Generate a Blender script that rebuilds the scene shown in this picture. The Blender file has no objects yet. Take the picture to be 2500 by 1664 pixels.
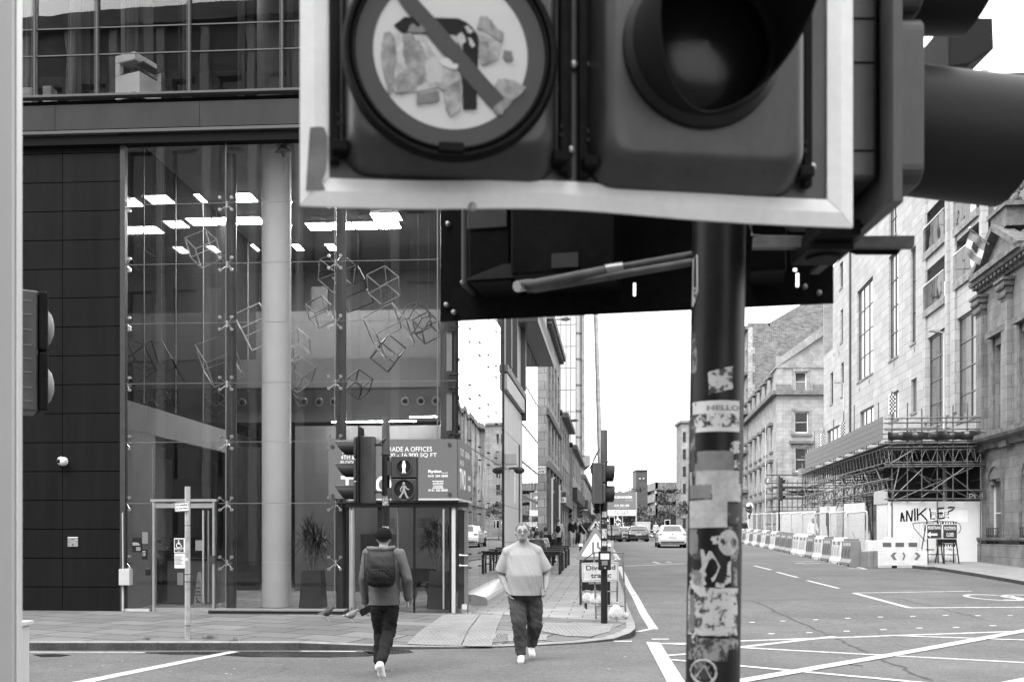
import bpy, bmesh, math, random
from mathutils import Vector, Matrix, noise
R = math.radians
sc = bpy.context.scene
COL = sc.collection
rnd = random.Random(7)

# ---------------- camera, sky, sun, exposure ----------------
F, CX, HY, EH = 2430.6, 1250.0, 1310.0, 1.6      # photo pixels: focal length, centre, horizon; eye height
cd = bpy.data.cameras.new('camera'); cam = bpy.data.objects.new('camera', cd); COL.objects.link(cam)
cam.location = (0, 0, EH); cam.rotation_euler = (R(90), 0, 0)
cd.lens = 35; cd.sensor_width = 36; cd.shift_y = (HY-832)/2500
cd.clip_start = .05; cd.clip_end = 6000
cd.dof.use_dof = True; cd.dof.focus_distance = 15; cd.dof.aperture_fstop = 6.3
sc.camera = cam
W = bpy.data.worlds.new('World'); sc.world = W; W.use_nodes = True
nt = W.node_tree; nt.nodes.clear()
sky = nt.nodes.new('ShaderNodeTexSky'); sky.sky_type = 'NISHITA'; sky.sun_disc = False
sky.sun_elevation = R(52); sky.sun_rotation = R(215); sky.dust_density = 6; sky.air_density = 1.5
bw = nt.nodes.new('ShaderNodeRGBToBW'); mx = nt.nodes.new('ShaderNodeMath'); mx.operation = 'MULTIPLY_ADD'
mx.inputs[1].default_value = .35; mx.inputs[2].default_value = 10.0
bg = nt.nodes.new('ShaderNodeBackground'); bg.inputs[1].default_value = .075
wo = nt.nodes.new('ShaderNodeOutputWorld')
nt.links.new(sky.outputs[0], bw.inputs[0]); nt.links.new(bw.outputs[0], mx.inputs[0])
nt.links.new(mx.outputs[0], bg.inputs[0]); nt.links.new(bg.outputs[0], wo.inputs[0])
sd = bpy.data.lights.new('sun', 'SUN'); sd.energy = .8; sd.angle = R(35); sd.color = (1, 1, 1)
so = bpy.data.objects.new('sun', sd); COL.objects.link(so)
so.rotation_euler = (R(38), 0, R(-35))           # light from behind the camera's left shoulder, high, overcast-soft
sc.view_settings.view_transform = 'Standard'; sc.view_settings.look = 'None'
sc.view_settings.exposure = 2.1; sc.view_settings.gamma = 1
sc.cycles.max_bounces = 8; sc.cycles.transparent_max_bounces = 24; sc.cycles.glossy_bounces = 3
sc.cycles.caustics_reflective = False; sc.cycles.caustics_refractive = False
sc.cycles.sample_clamp_indirect = 6

# ---------------- helpers ----------------
ZT = [(-200, 0), (14, 0), (18, .03), (22, .11), (64, .99), (70, 1.09), (76, 1.14), (400, 1.9), (4000, 1.9)]
def zg(y):
    for (a, za), (b, zb) in zip(ZT, ZT[1:]):
        if y <= b: return za+(zb-za)*(y-a)/(b-a)
    return ZT[-1][1]
def P(px, py, D): return Vector(((px-CX)/F*D, D, EH+(HY-py)/F*D))
def G(px, py, h=0):
    a, b = 1.0, 900.0
    for _ in range(60):
        D = (a+b)/2
        if EH-(py-HY)/F*D-zg(D)-h > 0: a = D
        else: b = D
    return Vector(((px-CX)/F*a, a, zg(a)+h))

class Fr:                                             # a building's own frame: x along the front, y into it, z up
    def __init__(s, org, ang):
        s.o = Vector(org); s.a = ang; s.m = Matrix.Translation(s.o) @ Matrix.Rotation(ang, 4, 'Z'); s.i = s.m.inverted()
    def at(s, px, py, yl=0.0):
        c = s.i @ Vector((0, 0, EH)); d = s.i.to_3x3() @ Vector(((px-CX)/F, 1, (HY-py)/F))
        t = (yl-c.y)/d.y; p = c+d*t
        return p.x, p.z
    def X(s, px, yl=0.0): return s.at(px, HY, yl)[0]
    def w(s, x, y, z): return s.m @ Vector((x, y, z))

class MB:
    def __init__(s): s.v = []; s.f = []; s.mi = []; s.k = 0; s.M = None
    def add(s, vs, fs):
        n = len(s.v)
        for p in vs:
            p = Vector(p); s.v.append(s.M @ p if s.M else p)
        for f in fs: s.f.append([n+i for i in f]); s.mi.append(s.k)
        return s
    def box(s, x0, y0, z0, x1, y1, z1):
        if x0 > x1: x0, x1 = x1, x0
        if y0 > y1: y0, y1 = y1, y0
        if z0 > z1: z0, z1 = z1, z0
        return s.add([(x, y, z) for z in (z0, z1) for y in (y0, y1) for x in (x0, x1)],
                     [(0, 2, 3, 1), (4, 5, 7, 6), (0, 1, 5, 4), (2, 6, 7, 3), (0, 4, 6, 2), (1, 3, 7, 5)])
    def cbox(s, c, d): return s.box(c[0]-d[0]/2, c[1]-d[1]/2, c[2]-d[2]/2, c[0]+d[0]/2, c[1]+d[1]/2, c[2]+d[2]/2)
    def _ring(s, c, u, w, r, n, ry=None): return [c+u*(math.cos(2*math.pi*i/n)*r)+w*(math.sin(2*math.pi*i/n)*(ry or r)) for i in range(n)]
    @staticmethod
    def _uw(d):
        d = d.normalized(); a = Vector((0, 0, 1)) if abs(d.z) < .95 else Vector((0, 1, 0))
        u = d.cross(a).normalized(); return u, d.cross(u).normalized()
    def tube(s, p, q, r, r2=None, n=10, caps=True):
        p = Vector(p); q = Vector(q); u, w = s._uw(q-p); r2 = r if r2 is None else r2
        vs = s._ring(p, u, w, r, n)+s._ring(q, u, w, r2, n)
        fs = [(i, (i+1) % n, n+(i+1) % n, n+i) for i in range(n)]
        if caps: fs += [list(range(n))[::-1], list(range(n, 2*n))]
        return s.add(vs, fs)
    def path(s, pts, r, n=8, closed=False):
        pts = [Vector(p) for p in pts]; rs = r if isinstance(r, (list, tuple)) else [r]*len(pts)
        vs = []; m = len(pts)
        for i, p in enumerate(pts):
            d = (pts[(i+1) % m]-pts[i-1]) if closed else (pts[min(i+1, m-1)]-pts[max(i-1, 0)])
            u, w = s._uw(d); vs += s._ring(p, u, w, rs[i], n)
        fs = [(j*n+i, j*n+(i+1) % n, ((j+1) % m)*n+(i+1) % n, ((j+1) % m)*n+i) for j in range(m if closed else m-1) for i in range(n)]
        if not closed: fs += [list(range(n))[::-1], list(range((m-1)*n, m*n))]
        return s.add(vs, fs)
    def bar(s, p, q, w, h=None):                      # square bar between two points
        p = Vector(p); q = Vector(q); h = h or w; u, t = s._uw(q-p)
        c = [u*w/2+t*h/2, u*w/2-t*h/2, -u*w/2-t*h/2, -u*w/2+t*h/2]
        return s.add([p+k for k in c]+[q+k for k in c], [(0, 1, 2, 3), (7, 6, 5, 4), (0, 4, 5, 1), (1, 5, 6, 2), (2, 6, 7, 3), (3, 7, 4, 0)])
    def loft(s, rings, caps=True):                    # rings: equal-length lists of points
        n = len(rings[0]); vs = [p for r in rings for p in r]
        fs = [(j*n+i, j*n+(i+1) % n, (j+1)*n+(i+1) % n, (j+1)*n+i) for j in range(len(rings)-1) for i in range(n)]
        if caps: fs += [list(range(n))[::-1], list(range((len(rings)-1)*n, len(rings)*n))]
        return s.add(vs, fs)
    def lathe(s, prof, n=20, ctr=(0, 0, 0), ax='z', a0=0, a1=2*math.pi, caps=False):   # prof: (radius, height)
        full = abs(a1-a0-2*math.pi) < 1e-6; m = n if full else n+1; vs = []; c = Vector(ctr)
        for r, h in prof:
            for i in range(m):
                a = a0+(a1-a0)*i/n; x, y = r*math.cos(a), r*math.sin(a)
                vs.append(c+Vector({'z': (x, y, h), 'y': (x, h, y), 'x': (h, x, y)}[ax]))
        fs = []
        for j in range(len(prof)-1):
            for i in range(n):
                k = (i+1) % m if full else i+1
                fs.append((j*m+i, j*m+k, (j+1)*m+k, (j+1)*m+i))
        if caps: fs += [list(range(m))[::-1], list(range((len(prof)-1)*m, len(prof)*m))]
        return s.add(vs, fs)
    def ell(s, c, r, n=14, m=9):
        c = Vector(c); r = Vector((r, r, r)) if not hasattr(r, '__len__') else Vector(r); vs = [c+Vector((0, 0, -r.z))]; fs = []
        for j in range(1, m):
            t = math.pi*j/m-math.pi/2
            for i in range(n):
                a = 2*math.pi*i/n; vs.append(c+Vector((math.cos(a)*math.cos(t)*r.x, math.sin(a)*math.cos(t)*r.y, math.sin(t)*r.z)))
        vs.append(c+Vector((0, 0, r.z))); L = len(vs)-1
        for i in range(n):
            fs.append((0, 1+(i+1) % n, 1+i)); fs.append((L, L-n+i, L-n+(i+1) % n))
        for j in range(m-2):
            for i in range(n): fs.append((1+j*n+i, 1+j*n+(i+1) % n, 1+(j+1)*n+(i+1) % n, 1+(j+1)*n+i))
        return s.add(vs, fs)
    def prism(s, poly, a, b, ax='y'):                 # polygon in the plane across ax, from a to b
        f = {'y': lambda p, t: (p[0], t, p[1]), 'z': lambda p, t: (p[0], p[1], t), 'x': lambda p, t: (t, p[0], p[1])}[ax]
        n = len(poly); vs = [f(p, a) for p in poly]+[f(p, b) for p in poly]
        return s.add(vs, [list(range(n)), list(range(n, 2*n))[::-1]]+[(i, n+i, n+(i+1) % n, (i+1) % n) for i in range(n)])
    def quad(s, *p): return s.add(p, [list(range(len(p)))])
    def build(s, name, mat, parent=None, smooth=False, bevel=0, world=False, seg=2):
        me = bpy.data.meshes.new(name); vs = s.v
        if world and parent is not None:
            inv = parent['_m'] if '_m' in parent else None
            im = ROOTM[parent.name].inverted(); vs = [im @ v for v in vs]
        me.from_pydata([tuple(v) for v in vs], [], s.f)
        for m in (mat if isinstance(mat, (list, tuple)) else [mat]): me.materials.append(m)
        for i, p in enumerate(me.polygons): p.material_index = s.mi[i]
        bm = bmesh.new(); bm.from_mesh(me); bmesh.ops.recalc_face_normals(bm, faces=bm.faces)
        if bevel:
            es = [e for e in bm.edges if len(e.link_faces) == 2 and e.calc_face_angle(0) > .5]
            bmesh.ops.bevel(bm, geom=es, offset=bevel, segments=seg, affect='EDGES', profile=.5, clamp_overlap=True)
        bm.to_mesh(me); bm.free()
        if smooth:
            for p in me.polygons: p.use_smooth = True
            try: me.set_sharp_from_angle(angle=R(40))
            except Exception: pass
        o = bpy.data.objects.new(name, me); COL.objects.link(o)
        if parent is not None: o.parent = parent
        return o
ROOTM = {}
def tag(o, label=None, cat=None, group=None, kind=None):
    if label: o['label'] = label
    if cat: o['category'] = cat
    if group: o['group'] = group
    if kind: o['kind'] = kind
    return o
def thing(name, label, cat, loc=(0, 0, 0), rz=0, group=None):
    o = bpy.data.objects.new(name, None); COL.objects.link(o); o.empty_display_size = .2
    o.location = loc; o.rotation_euler = (0, 0, rz)
    ROOTM[o.name] = Matrix.Translation(Vector(loc)) @ Matrix.Rotation(rz, 4, 'Z')
    return tag(o, label, cat, group)
def relabel(o, label): o['label'] = label
def dup(root, loc, rz, label=None):
    def cp(o, par):
        c = o.copy(); COL.objects.link(c); c.parent = par
        for k in o.children: cp(k, c)
        return c
    r = cp(root, None); r.location = loc; r.rotation_euler = (0, 0, rz)
    ROOTM[r.name] = Matrix.Translation(Vector(loc)) @ Matrix.Rotation(rz, 4, 'Z')
    if label: r['label'] = label
    return r
def part(name, mb, mat, parent, **k): return mb.build(name, mat, parent, **k)
def box(name, mat, parent, x0, y0, z0, x1, y1, z1, **k): return MB().box(x0, y0, z0, x1, y1, z1).build(name, mat, parent, **k)

_fonts = {}
def text_mb(s, w, h=None, bold=0.0, sp=1.0):
    """flat lettering outlines as (verts, faces), scaled so the line is w wide (and h high when given)"""
    c = bpy.data.curves.new('t', 'FONT'); c.body = s; c.offset = bold; c.space_character = sp; c.resolution_u = 3
    c.align_x = 'LEFT'; o = bpy.data.objects.new('t', c); COL.objects.link(o)
    dg = bpy.context.evaluated_depsgraph_get(); me = bpy.data.meshes.new_from_object(o.evaluated_get(dg))
    vs = [v.co.copy() for v in me.vertices]; fs = [list(p.vertices) for p in me.polygons]
    bpy.data.objects.remove(o); bpy.data.curves.remove(c); bpy.data.meshes.remove(me)
    if not vs: return [], []
    x0 = min(v.x for v in vs); x1 = max(v.x for v in vs); y0 = min(v.y for v in vs); y1 = max(v.y for v in vs)
    k = w/(x1-x0); kz = (h/(y1-y0)) if h else k
    return [((v.x-x0)*k, (v.y-y0)*kz) for v in vs], fs
def lettering(name, s, x, y, z, w, mat, parent, h=None, bold=0, sp=1.0, flip=False, skew=0):
    """lettering on a front that looks along -y: x,z lower left corner, y just proud of the face"""
    vs, fs = text_mb(s, w, h, bold, sp)
    m = MB(); m.add([((x+w-a if flip else x+a)+0, y, z+b+skew*a) for a, b in vs], fs)
    return m.build(name, mat, parent)

# ---------------- materials ----------------
def mat(name, v, rough=.6, metal=0, var=0.0, scale=3.0, var2=0.0, scale2=40, bump=0.0, bscale=60, coat=0, stretch=(1, 1, 1), v2=None, spec=.5):
    m = bpy.data.materials.new(name); m.use_nodes = True; t = m.node_tree; b = t.nodes['Principled BSDF']
    b.inputs['Roughness'].default_value = rough; b.inputs['Metallic'].default_value = metal
    b.inputs['Coat Weight'].default_value = coat; b.inputs['Specular IOR Level'].default_value = spec if rough < .5 else spec*.3
    b.inputs['Base Color'].default_value = (v, v, v, 1)
    if var or var2 or bump:
        tc = t.nodes.new('ShaderNodeTexCoord'); mp = t.nodes.new('ShaderNodeMapping'); mp.inputs['Scale'].default_value = stretch
        t.links.new(tc.outputs['Object'], mp.inputs[0])
        def nz(sc_, det=5):
            n = t.nodes.new('ShaderNodeTexNoise'); n.inputs['Scale'].default_value = sc_; n.inputs['Detail'].default_value = det
            n.inputs['Roughness'].default_value = .62; t.links.new(mp.outputs[0], n.inputs['Vector']); return n
        n = nz(scale); r = t.nodes.new('ShaderNodeMapRange'); r.inputs['From Min'].default_value = .3; r.inputs['From Max'].default_value = .7
        r.inputs['To Min'].default_value = v*(1-var); r.inputs['To Max'].default_value = (v2 if v2 else v*(1+var))
        t.links.new(n.outputs[0], r.inputs[0]); out = r.outputs[0]
        if var2:
            n2 = nz(scale2, 3); r2 = t.nodes.new('ShaderNodeMapRange'); r2.inputs['From Min'].default_value = .3; r2.inputs['From Max'].default_value = .7
            r2.inputs['To Min'].default_value = 1-var2; r2.inputs['To Max'].default_value = 1+var2
            t.links.new(n2.outputs[0], r2.inputs[0]); mu = t.nodes.new('ShaderNodeMath'); mu.operation = 'MULTIPLY'
            t.links.new(out, mu.inputs[0]); t.links.new(r2.outputs[0], mu.inputs[1]); out = mu.outputs[0]
        t.links.new(out, b.inputs['Base Color'])
        if bump:
            n3 = nz(bscale, 4); bp = t.nodes.new('ShaderNodeBump'); bp.inputs['Strength'].default_value = bump; bp.inputs['Distance'].default_value = .01
            t.links.new(n3.outputs[0], bp.inputs['Height']); t.links.new(bp.outputs[0], b.inputs['Normal'])
    return m
def brick_mat(name, v, joint, bw_, bh, mortar=.01, rough=.8, var=.15, off=.5, rot=(0, 0, 0), big=.1, axes='xz', stain=.0, squash=1.0, freq=2):
    """courses of blocks, size bw_ x bh metres, laid in object x/z (walls) or x/y (floors)"""
    m = bpy.data.materials.new(name); m.use_nodes = True; t = m.node_tree; b = t.nodes['Principled BSDF']; b.inputs['Roughness'].default_value = rough; b.inputs['Specular IOR Level'].default_value = .2
    tc = t.nodes.new('ShaderNodeTexCoord'); mp = t.nodes.new('ShaderNodeMapping')
    if axes == 'xz': mp.inputs['Rotation'].default_value = (R(-90), 0, 0)
    elif axes == 'yz':
        mp.inputs['Rotation'].default_value = (R(-90), 0, 0)
    else: mp.inputs['Rotation'].default_value = rot
    src = tc.outputs['Object']
    if axes == 'yz' or axes == 'wall':
        sx = t.nodes.new('ShaderNodeSeparateXYZ'); ad = t.nodes.new('ShaderNodeMath'); ad.operation = 'ADD'; cb = t.nodes.new('ShaderNodeCombineXYZ')
        t.links.new(src, sx.inputs[0]); t.links.new(sx.outputs[0], ad.inputs[0]); t.links.new(sx.outputs[1], ad.inputs[1])
        t.links.new(ad.outputs[0], cb.inputs[0]); t.links.new(sx.outputs[2], cb.inputs[1]); vec = cb.outputs[0]
    else:
        t.links.new(src, mp.inputs[0]); vec = mp.outputs[0]
    br = t.nodes.new('ShaderNodeTexBrick'); br.offset = off; br.offset_frequency = freq
    br.inputs['Scale'].default_value = 1; br.inputs['Brick Width'].default_value = bw_; br.inputs['Row Height'].default_value = bh
    br.inputs['Mortar Size'].default_value = mortar; br.inputs['Mortar Smooth'].default_value = .1; br.inputs['Bias'].default_value = 0
    a, c = v*(1-var), v*(1+var)
    br.inputs['Color1'].default_value = (a, a, a, 1); br.inputs['Color2'].default_value = (c, c, c, 1); br.inputs['Mortar'].default_value = (joint, joint, joint, 1)
    t.links.new(vec, br.inputs['Vector'])
    n = t.nodes.new('ShaderNodeTexNoise'); n.inputs['Scale'].default_value = .8; n.inputs['Detail'].default_value = 6; n.inputs['Roughness'].default_value = .65
    t.links.new(src, n.inputs['Vector'])
    r = t.nodes.new('ShaderNodeMapRange'); r.inputs['From Min'].default_value = .3; r.inputs['From Max'].default_value = .7
    r.inputs['To Min'].default_value = 1-big-stain; r.inputs['To Max'].default_value = 1+big; t.links.new(n.outputs[0], r.inputs[0])
    n2 = t.nodes.new('ShaderNodeTexNoise'); n2.inputs['Scale'].default_value = 14; n2.inputs['Detail'].default_value = 4; t.links.new(src, n2.inputs['Vector'])
    r2 = t.nodes.new('ShaderNodeMapRange'); r2.inputs['To Min'].default_value = .85; r2.inputs['To Max'].default_value = 1.15; t.links.new(n2.outputs[0], r2.inputs[0])
    v1 = t.nodes.new('ShaderNodeVectorMath'); v1.operation = 'SCALE'; t.links.new(br.outputs[0], v1.inputs[0]); t.links.new(r.outputs[0], v1.inputs['Scale'])
    v2 = t.nodes.new('ShaderNodeVectorMath'); v2.operation = 'SCALE'; t.links.new(v1.outputs[0], v2.inputs[0]); t.links.new(r2.outputs[0], v2.inputs['Scale'])
    t.links.new(v2.outputs[0], b.inputs['Base Color'])
    bp = t.nodes.new('ShaderNodeBump'); bp.inputs['Strength'].default_value = .4; bp.inputs['Distance'].default_value = .01; bp.invert = True
    t.links.new(br.outputs['Fac'], bp.inputs['Height']); t.links.new(bp.outputs[0], b.inputs['Normal'])
    return m
def glass(name, tint=.75, ior=1.5, refl=1.0, rough=0.0, wob=0.0):
    m = bpy.data.materials.new(name); m.use_nodes = True; t = m.node_tree; t.nodes.clear()
    tr = t.nodes.new('ShaderNodeBsdfTransparent'); tr.inputs[0].default_value = (tint, tint, tint, 1)
    gl = t.nodes.new('ShaderNodeBsdfGlossy'); gl.inputs['Roughness'].default_value = rough; gl.inputs[0].default_value = (1, 1, 1, 1)
    fr = t.nodes.new('ShaderNodeFresnel'); fr.inputs[0].default_value = ior; mu = t.nodes.new('ShaderNodeMath'); mu.operation = 'MULTIPLY'; mu.inputs[1].default_value = refl; mu.use_clamp = True
    mx_ = t.nodes.new('ShaderNodeMixShader'); o = t.nodes.new('ShaderNodeOutputMaterial')
    t.links.new(fr.outputs[0], mu.inputs[0]); t.links.new(mu.outputs[0], mx_.inputs[0]); t.links.new(tr.outputs[0], mx_.inputs[1]); t.links.new(gl.outputs[0], mx_.inputs[2]); t.links.new(mx_.outputs[0], o.inputs[0])
    if wob:
        tc = t.nodes.new('ShaderNodeTexCoord'); n = t.nodes.new('ShaderNodeTexNoise'); n.inputs['Scale'].default_value = 1.1; n.inputs['Detail'].default_value = 1
        bp = t.nodes.new('ShaderNodeBump'); bp.inputs['Strength'].default_value = wob; bp.inputs['Distance'].default_value = .02
        t.links.new(tc.outputs['Object'], n.inputs['Vector']); t.links.new(n.outputs[0], bp.inputs['Height']); t.links.new(bp.outputs[0], gl.inputs['Normal'])
    return m
def emit(name, s):
    m = bpy.data.materials.new(name); m.use_nodes = True; t = m.node_tree; t.nodes.clear()
    e = t.nodes.new('ShaderNodeEmission'); e.inputs[1].default_value = s; o = t.nodes.new('ShaderNodeOutputMaterial'); t.links.new(e.outputs[0], o.inputs[0]); return m
def asphalt(name):
    m = bpy.data.materials.new(name); m.use_nodes = True; t = m.node_tree; b = t.nodes['Principled BSDF']; b.inputs['Roughness'].default_value = .85; b.inputs['Specular IOR Level'].default_value = .25
    tc = t.nodes.new('ShaderNodeTexCoord'); src = tc.outputs['Object']
    def nz(s, d, ro=.6):
        n = t.nodes.new('ShaderNodeTexNoise'); n.inputs['Scale'].default_value = s; n.inputs['Detail'].default_value = d; n.inputs['Roughness'].default_value = ro; t.links.new(src, n.inputs['Vector']); return n.outputs[0]
    def mr(i, a, b_, lo, hi):
        r = t.nodes.new('ShaderNodeMapRange'); r.inputs[1].default_value = a; r.inputs[2].default_value = b_; r.inputs[3].default_value = lo; r.inputs[4].default_value = hi; t.links.new(i, r.inputs[0]); return r.outputs[0]
    def mul(a, b_):
        q = t.nodes.new('ShaderNodeMath'); q.operation = 'MULTIPLY'; t.links.new(a, q.inputs[0]); t.links.new(b_, q.inputs[1]); return q.outputs[0]
    c = mr(nz(.25, 5), .35, .65, .078, .104)
    c = mul(c, mr(nz(38, 6, .9), .36, .64, .42, 1.6)); c = mul(c, mr(nz(12, 5, .8), .36, .64, .76, 1.24)); c = mul(c, mr(nz(.6, 3, .5), .38, .62, .92, 1.08))
    c = mul(c, mr(nz(1.7, 6, .7), .3, .7, .88, 1.1))
    # cracks
    vo = t.nodes.new('ShaderNodeTexVoronoi'); vo.feature = 'DISTANCE_TO_EDGE'; vo.inputs['Scale'].default_value = .12
    ds = t.nodes.new('ShaderNodeVectorMath'); ds.operation = 'ADD'; nn = t.nodes.new('ShaderNodeTexNoise'); nn.inputs['Scale'].default_value = 1.2; nn.inputs['Detail'].default_value = 8
    sc_ = t.nodes.new('ShaderNodeVectorMath'); sc_.operation = 'SCALE'; sc_.inputs['Scale'].default_value = .9
    t.links.new(src, nn.inputs['Vector']); t.links.new(nn.outputs[1], sc_.inputs[0]); t.links.new(src, ds.inputs[0]); t.links.new(sc_.outputs[0], ds.inputs[1]); t.links.new(ds.outputs[0], vo.inputs['Vector'])
    c = mul(c, mr(vo.outputs['Distance'], 0, .004, .78, 1))
    t.links.new(c, b.inputs['Base Color'])
    bp = t.nodes.new('ShaderNodeBump'); bp.inputs['Strength'].default_value = .5; bp.inputs['Distance'].default_value = .006
    t.links.new(nz(110, 2, .7), bp.inputs['Height']); t.links.new(bp.outputs[0], b.inputs['Normal'])
    return m

M_asph = asphalt('asphalt')
M_pave = brick_mat('paving_slabs', .125, .022, .95, .6, .016, .8, .2, .37, rot=(0, 0, R(24)), big=.15, axes='xy')
M_pave2 = brick_mat('paving_slabs_street', .22, .06, .62, .42, .010, .8, .10, .43, rot=(0, 0, R(6)), big=.12, axes='xy')
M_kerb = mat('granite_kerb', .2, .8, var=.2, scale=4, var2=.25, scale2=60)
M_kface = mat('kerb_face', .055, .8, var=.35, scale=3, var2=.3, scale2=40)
M_tact = mat('tactile', .19, .8, var=.12, scale=3, var2=.15, scale2=60)
def worn_paint(name, v, base, thr):
    m = bpy.data.materials.new(name); m.use_nodes = True; t = m.node_tree; b = t.nodes['Principled BSDF']; b.inputs['Roughness'].default_value = .75; tc = t.nodes.new('ShaderNodeTexCoord')
    n = t.nodes.new('ShaderNodeTexNoise'); n.inputs['Scale'].default_value = 9; n.inputs['Detail'].default_value = 9; n.inputs['Roughness'].default_value = .78; t.links.new(tc.outputs['Object'], n.inputs['Vector'])
    r = t.nodes.new('ShaderNodeValToRGB'); e = r.color_ramp.elements; e[0].position = thr-.03; e[1].position = thr+.05; e[0].color = (base,)*3+(1,); e[1].color = (v,)*3+(1,); x = e.new(min(.95, thr+.25)); x.color = (v*1.2,)*3+(1,)
    t.links.new(n.outputs[0], r.inputs[0]); t.links.new(r.outputs[0], b.inputs['Base Color']); return m
M_paint = worn_paint('road_paint', .37, .12, .42)
M_wet = mat('wet_asphalt', .012, .25, var=.5, scale=8)
M_black = mat('black_paint', .010, .42, spec=.25, var=.3, scale=6)
M_blackm = mat('black_matt', .012, .75)
M_dark = mat('dark_grey', .045, .5, var=.15, scale=5)
M_mid = mat('mid_grey', .16, .55, var=.1, scale=4)
M_light = mat('light_grey', .42, .5, var=.08, scale=4)
M_white = mat('white_paint', .75, .5, var=.05, scale=5)
M_steel = mat('brushed_steel', .55, .28, 1, var=.1, scale=5)
M_galv = mat('galvanised', .38, .5, .6, var=.25, scale=9)
M_alu = mat('aluminium', .5, .35, .8, var=.1, scale=6)
M_glass = glass('clear_glass', .96, 1.5, .75, wob=.04)
M_glassd = glass('window_glass', .92, 1.5, .75, wob=.08)
M_mirror = glass('street_glass', .55, 1.7, 1.6, wob=.10)
M_win = mat('dark_window', .03, .06, 0, spec=1.0, var=.4, scale=.4)
M_winl = mat('pale_window', .16, .05, .35, spec=1.0, var=.3, scale=.4)
M_skin = mat('skin', .28, .5, var=.08, scale=14)
M_hair = mat('hair_dark', .04, .6, var=.4, scale=60)
M_hairl = mat('hair_fair', .10, .6, var=.35, scale=60)
# ---------------- ground ----------------
KERB = [(-70, 14.0, .12), (-6.0, 14.05, .12), (-3.0, 14.08, .115), (-1.7, 14.12, .06), (-.6, 14.3, .03), (.2, 14.5, .03), (1.0, 14.85, .035), (1.56, 15.25, .05), (1.85, 15.6, .10), (2.0, 16.1, .12), (2.12, 17.2, .12), (2.42, 21, .12), (3.3, 31, .12), (4.75, 46.9, .12), (6.95, 68, .12), (9.0, 88, .12), (20.5, 200, .12)]
def kerb_y(x):
    for (a, ya, ha), (b, yb, hb) in zip(KERB, KERB[1:]):
        if x <= b: return ya+(yb-ya)*(x-a)/(b-a), ha+(hb-ha)*(x-a)/(b-a)
    return 200, .12
def hpav(x, y):
    if y > 17.5 or x > 2.0: return .12
    ky, kh = kerb_y(x); t = max(0, min(1, (y-ky)/1.4)); return kh+(.12-kh)*t
def drape(name, poly, hf, m, kind='structure', skirt=.0, cuts=(), xcuts=(), parent=None, lift=0.0):
    bm = bmesh.new(); vs = [bm.verts.new((x, y, 0)) for x, y in poly]; bm.faces.new(vs)
    for y in sorted(set([z[0] for z in ZT[1:-1]]+list(cuts))):
        bmesh.ops.bisect_plane(bm, geom=bm.verts[:]+bm.edges[:]+bm.faces[:], plane_co=(0, y, 0), plane_no=(0, 1, 0), dist=1e-5)
    for x in xcuts:
        bmesh.ops.bisect_plane(bm, geom=bm.verts[:]+bm.edges[:]+bm.faces[:], plane_co=(x, 0, 0), plane_no=(1, 0, 0), dist=1e-5)
    h = hf if callable(hf) else (lambda x, y: hf)
    for v in bm.verts: v.co.z = zg(v.co.y)+h(v.co.x, v.co.y)+lift
    bmesh.ops.triangulate(bm, faces=[f for f in bm.faces if len(f.verts) > 4])
    bmesh.ops.recalc_face_normals(bm, faces=bm.faces)
    if sum(f.normal.z*f.calc_area() for f in bm.faces) < 0: bmesh.ops.reverse_faces(bm, faces=bm.faces)
    if skirt:
        r = bmesh.ops.extrude_edge_only(bm, edges=[e for e in bm.edges if e.is_boundary])
        for e in r['geom']:
            if isinstance(e, bmesh.types.BMVert): e.co.z -= skirt
    me = bpy.data.meshes.new(name); bm.to_mesh(me); bm.free(); me.materials.append(m)
    o = bpy.data.objects.new(name, me); COL.objects.link(o)
    if parent: o.parent = parent
    elif kind: o['kind'] = kind
    return o
drape('road', [(-400, -80), (400, -80), (400, 4000), (-400, 4000)], 0, M_asph, cuts=(11, 12, 13, 16, 20, 25, 30, 40, 50, 60, 100, 200, 800))
LP = [(x, y) for x, y, h in KERB]
inner = [(-70, 14.15), (-6, 14.2), (-3, 14.23), (-1.75, 14.27), (-.65, 14.45), (.12, 14.64), (.9, 14.98), (1.42, 15.36), (1.7, 15.68), (1.85, 16.1), (1.97, 17.2), (2.27, 21), (3.15, 31), (4.6, 46.9), (6.8, 68), (8.85, 88), (20.35, 200)]
drape('pavement', [p for p in inner if p[1] < 17.3]+[(-1, 19.2), (-1, 40), (-70, 40)], hpav, M_pave, cuts=[14.2+.3*i for i in range(11)], xcuts=[-3, -2.4, -1.8, -1.2, -.6, 0, .6, 1.2, 1.6], lift=-.004, skirt=.1)
drape('street_pavement', [p for p in inner if p[1] >= 17.2]+[(6, 200), (-1.0, 40), (-1.0, 19.2)], .116, M_pave2, skirt=.1)
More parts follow.
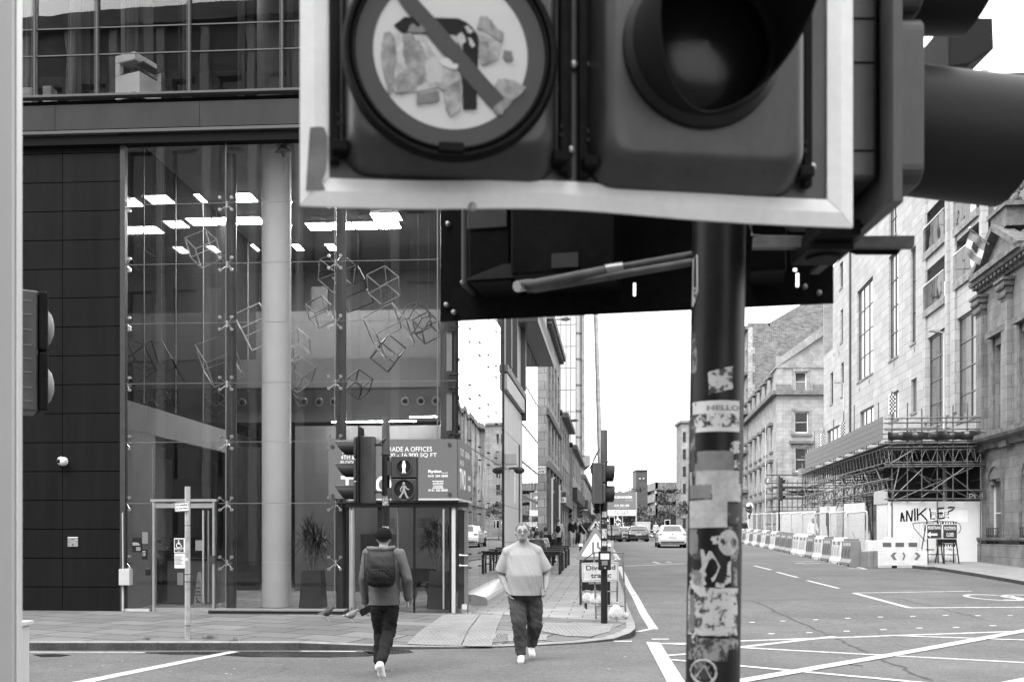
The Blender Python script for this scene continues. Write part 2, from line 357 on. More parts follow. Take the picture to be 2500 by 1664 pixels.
# kerb stones
kb = MB(); kf = 0
def kerb(line, inn, name, m=M_kerb, L=.9):
    k = MB(); k.k = 0
    for (p, q, a, b) in zip(line, line[1:], inn, inn[1:]):
        d = math.hypot(q[0]-p[0], q[1]-p[1]); n = max(1, int(d/L)) if d < 80 else 70
        for i in range(n):
            t0, t1 = i/n+.004/d*1.0, (i+1)/n-.004/d
            def l(u, v, t): return u[0]+(v[0]-u[0])*t, u[1]+(v[1]-u[1])*t
            o0, o1, i0, i1 = l(p, q, t0), l(p, q, t1), l(a, b, t0), l(a, b, t1); h0 = p[2]+(q[2]-p[2])*t0; h1 = p[2]+(q[2]-p[2])*t1
            z = [zg(o0[1])+h0, zg(o1[1])+h1, zg(i1[1])+h1, zg(i0[1])+h0]; c = [o0, o1, i1, i0]; cc = .012
            mid = ((o0[0]+o1[0]+i0[0]+i1[0])/4, (o0[1]+o1[1]+i0[1]+i1[1])/4)
            top = [Vector((x+(mid[0]-x)*0, y, zz)) for (x, y), zz in zip(c, z)]
            # bevel the road-side arris
            dn = Vector((i0[0]-o0[0], i0[1]-o0[1], 0)).normalized()*cc
            vs = [Vector((o0[0], o0[1], -.3+z[0])), Vector((o1[0], o1[1], -.3+z[1])), top[0]-Vector((0, 0, cc)), top[1]-Vector((0, 0, cc)), top[0]+dn, top[1]+dn, top[3], top[2], Vector((i0[0], i0[1], z[3]-.3)), Vector((i1[0], i1[1], z[2]-.3))]
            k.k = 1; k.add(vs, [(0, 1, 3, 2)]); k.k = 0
            k.add(vs, [(2, 3, 5, 4), (4, 5, 7, 6), (6, 7, 9, 8), (0, 2, 4, 6, 8), (1, 9, 7, 5, 3)])
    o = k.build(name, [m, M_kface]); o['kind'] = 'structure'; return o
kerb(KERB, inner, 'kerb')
# right-hand pavement and kerb
RK = [G(2262, 1382, .12), G(2281, 1382, .12), G(2380, 1397, .12), G(2500, 1417, .12)]
RK = [(p.x, p.y) for p in RK]
d = ((RK[3][0]-RK[2][0])/(RK[2][1]-RK[3][1]))
RK.append((RK[3][0]+d*18, RK[3][1]-18)); RK.insert(0, (RK[0][0]-.1, RK[0][1]+2)); RK.insert(0, (RK[0][0]+.1033*160, RK[0][1]+160))
rin = [(x+.15, y+.03) for x, y in RK]
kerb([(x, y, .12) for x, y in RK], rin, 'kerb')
drape('pavement', rin+[(90, 5), (90, 200)], .116, M_pave2, skirt=.1)
drape('pavement', [(-30, -14), (40, -14), (40, 6.0), (-30, 6.0)], .12, M_pave, skirt=.2)
# tactile paving
def img_poly(pts, h): return [(lambda g: (g.x, g.y))(G(x, y, h)) for x, y in pts]
def c5(x, y): return 700+x/2.361, 1000+y/2.361
def c2(x, y): return 1080+x/3.111, 1160+y/3.111
def c3(x, y): return 1780+x/3.111, 1160+y/3.111
def tactile(pts, h, dirv, period):
    poly = img_poly(pts, h)
    drape('tactile_paving', poly, lambda x, y: hpav(x, y)+.006, M_tact, cuts=[14.2+.3*i for i in range(11)], xcuts=[-1.8, -1.2, -.6, 0, .6, 1.2])
    # raised blisters in rows
    m = MB(); xs = [p[0] for p in poly]; ys = [p[1] for p in poly]
    def inside(x, y):
        c = False
        for (a, b), (e, f) in zip(poly, poly[1:]+poly[:1]):
            if (b > y) != (f > y) and x < (e-a)*(y-b)/(f-b)+a: c = not c
        return c
    ux, uy = math.cos(dirv), math.sin(dirv); n = 90; s = period
    for i in range(-n, n):
        for j in range(-n, n):
            x = xs[0]+ux*i*s-uy*j*s; y = ys[0]+uy*i*s+ux*j*s
            if inside(x-.02, y) and inside(x+.02, y) and inside(x, y+.02):
                z = zg(y)+hpav(x, y)+.006; r = .017
                vs = [(x+r*math.cos(a), y+r*math.sin(a), z) for a in (0, 1.05, 2.1, 3.14, 4.19, 5.24)]+[(x+r*.6*math.cos(a), y+r*.6*math.sin(a), z+.006) for a in (0, 1.05, 2.1, 3.14, 4.19, 5.24)]
                m.add(vs, [(k, (k+1) % 6, 6+(k+1) % 6, 6+k) for k in range(6)]+[(6, 7, 8, 9, 10, 11)])
    o = m.build('tactile_studs', M_tact); o['kind'] = 'structure'
tactile([c5(690, 1342), c5(905, 1192), c5(1110, 1192), c5(1000, 1342)], .08, .25, .067)
tactile([c5(1010, 1342), c5(1120, 1192), c5(1245, 1192), c5(1180, 1342)], .08, .25, .067)
tactile([c2(375, 1265), c2(420, 1222), c2(800, 1222), c2(790, 1250)], .05, .1, .067)
tactile([c2(735, 1195), c2(780, 1140), c2(1300, 1150), c2(1270, 1190), c2(1130, 1218), c2(940, 1218)], .07, .1, .067)
tactile([c5(1190, 1335), c5(1200, 1306), c5(1275, 1306), c5(1275, 1335)], .05, .1, .067)

# road markings: stripes laid between two points read off the kerb-to-kerb layout
def stripe(a, b, w=.11, w2=None, lift=.004):
    p, q = G(*a), G(*b); d = Vector((q.x-p.x, q.y-p.y, 0)).normalized(); n = Vector((-d.y, d.x, 0)); w2 = w2 or w
    drape('road_marking', [(p.x+n.x*w/2, p.y+n.y*w/2), (q.x+n.x*w2/2, q.y+n.y*w2/2), (q.x-n.x*w2/2, q.y-n.y*w2/2), (p.x-n.x*w/2, p.y-n.y*w/2)], lift, M_paint)
def dash(x, y, wpx):                                  # short studs painted across the lane
    p, q = G(*c3(x, y)), G(*c3(x+wpx, y-1))
    drape('road_marking', [(p.x, p.y-.06), (q.x, q.y-.06), (q.x+.03, q.y+.07), (p.x+.03, p.y+.07)], .004, M_paint)
for i, (a, b) in enumerate([((60, 1257), (2900, 1158)), ((60, 1307), (800, 1222)), ((60, 1305), (2700, 1446)), ((1200, 1215), (2700, 1265)), ((60, 1445), (1750, 1600))]):
    stripe(c3(*a), c3(*b), .13, lift=.004+.0008*i)
stripe(c3(0, 1578), c3(2300, 1170), .20, lift=.010)
stripe(c3(2020, 1600), c3(2500, 1505), .2, lift=.005)
stripe(c2(1660, 1277), c2(2200, 1270), .12, lift=.006); stripe(c2(1560, 1272), c2(2200, 1300), .12, lift=.007)
stripe(c2(1700, 1368), c2(2200, 1330), .12, lift=.0065); stripe(c2(1740, 1400), c2(2200, 1440), .12, lift=.0075)
poly = img_poly([c2(1548, 1265), c2(1655, 1272), c2(1855, 1590), c2(1715, 1590)], 0); drape('road_marking', poly, .009, M_paint)
for x, y in [(150, 1115), (385, 1105), (632, 1095), (875, 1084), (1125, 1075), (1370, 1070), (1620, 1062), (1865, 1065), (2110, 1062)]: dash(x, y, 40)
for x, y in [(292, 1202), (580, 1194), (862, 1183), (1142, 1170), (1415, 1159), (1695, 1154), (1975, 1141)]: dash(x, y, 48)
for x, y in [(1630, 1242), (1345, 1258)]:
    p = G(*c2(x, y)); drape('road_marking', [(p.x-.1, p.y-.06), (p.x+.18, p.y-.06), (p.x+.2, p.y+.06), (p.x-.07, p.y+.06)], .004, M_paint)
stripe(c3(945, 892), c3(1850, 878), .13); stripe(c3(950, 893), c3(1375, 1006), .15, lift=.005); stripe(c3(1370, 1006), c3(3000, 996), .15, lift=.006)
for a, b in [((190, 685), (320, 717)), ((360, 732), (522, 775)), ((593, 797), (833, 857))]: stripe(c3(*a), c3(*b), .13)
stripe(c3(1545, 707), c3(2600, 877), .10)
# bicycle symbol
def ringmark(px, py, rx, ry, w):
    c = G(px, py); n = 28; m = MB()
    for i in range(n):
        a, b = 2*math.pi*i/n, 2*math.pi*(i+1)/n
        q = [(c.x+(rx+s*w)*math.cos(t), c.y+(ry+s*w*1.6)*math.sin(t)) for t, s in ((a, 0), (b, 0), (b, 1), (a, 1))]
        m.quad(*[(x, y, zg(y)+.005) for x, y in q])
    o = m.build('road_marking', M_paint); o['kind'] = 'structure'
ringmark(*c3(2010, 926), .50, .78, .11); ringmark(*c3(2300, 928), .50, .78, .11)
stripe(c3(2085, 940), c3(2200, 948), .1, lift=.006); stripe(c3(2090, 925), c3(2190, 930), .1, lift=.007); stripe(c3(2150, 915), c3(2205, 947), .08, lift=.008)
# lettering and arrow beside the barriers
for a, b in [((485, 650), (720, 652)), ((500, 668), (585, 662)), ((600, 662), (690, 668)), ((745, 665), (850, 662)), ((820, 682), (1030, 692)), ((900, 703), (1042, 712)), ((1042, 712), (960, 690)), ((560, 672), (640, 672))]: stripe(c3(*a), c3(*b), .14, lift=.004+rnd.random()*.003)
# kerb-side lines
for pts, w in (([(1290, 545), (1318, 600), (1345, 640)], .12), ([(1270, 548), (1300, 600), (1318, 642)], .12), ([(1345, 690), (1385, 770), (1420, 850), (1470, 930), (1530, 1050), (1575, 1120), (1605, 1168)], .16)):
    for i, (a, b) in enumerate(zip(pts, pts[1:])): stripe(c2(*a), c2(*b), w, lift=.004+.0015*(i % 3))
stripe(c2(1385, 688), c2(1850, 668), .16); stripe(c2(1600, 655), c2(1650, 668), .12); stripe(c2(1700, 655), c2(1740, 662), .12)
stripe(c2(1480, 1186), c2(1600, 1163), .1, lift=.005)
stripe((150, 1675), (572, 1590), .22, .16, lift=.006); stripe((-40, 1591), (355, 1592), .08, lift=.005)
stripe((735, 1589), (870, 1590), .08, lift=.0055)
for i in range(12):                                   # worn scraps of thermoplastic
    x, y = rnd.uniform(120, 1560), rnd.uniform(1600, 1655); p = G(x, y); s = rnd.uniform(.01, .025)
    drape('paint_scrap', [(p.x-s, p.y-s*.6), (p.x+s*.9, p.y-s), (p.x+s*1.1, p.y+s*.6), (p.x-s*.5, p.y+s)], .004, M_paint)
def wet(pts): drape('puddle', img_poly(pts, 0), .0034, M_wet)
wet([(330, 1592), (480, 1590), (640, 1590), (800, 1590), (900, 1591), (950, 1596), (900, 1601), (800, 1604), (700, 1603), (610, 1603), (560, 1600), (500, 1597), (420, 1597)])
wet([(885, 1588), (940, 1585), (1000, 1586), (1010, 1592), (960, 1596), (900, 1595)])
wet([(80, 1597), (130, 1595), (175, 1598), (150, 1602), (100, 1603)])
# patched asphalt and tar seams
M_patch = mat('asphalt_patch', .095, .85, var=.12, scale=2, var2=.35, scale2=70)
drape('asphalt_patch', img_poly([c3(-350, 960), c3(300, 945), c3(1000, 930), c3(1250, 910), c3(1050, 890), c3(940, 885), c3(640, 790), c3(420, 700), c3(250, 680), c3(-100, 660)], 0), .002, M_patch)
M_tar = mat('tar_seam', .05, .7, var=.4, scale=9)
def seam(pts, w, cf):
    last = None
    for (a, b) in zip(pts, pts[1:]):
        for i in range(8):
            t = i/8; x, y = cf(a[0]+(b[0]-a[0])*t, a[1]+(b[1]-a[1])*t); g = G(x, y); g = (g.x+rnd.uniform(-.05, .05), g.y+rnd.uniform(-.03, .03), w*rnd.uniform(.3, 1.3))
            if last:
                dd = Vector((g[0]-last[0], g[1]-last[1])).normalized(); n = Vector((-dd.y, dd.x))
                sm.quad(*[(x_, y_, zg(y_)+.003) for x_, y_ in ((last[0]+n.x*last[2], last[1]+n.y*last[2]), (g[0]+n.x*g[2], g[1]+n.y*g[2]), (g[0]-n.x*g[2], g[1]-n.y*g[2]), (last[0]-n.x*last[2], last[1]-n.y*last[2]))])
            last = g
sm = MB(); seam([(200, 960), (520, 1110), (800, 1230), (1000, 1330), (1280, 1440), (1560, 1570)], .035, c3); seam([(1250, 925), (1500, 985), (1750, 1045), (1950, 1095)], .02, c3); seam([(-200, 960), (400, 940), (1000, 930)], .015, c3); seam([(880, 1430), (1000, 1445)], .03, c3)
o = sm.build('road_crack', M_tar); o['kind'] = 'structure'
# manhole covers / weeds by the kerb
def weeds(px, py, n, s):
    g = G(px, py, .12); m = MB()
    for i in range(n):
        a = rnd.uniform(0, 6.28); r = rnd.uniform(0, s); x, y = g.x+r*math.cos(a)*2.2, g.y+r*math.sin(a)*.5; h = rnd.uniform(.02, .075); dx = rnd.uniform(-.05, .05)
        m.add([(x-.004, y, g.z-.01), (x+.004, y, g.z-.01), (x+dx, y+rnd.uniform(-.03, .03), g.z+h)], [(0, 1, 2)])
    o = m.build('weeds', M_mid); tag(o, kind='stuff'); o['label'] = 'thin weeds growing in the paving joints by the kerb'; o['category'] = 'weeds'
weeds(512, 1557, 120, .06); weeds(575, 1563, 60, .06); weeds(360, 1560, 40, .03)
# ---------------- corner office building with the glass lobby ----------------
AF, AS = R(3.66), R(5.9)
LF = Fr((-1.013, 18.8, 0), -AF)
LS = Fr((-1.013, 18.8, 0), R(90)-AS)
OB = thing('office_building', 'dark clad office building with a tall glazed lobby on the street corner', 'building', (-1.013, 18.8, 0), -AF)
def X(px, yl=0): return LF.X(px, yl)
def Z(py, yl=0, px=700): return LF.at(px, py, yl)[1]
M_clad = mat('dark_cladding', .010, .5, spec=.12, var=.18, scale=1.2, var2=.1, scale2=5, stretch=(3, 1, .3))
M_fascia = mat('fascia_metal', .036, .5, 0, spec=.2, var=.16, scale=1.4, stretch=(1.5, 1, .5))
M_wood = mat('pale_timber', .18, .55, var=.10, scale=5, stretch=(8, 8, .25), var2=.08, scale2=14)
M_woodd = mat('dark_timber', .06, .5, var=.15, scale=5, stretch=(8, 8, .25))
M_ceil = mat('lobby_ceiling', .14, .8, var=.05)
M_ltd = mat('lobby_wall', .40, .7, var=.06)
M_lwall = mat('dark_glossy_wall', .012, .03, var=.3, scale=.7)
M_col = mat('white_column', .95, .5, var=.03, scale=2)
M_colb = mat('grey_steel_column', .06, .35, .2, var=.1)
M_lamp = emit('ceiling_lamp', 32)
M_colo = mat('office_column_paint', .10, .8)
M_gap = mat('panel_gap', .005, .9)
M_seal = mat('silicone_seal', .13, .6, spec=.2); M_wfr = mat('window_metal', .085, .5, spec=.3)
zb = .15
xl = X(296)
# cladding: courses of large panels with open joints
m = MB(); z0 = Z(1487); ph = (Z(1084, 0, 200)-Z(1437, 0, 200))/5
xs = [X(150)-7*(X(295)-X(150)) + i*1.0 for i in range(0)]
wd = X(294)-X(151); jx = [X(294)-wd*k for k in range(13)]
zt = Z(345); z = Z(1437, 0, 200)-ph*.93
zz = []
while z < zt: zz.append(z); z += ph
zz.append(zt)
for a, b in zip(zz, zz[1:]):
    for u, v in zip(jx[1:], jx): m.box(u+.006, .02, a+.008, v-.006, .06, b-.008)
part('cladding_wall', m, M_clad, OB)
box('wall_backing', M_gap, OB, jx[-1], .08, zb-.3, X(294), .5, zt)
box('plinth', M_dark, OB, jx[-1], -.34, zb-.3, X(297), .07, zz[0]-.01, bevel=.01)
box('plinth_cap', M_mid, OB, jx[-1], -.38, zz[0]-.05, X(297), -.342, zz[0]-.012)
# band between the lobby and the floor above
xr = X(1119)
box('fascia_band', M_fascia, OB, jx[-1], -.12, Z(309), xr, .4, Z(248))
mm = MB()
for px in (142, 493, 900): mm.box(X(px)-.004, -.1225, Z(309), X(px)+.004, -.12, Z(248))
part('fascia_joint', mm, M_gap, OB)
box('fascia_trim', M_wfr, OB, jx[-1], -.16, Z(321), xr, -.10, Z(313), bevel=.008)
box('soffit', M_gap, OB, jx[-1], -.10, Z(345), xr+.1, .11, Z(323))
box('sill_recess', M_gap, OB, jx[-1], .0, Z(248), xr, .4, Z(232))
box('window_ledge', M_wfr, OB, jx[-1], -.20, Z(232), xr, -.05, Z(226), bevel=.006)
# upper storey windows
zs, zh = Z(226), Z(226)+3.3
mull = [92-225*2, 92-225, 92-75, 92, 243, 467, 692, 917, 1117]
for a, b in zip(mull, mull[1:]):
    xa, xb = X(a), X(b)
    f = part('window', MB().box(xa-.02, -.13, zs, xa+.02, -.03, zh).box(xa+.02, -.10, zs, xb-.02, -.04, zs+.04).box(xa-.035, -.15, zs, xa-.028, -.14, zh), M_wfr, OB)
    part('pane', MB().box(xa+.02, -.072, zs+.04, xb-.02, -.06, zh), M_glassd, f)
    part('transom', MB().box(xa+.02, -.09, Z(124)-.012, xb-.02, -.076, Z(124)+.012).box(xa+.02, -.09, Z(58)-.012, xb-.02, -.076, Z(58)+.012), M_wfr, f)
box('upper_floor', M_dark, OB, jx[-1], .4, zs-.25, xr-.1, 10.5, zs-.02)
M_ciff = mat('office_interior', .06, .8, var=.1)
box('upper_back_wall', M_ciff, OB, jx[-1], 6.0, zs, xr, 6.2, zh)
box('upper_ceiling', M_ciff, OB, jx[-1], .0, zh, xr, 6.2, zh+.3)
M_lamp2 = emit('office_lamp', 3.5)
for px in (140, 520): part('ceiling_light', MB().box(X(px, 1.5)-.5, 1.5, zh-.03, X(px, 1.5)+.5, 2.1, zh-.004), M_lamp2, OB)
for px, w in ((335, .33), (1010, .3)): part('office_column', MB().lathe([(w, zs), (w, zh)], 20, (X(px, 2.2), 2.2, 0)), M_colo, OB, smooth=True)
for px, w in ((665, .32),): part('office_column', MB().lathe([(w, zs), (w, zh)], 20, (X(px, 2.2), 2.2, 0)), M_colo, OB, smooth=True)
# drawn-back curtains: pleated strips of cloth
def curtain(px0, px1, yl, m_):
    a, b = X(px0, yl), X(px1, yl); n = 24; top = [(a+(b-a)*i/n, yl+.05*math.sin(i*1.7)+.02*math.sin(i*4.1)) for i in range(n+1)]
    q = MB(); q.add([(x, y, zs+.05) for x, y in top]+[(x, y, zh) for x, y in top], [(i, i+1, n+2+i, n+1+i) for i in range(n)])
    part('curtain', q, m_, OB, smooth=True)
M_curt = mat('curtain', .16, .9, var=.3, scale=6, stretch=(6, 6, .2)); M_curtd = mat('curtain_dark', .07, .9, var=.3, scale=6, stretch=(6, 6, .2))
for a, b, k in ((166, 198, 0), (190, 218, 1), (306, 338, 0), (330, 350, 1), (434, 455, 1), (445, 466, 0), (580, 596, 0), (604, 618, 1), (700, 716, 0), (716, 738, 1), (60, 88, 0)): curtain(a, b, .45+.06*k, M_curt if k == 0 else M_curtd)
# lobby glazing
rows = [345, 495, 642, 787, 934, 1078, 1228, 1372, 1503]
colsx = [299, 551, 817, 1117]
def zrow(py): return Z(py, 0, 560)
for i, (a, b) in enumerate(zip(colsx, colsx[1:])):
    for j, (t, u) in enumerate(zip(rows, rows[1:])):
        if i == 0 and j >= 6: continue
        if i == 2 and j >= 6: continue
        xa, xb, za, zc = X(a)+.008, X(b)-.008, zrow(u)+.008, zrow(t)-.008
        if j == 7: za = Z(1487)
        part('glass_pane', MB().box(xa, 0, za, xb, .012, zc), M_glass, OB)
m = MB()
for py in rows[1:6]: m.box(X(299), -.003, zrow(py)-.005, X(1117), .006, zrow(py)+.005)
m.box(X(299), -.003, zrow(1228)-.006, X(845), .006, zrow(1228)+.006)
for px in (551, 817): m.box(X(px)-.007, -.004, Z(1487), X(px)+.007, .007, zt)
m.box(X(1068)-.01, -.004, zrow(1078), X(1068)+.01, .007, zrow(495)+1.1)
part('glazing_seal', m, M_seal, OB)
box('corner_post', M_dark, OB, X(294), -.02, zb-.2, X(306), .1, zt)
box('lobby_plinth', M_dark, OB, X(526), -.40, zb-.3, X(850), .10, Z(1487), bevel=.012)
box('lobby_plinth_cap', M_mid, OB, X(528), -.43, Z(1487), X(852), -.02, Z(1484))
# spider fittings
def spider(full=True):
    m = MB(); r = .115
    for sx in ((-1, 1) if full else (1,)):
        for sz in (-1, 1):
            m.tube((0, .10, 0), (sx*r, .03, sz*r), .010, .008, 6); m.tube((sx*r, .03, sz*r), (sx*r, -.02, sz*r), .030, .030, 10)
    m.tube((0, .06, 0), (0, .30, 0), .022, n=8); m.tube((0, .07, -.06), (0, .07, .06), .016, n=8)
    return m
sp0 = spider().build('spider_fitting', M_steel, OB, smooth=True); sph = spider(False).build('spider_fitting', M_steel, OB, smooth=True)
k0 = True; k1 = True
for px in (551, 817):
    for py in rows[1:8]:
        if px == 817 and py in (642+1,): continue
        o = sp0 if k0 else sp0.copy()
        if not k0: COL.objects.link(o)
        k0 = False; o.location = (X(px), 0, zrow(py)-.01)
for py in rows[1:8]:
    o = sph if k1 else sph.copy()
    if not k1: COL.objects.link(o)
    k1 = False; o.location = (X(302), 0, zrow(py))
# steel columns behind the glass and the big white one
def col(name, px, yl, r, zlo, zhi, m_): part(name, MB().lathe([(r, zlo), (r, zhi)], 24, (X(px, yl), yl, 0), caps=True), m_, OB, smooth=True)
col('steel_column', 565, .40, .098, zb, Z(355), M_colb); col('steel_column', 833, .40, .098, zb, zt, M_colb)
col('steel_column', 1086, .30, .085, zrow(1072), zt, M_colb); col('steel_column', 1110, .30, .07, zrow(1072), zt, M_colb)
col('white_column', 675, 1.2, .292, zb, 9.5, M_col)
m = MB()
for a, b in ((495, 780), (800, 912), (944, 1058)): m.box(X(1090, .15), .15, zrow(b), X(1103, .15), .19, zrow(a))
part('corner_light_strip', m, M_light, OB)
m = MB()
for py in (642, 787, 934, 1078):
    for dz in (-.13, .13):
        z = zrow(py)+dz; m.tube((X(1098), .12, z), (X(1117)+.02, .05, z), .018, n=8).ell((X(1098), .08, z), .032, 8, 6)
    m.box(X(1088), .10, zrow(py)-.2, X(1110), .13, zrow(py)+.2)
part('corner_bracket', m, M_colb, OB)
# interior shell
D1 = 10.5
box('lobby_floor', mat('lobby_floor', .22, .25, var=.1), OB, X(299), .05, zb-.2, xr-.02, D1, zb)
box('lobby_ceiling', M_ceil, OB, X(299), .12, 9.5, xr-.05, D1, 9.8)
xw = X(301)
box('lobby_wall', M_lwall, OB, xw-.15, .10, 4.26, xw, D1, 9.5)
m = MB()
for k in range(6): m.box(xw+.001, .9+1.6*k, 4.3, xw+.012, .93+1.6*k, 9.5)
part('wall_joint', m, M_mid, OB)
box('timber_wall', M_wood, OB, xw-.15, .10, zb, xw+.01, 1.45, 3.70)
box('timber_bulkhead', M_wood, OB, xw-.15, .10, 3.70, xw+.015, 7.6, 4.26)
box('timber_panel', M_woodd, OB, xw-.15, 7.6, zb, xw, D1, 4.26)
box('reception_wall', M_ltd, OB, xw-2.4, .3, zb, xw-2.3, 8.0, 3.7)
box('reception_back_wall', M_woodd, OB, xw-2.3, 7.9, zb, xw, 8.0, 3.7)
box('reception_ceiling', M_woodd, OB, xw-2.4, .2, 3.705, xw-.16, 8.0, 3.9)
M_bw = mat('back_wall', .05, .6, var=.2, scale=.5)
box('back_wall', M_bw, OB, X(299), D1, zb, xr, D1+.2, 9.8)
for px0, px1, py0, py1, mm_ in ((560, 600, 640, 880, M_ciff), (630, 640, 640, 1000, M_dark), (760, 800, 700, 1000, M_dark), (880, 960, 720, 860, M_blackm), (700, 740, 760, 1000, M_blackm)):
    box('wall_panel', mm_, OB, X(px0, 9), 9.0, Z(py1, 9), X(px1, 9), 9.1, Z(py0, 9))
M_bulk = mat('lobby_bulkhead', .10, .7, var=.04)
ga, gb = X(535, 6), xr-.35
box('gallery_front', M_bulk, OB, ga, 6, Z(946, 6), gb, 6.2, Z(876, 6))
box('gallery_bulkhead', mat('bulkhead_grey', .07, .7, var=.04), OB, ga, 6.3, Z(1027, 6), gb, D1-.1, Z(948, 6))
box('gallery_slat_wall', mat('slatted_wall', .06, .6, var=.4, scale=3, stretch=(14, 1, .1)), OB, ga, 8.0, Z(876, 6), gb, 8.1, Z(760, 8))
for px in (460, 590, 740, 778, 815, 989, 1028, 1064):
    if px < 535: continue
    c = X(px, 6.25), 6.28, Z(981, 6.25); v = part('air_vent', MB().lathe([(.115, -.01), (.10, -.05), (.075, -.05), (.06, .0)], 20, c, 'y'), M_mid, OB, smooth=True)
    part('nozzle', MB().lathe([(.0, -.035), (.05, -.03), (.055, 0)], 16, (c[0]-.01, c[1]-.012, c[2]-.015), 'y'), M_blackm, v, smooth=True)
m = MB()
for a, b, py in ((810, 1015, 1031), (1000, 1066, 1020)): m.box(X(a, 5), 5, Z(py, 5), X(b, 5), 5.03, Z(py, 5)+.02)
part('strip_lamp', m, M_lamp, OB)
# light ground-floor wall and doors at the back
box('rear_wall', mat('rear_wall', .17, .7, var=.05), OB, X(720, 5.5), 5.5, zb, xr-.4, 5.6, Z(1040, 5.5))
box('rear_wall', M_woodd, OB, X(560, 5.5), 5.5, zb, X(632, 5.5), 5.6, Z(1090, 5.5))
d_ = box('inner_door', M_woodd, OB, X(880, 5.4), 5.4, zb, X(965, 5.4), 5.46, Z(1303, 5.4))
box('notice', M_mid, OB, X(905, 5.4), 5.42, Z(1300, 5.4), X(924, 5.4), 5.46, Z(1288, 5.4))
# ceiling light panels, laid on the ceiling
def ceil_pt(px, py, z=9.485):
    c = LF.i @ Vector((0, 0, EH)); dd = LF.i.to_3x3() @ Vector(((px-CX)/F, 1, (HY-py)/F)); t = (z-c.z)/dd.z; p = c+dd*t; return p.x, p.y
def lamp(px0, px1, py, w, n=1):
    x0, y0 = ceil_pt(px0, py); x1, _ = ceil_pt(px1, py)
    s = (x1-x0)/n
    for i in range(n):
        f = part('ceiling_light', MB().box(x0+s*i+.01, y0+.01, 9.47, x0+s*(i+1)-.01, y0+w-.01, 9.498), M_light, OB)
        part('diffuser', MB().box(x0+s*i+.035, y0+.035, 9.462, x0+s*(i+1)-.035, y0+w-.035, 9.468), M_lamp, f)
for (a, b, y, w, n) in ((425, 488, 473, .6, 1), (550, 614, 471, .6, 1), (500, 636, 530, .6, 2), (742, 975, 543, .6, 4), (900, 975, 519, .6, 1), (520, 622, 597, .6, 2), (709, 731, 595, .6, 1), (790, 816, 594, .6, 1), (640, 700, 474, .6, 1), (850, 910, 474, .6, 1), (650, 700, 532, .6, 1)): lamp(a, b, y, w, n)
box('ceiling_recess', M_dark, OB, X(845, 4), 4.6, 9.48, X(1015, 4), 5.4, 9.499)
# left door
xa, xb = X(377), X(523); zt2 = Z(1224, 0, 450)
dr = part('door', MB().box(xa-.02, -.05, zb, xa+.02, .06, zt2).box(xb-.02, -.05, zb, xb+.02, .06, zt2).box(xa-.06, -.06, zt2, xb+.06, .06, zt2+.05).box(xa+.02, -.03, zt2-.12, xb-.02, .02, zt2-.03), M_alu, OB)
part('door_glass', MB().box(xa+.02, 0, zb+.09, xb-.02, .012, zt2-.12), M_glass, dr)
part('kick_plate', MB().box(xa+.02, -.02, zb, xb-.02, .03, zb+.09), M_alu, dr)
part('handle', MB().tube((X(499), -.06, Z(1470)), (X(499), -.06, Z(1245)), .018, n=10).tube((X(506), .06, Z(1470)), (X(506), .06, Z(1245)), .018, n=10).tube((X(499), -.06, Z(1460)), (X(499), 0, Z(1460)), .01).tube((X(499), -.06, Z(1255)), (X(499), 0, Z(1255)), .01), M_steel, dr, smooth=True)
part('lock', MB().box(X(514), -.07, Z(1375), X(528), -.03, Z(1355)), M_dark, dr)
part('glass_pane', MB().box(X(303), 0, zb+.05, xa-.04, .012, zrow(1228)-.01), M_glass, OB)
part('glass_pane', MB().box(xb+.04, 0, Z(1487), X(551)-.008, .012, zrow(1228)-.01), M_glass, OB)
part('glass_pane', MB().box(xa-.04, 0, zt2+.06, xb+.04, .012, zrow(1090)-.01), M_glass, OB)
def notice(name, px0, py0, px1, py1, m_, yl=-.012):
    return box(name, m_, OB, X(px0, yl), yl, Z(py1, yl, px0), X(px1, yl), yl+.006, Z(py0, yl, px0))
nb = notice('door_sticker', 425, 1313, 451, 1349, M_white)
part('sticker_field', MB().box(X(427), -.0165, Z(1337), X(449), -.013, Z(1315)).box(X(427), -.0165, Z(1347), X(449), -.013, Z(1339)), M_dark, nb)
w_ = MB(); cx_, cz_ = X(437), Z(1328)
w_.path([(cx_+.045*math.cos(a), -.018, cz_-.02+.045*math.sin(a)) for a in [R(100+i*22) for i in range(11)]], .007, 5).tube((cx_, -.018, cz_+.055), (cx_+.002, -.018, cz_), .010).ell((cx_-.002, -.018, cz_+.07), .013, 8, 5).path([(cx_, -.018, cz_+.005), (cx_+.04, -.018, cz_+.003), (cx_+.055, -.018, cz_-.05), (cx_+.075, -.018, cz_-.05)], .007, 5).tube((cx_, -.018, cz_+.03), (cx_+.035, -.018, cz_+.028), .006)
part('wheelchair_symbol', w_, M_white, nb)
lettering('lettering', 'Automatic', X(429), -.018, Z(1342), .13, M_white, nb); lettering('lettering', 'door', X(434), -.018, Z(1346.5), .06, M_white, nb)
M_paper = mat('paper', .62, .8, var=.04)
nb = notice('paper_notice', 426, 1351, 451, 1386, M_paper)
for i in range(7): lettering('lettering', 'opening notice text'[:18-(i % 3)*3].replace('opening notice text', 'lll lllll ll lllll'), X(428), -.018, Z(1358+i*3.2), .14-.02*(i % 3), M_mid, nb, h=.012) if False else part('text_line', MB().box(X(428), -.0165, Z(1358+i*3.2), X(448-(i % 3)*3), -.0125, Z(1357+i*3.2)), M_mid, nb)
notice('paper_notice', 477, 1318, 494, 1343, M_paper, .03); notice('paper_notice', 433, 1397, 447, 1427, M_paper, .5)
nb = notice('black_notice', 323, 1312, 347, 1347, M_blackm)
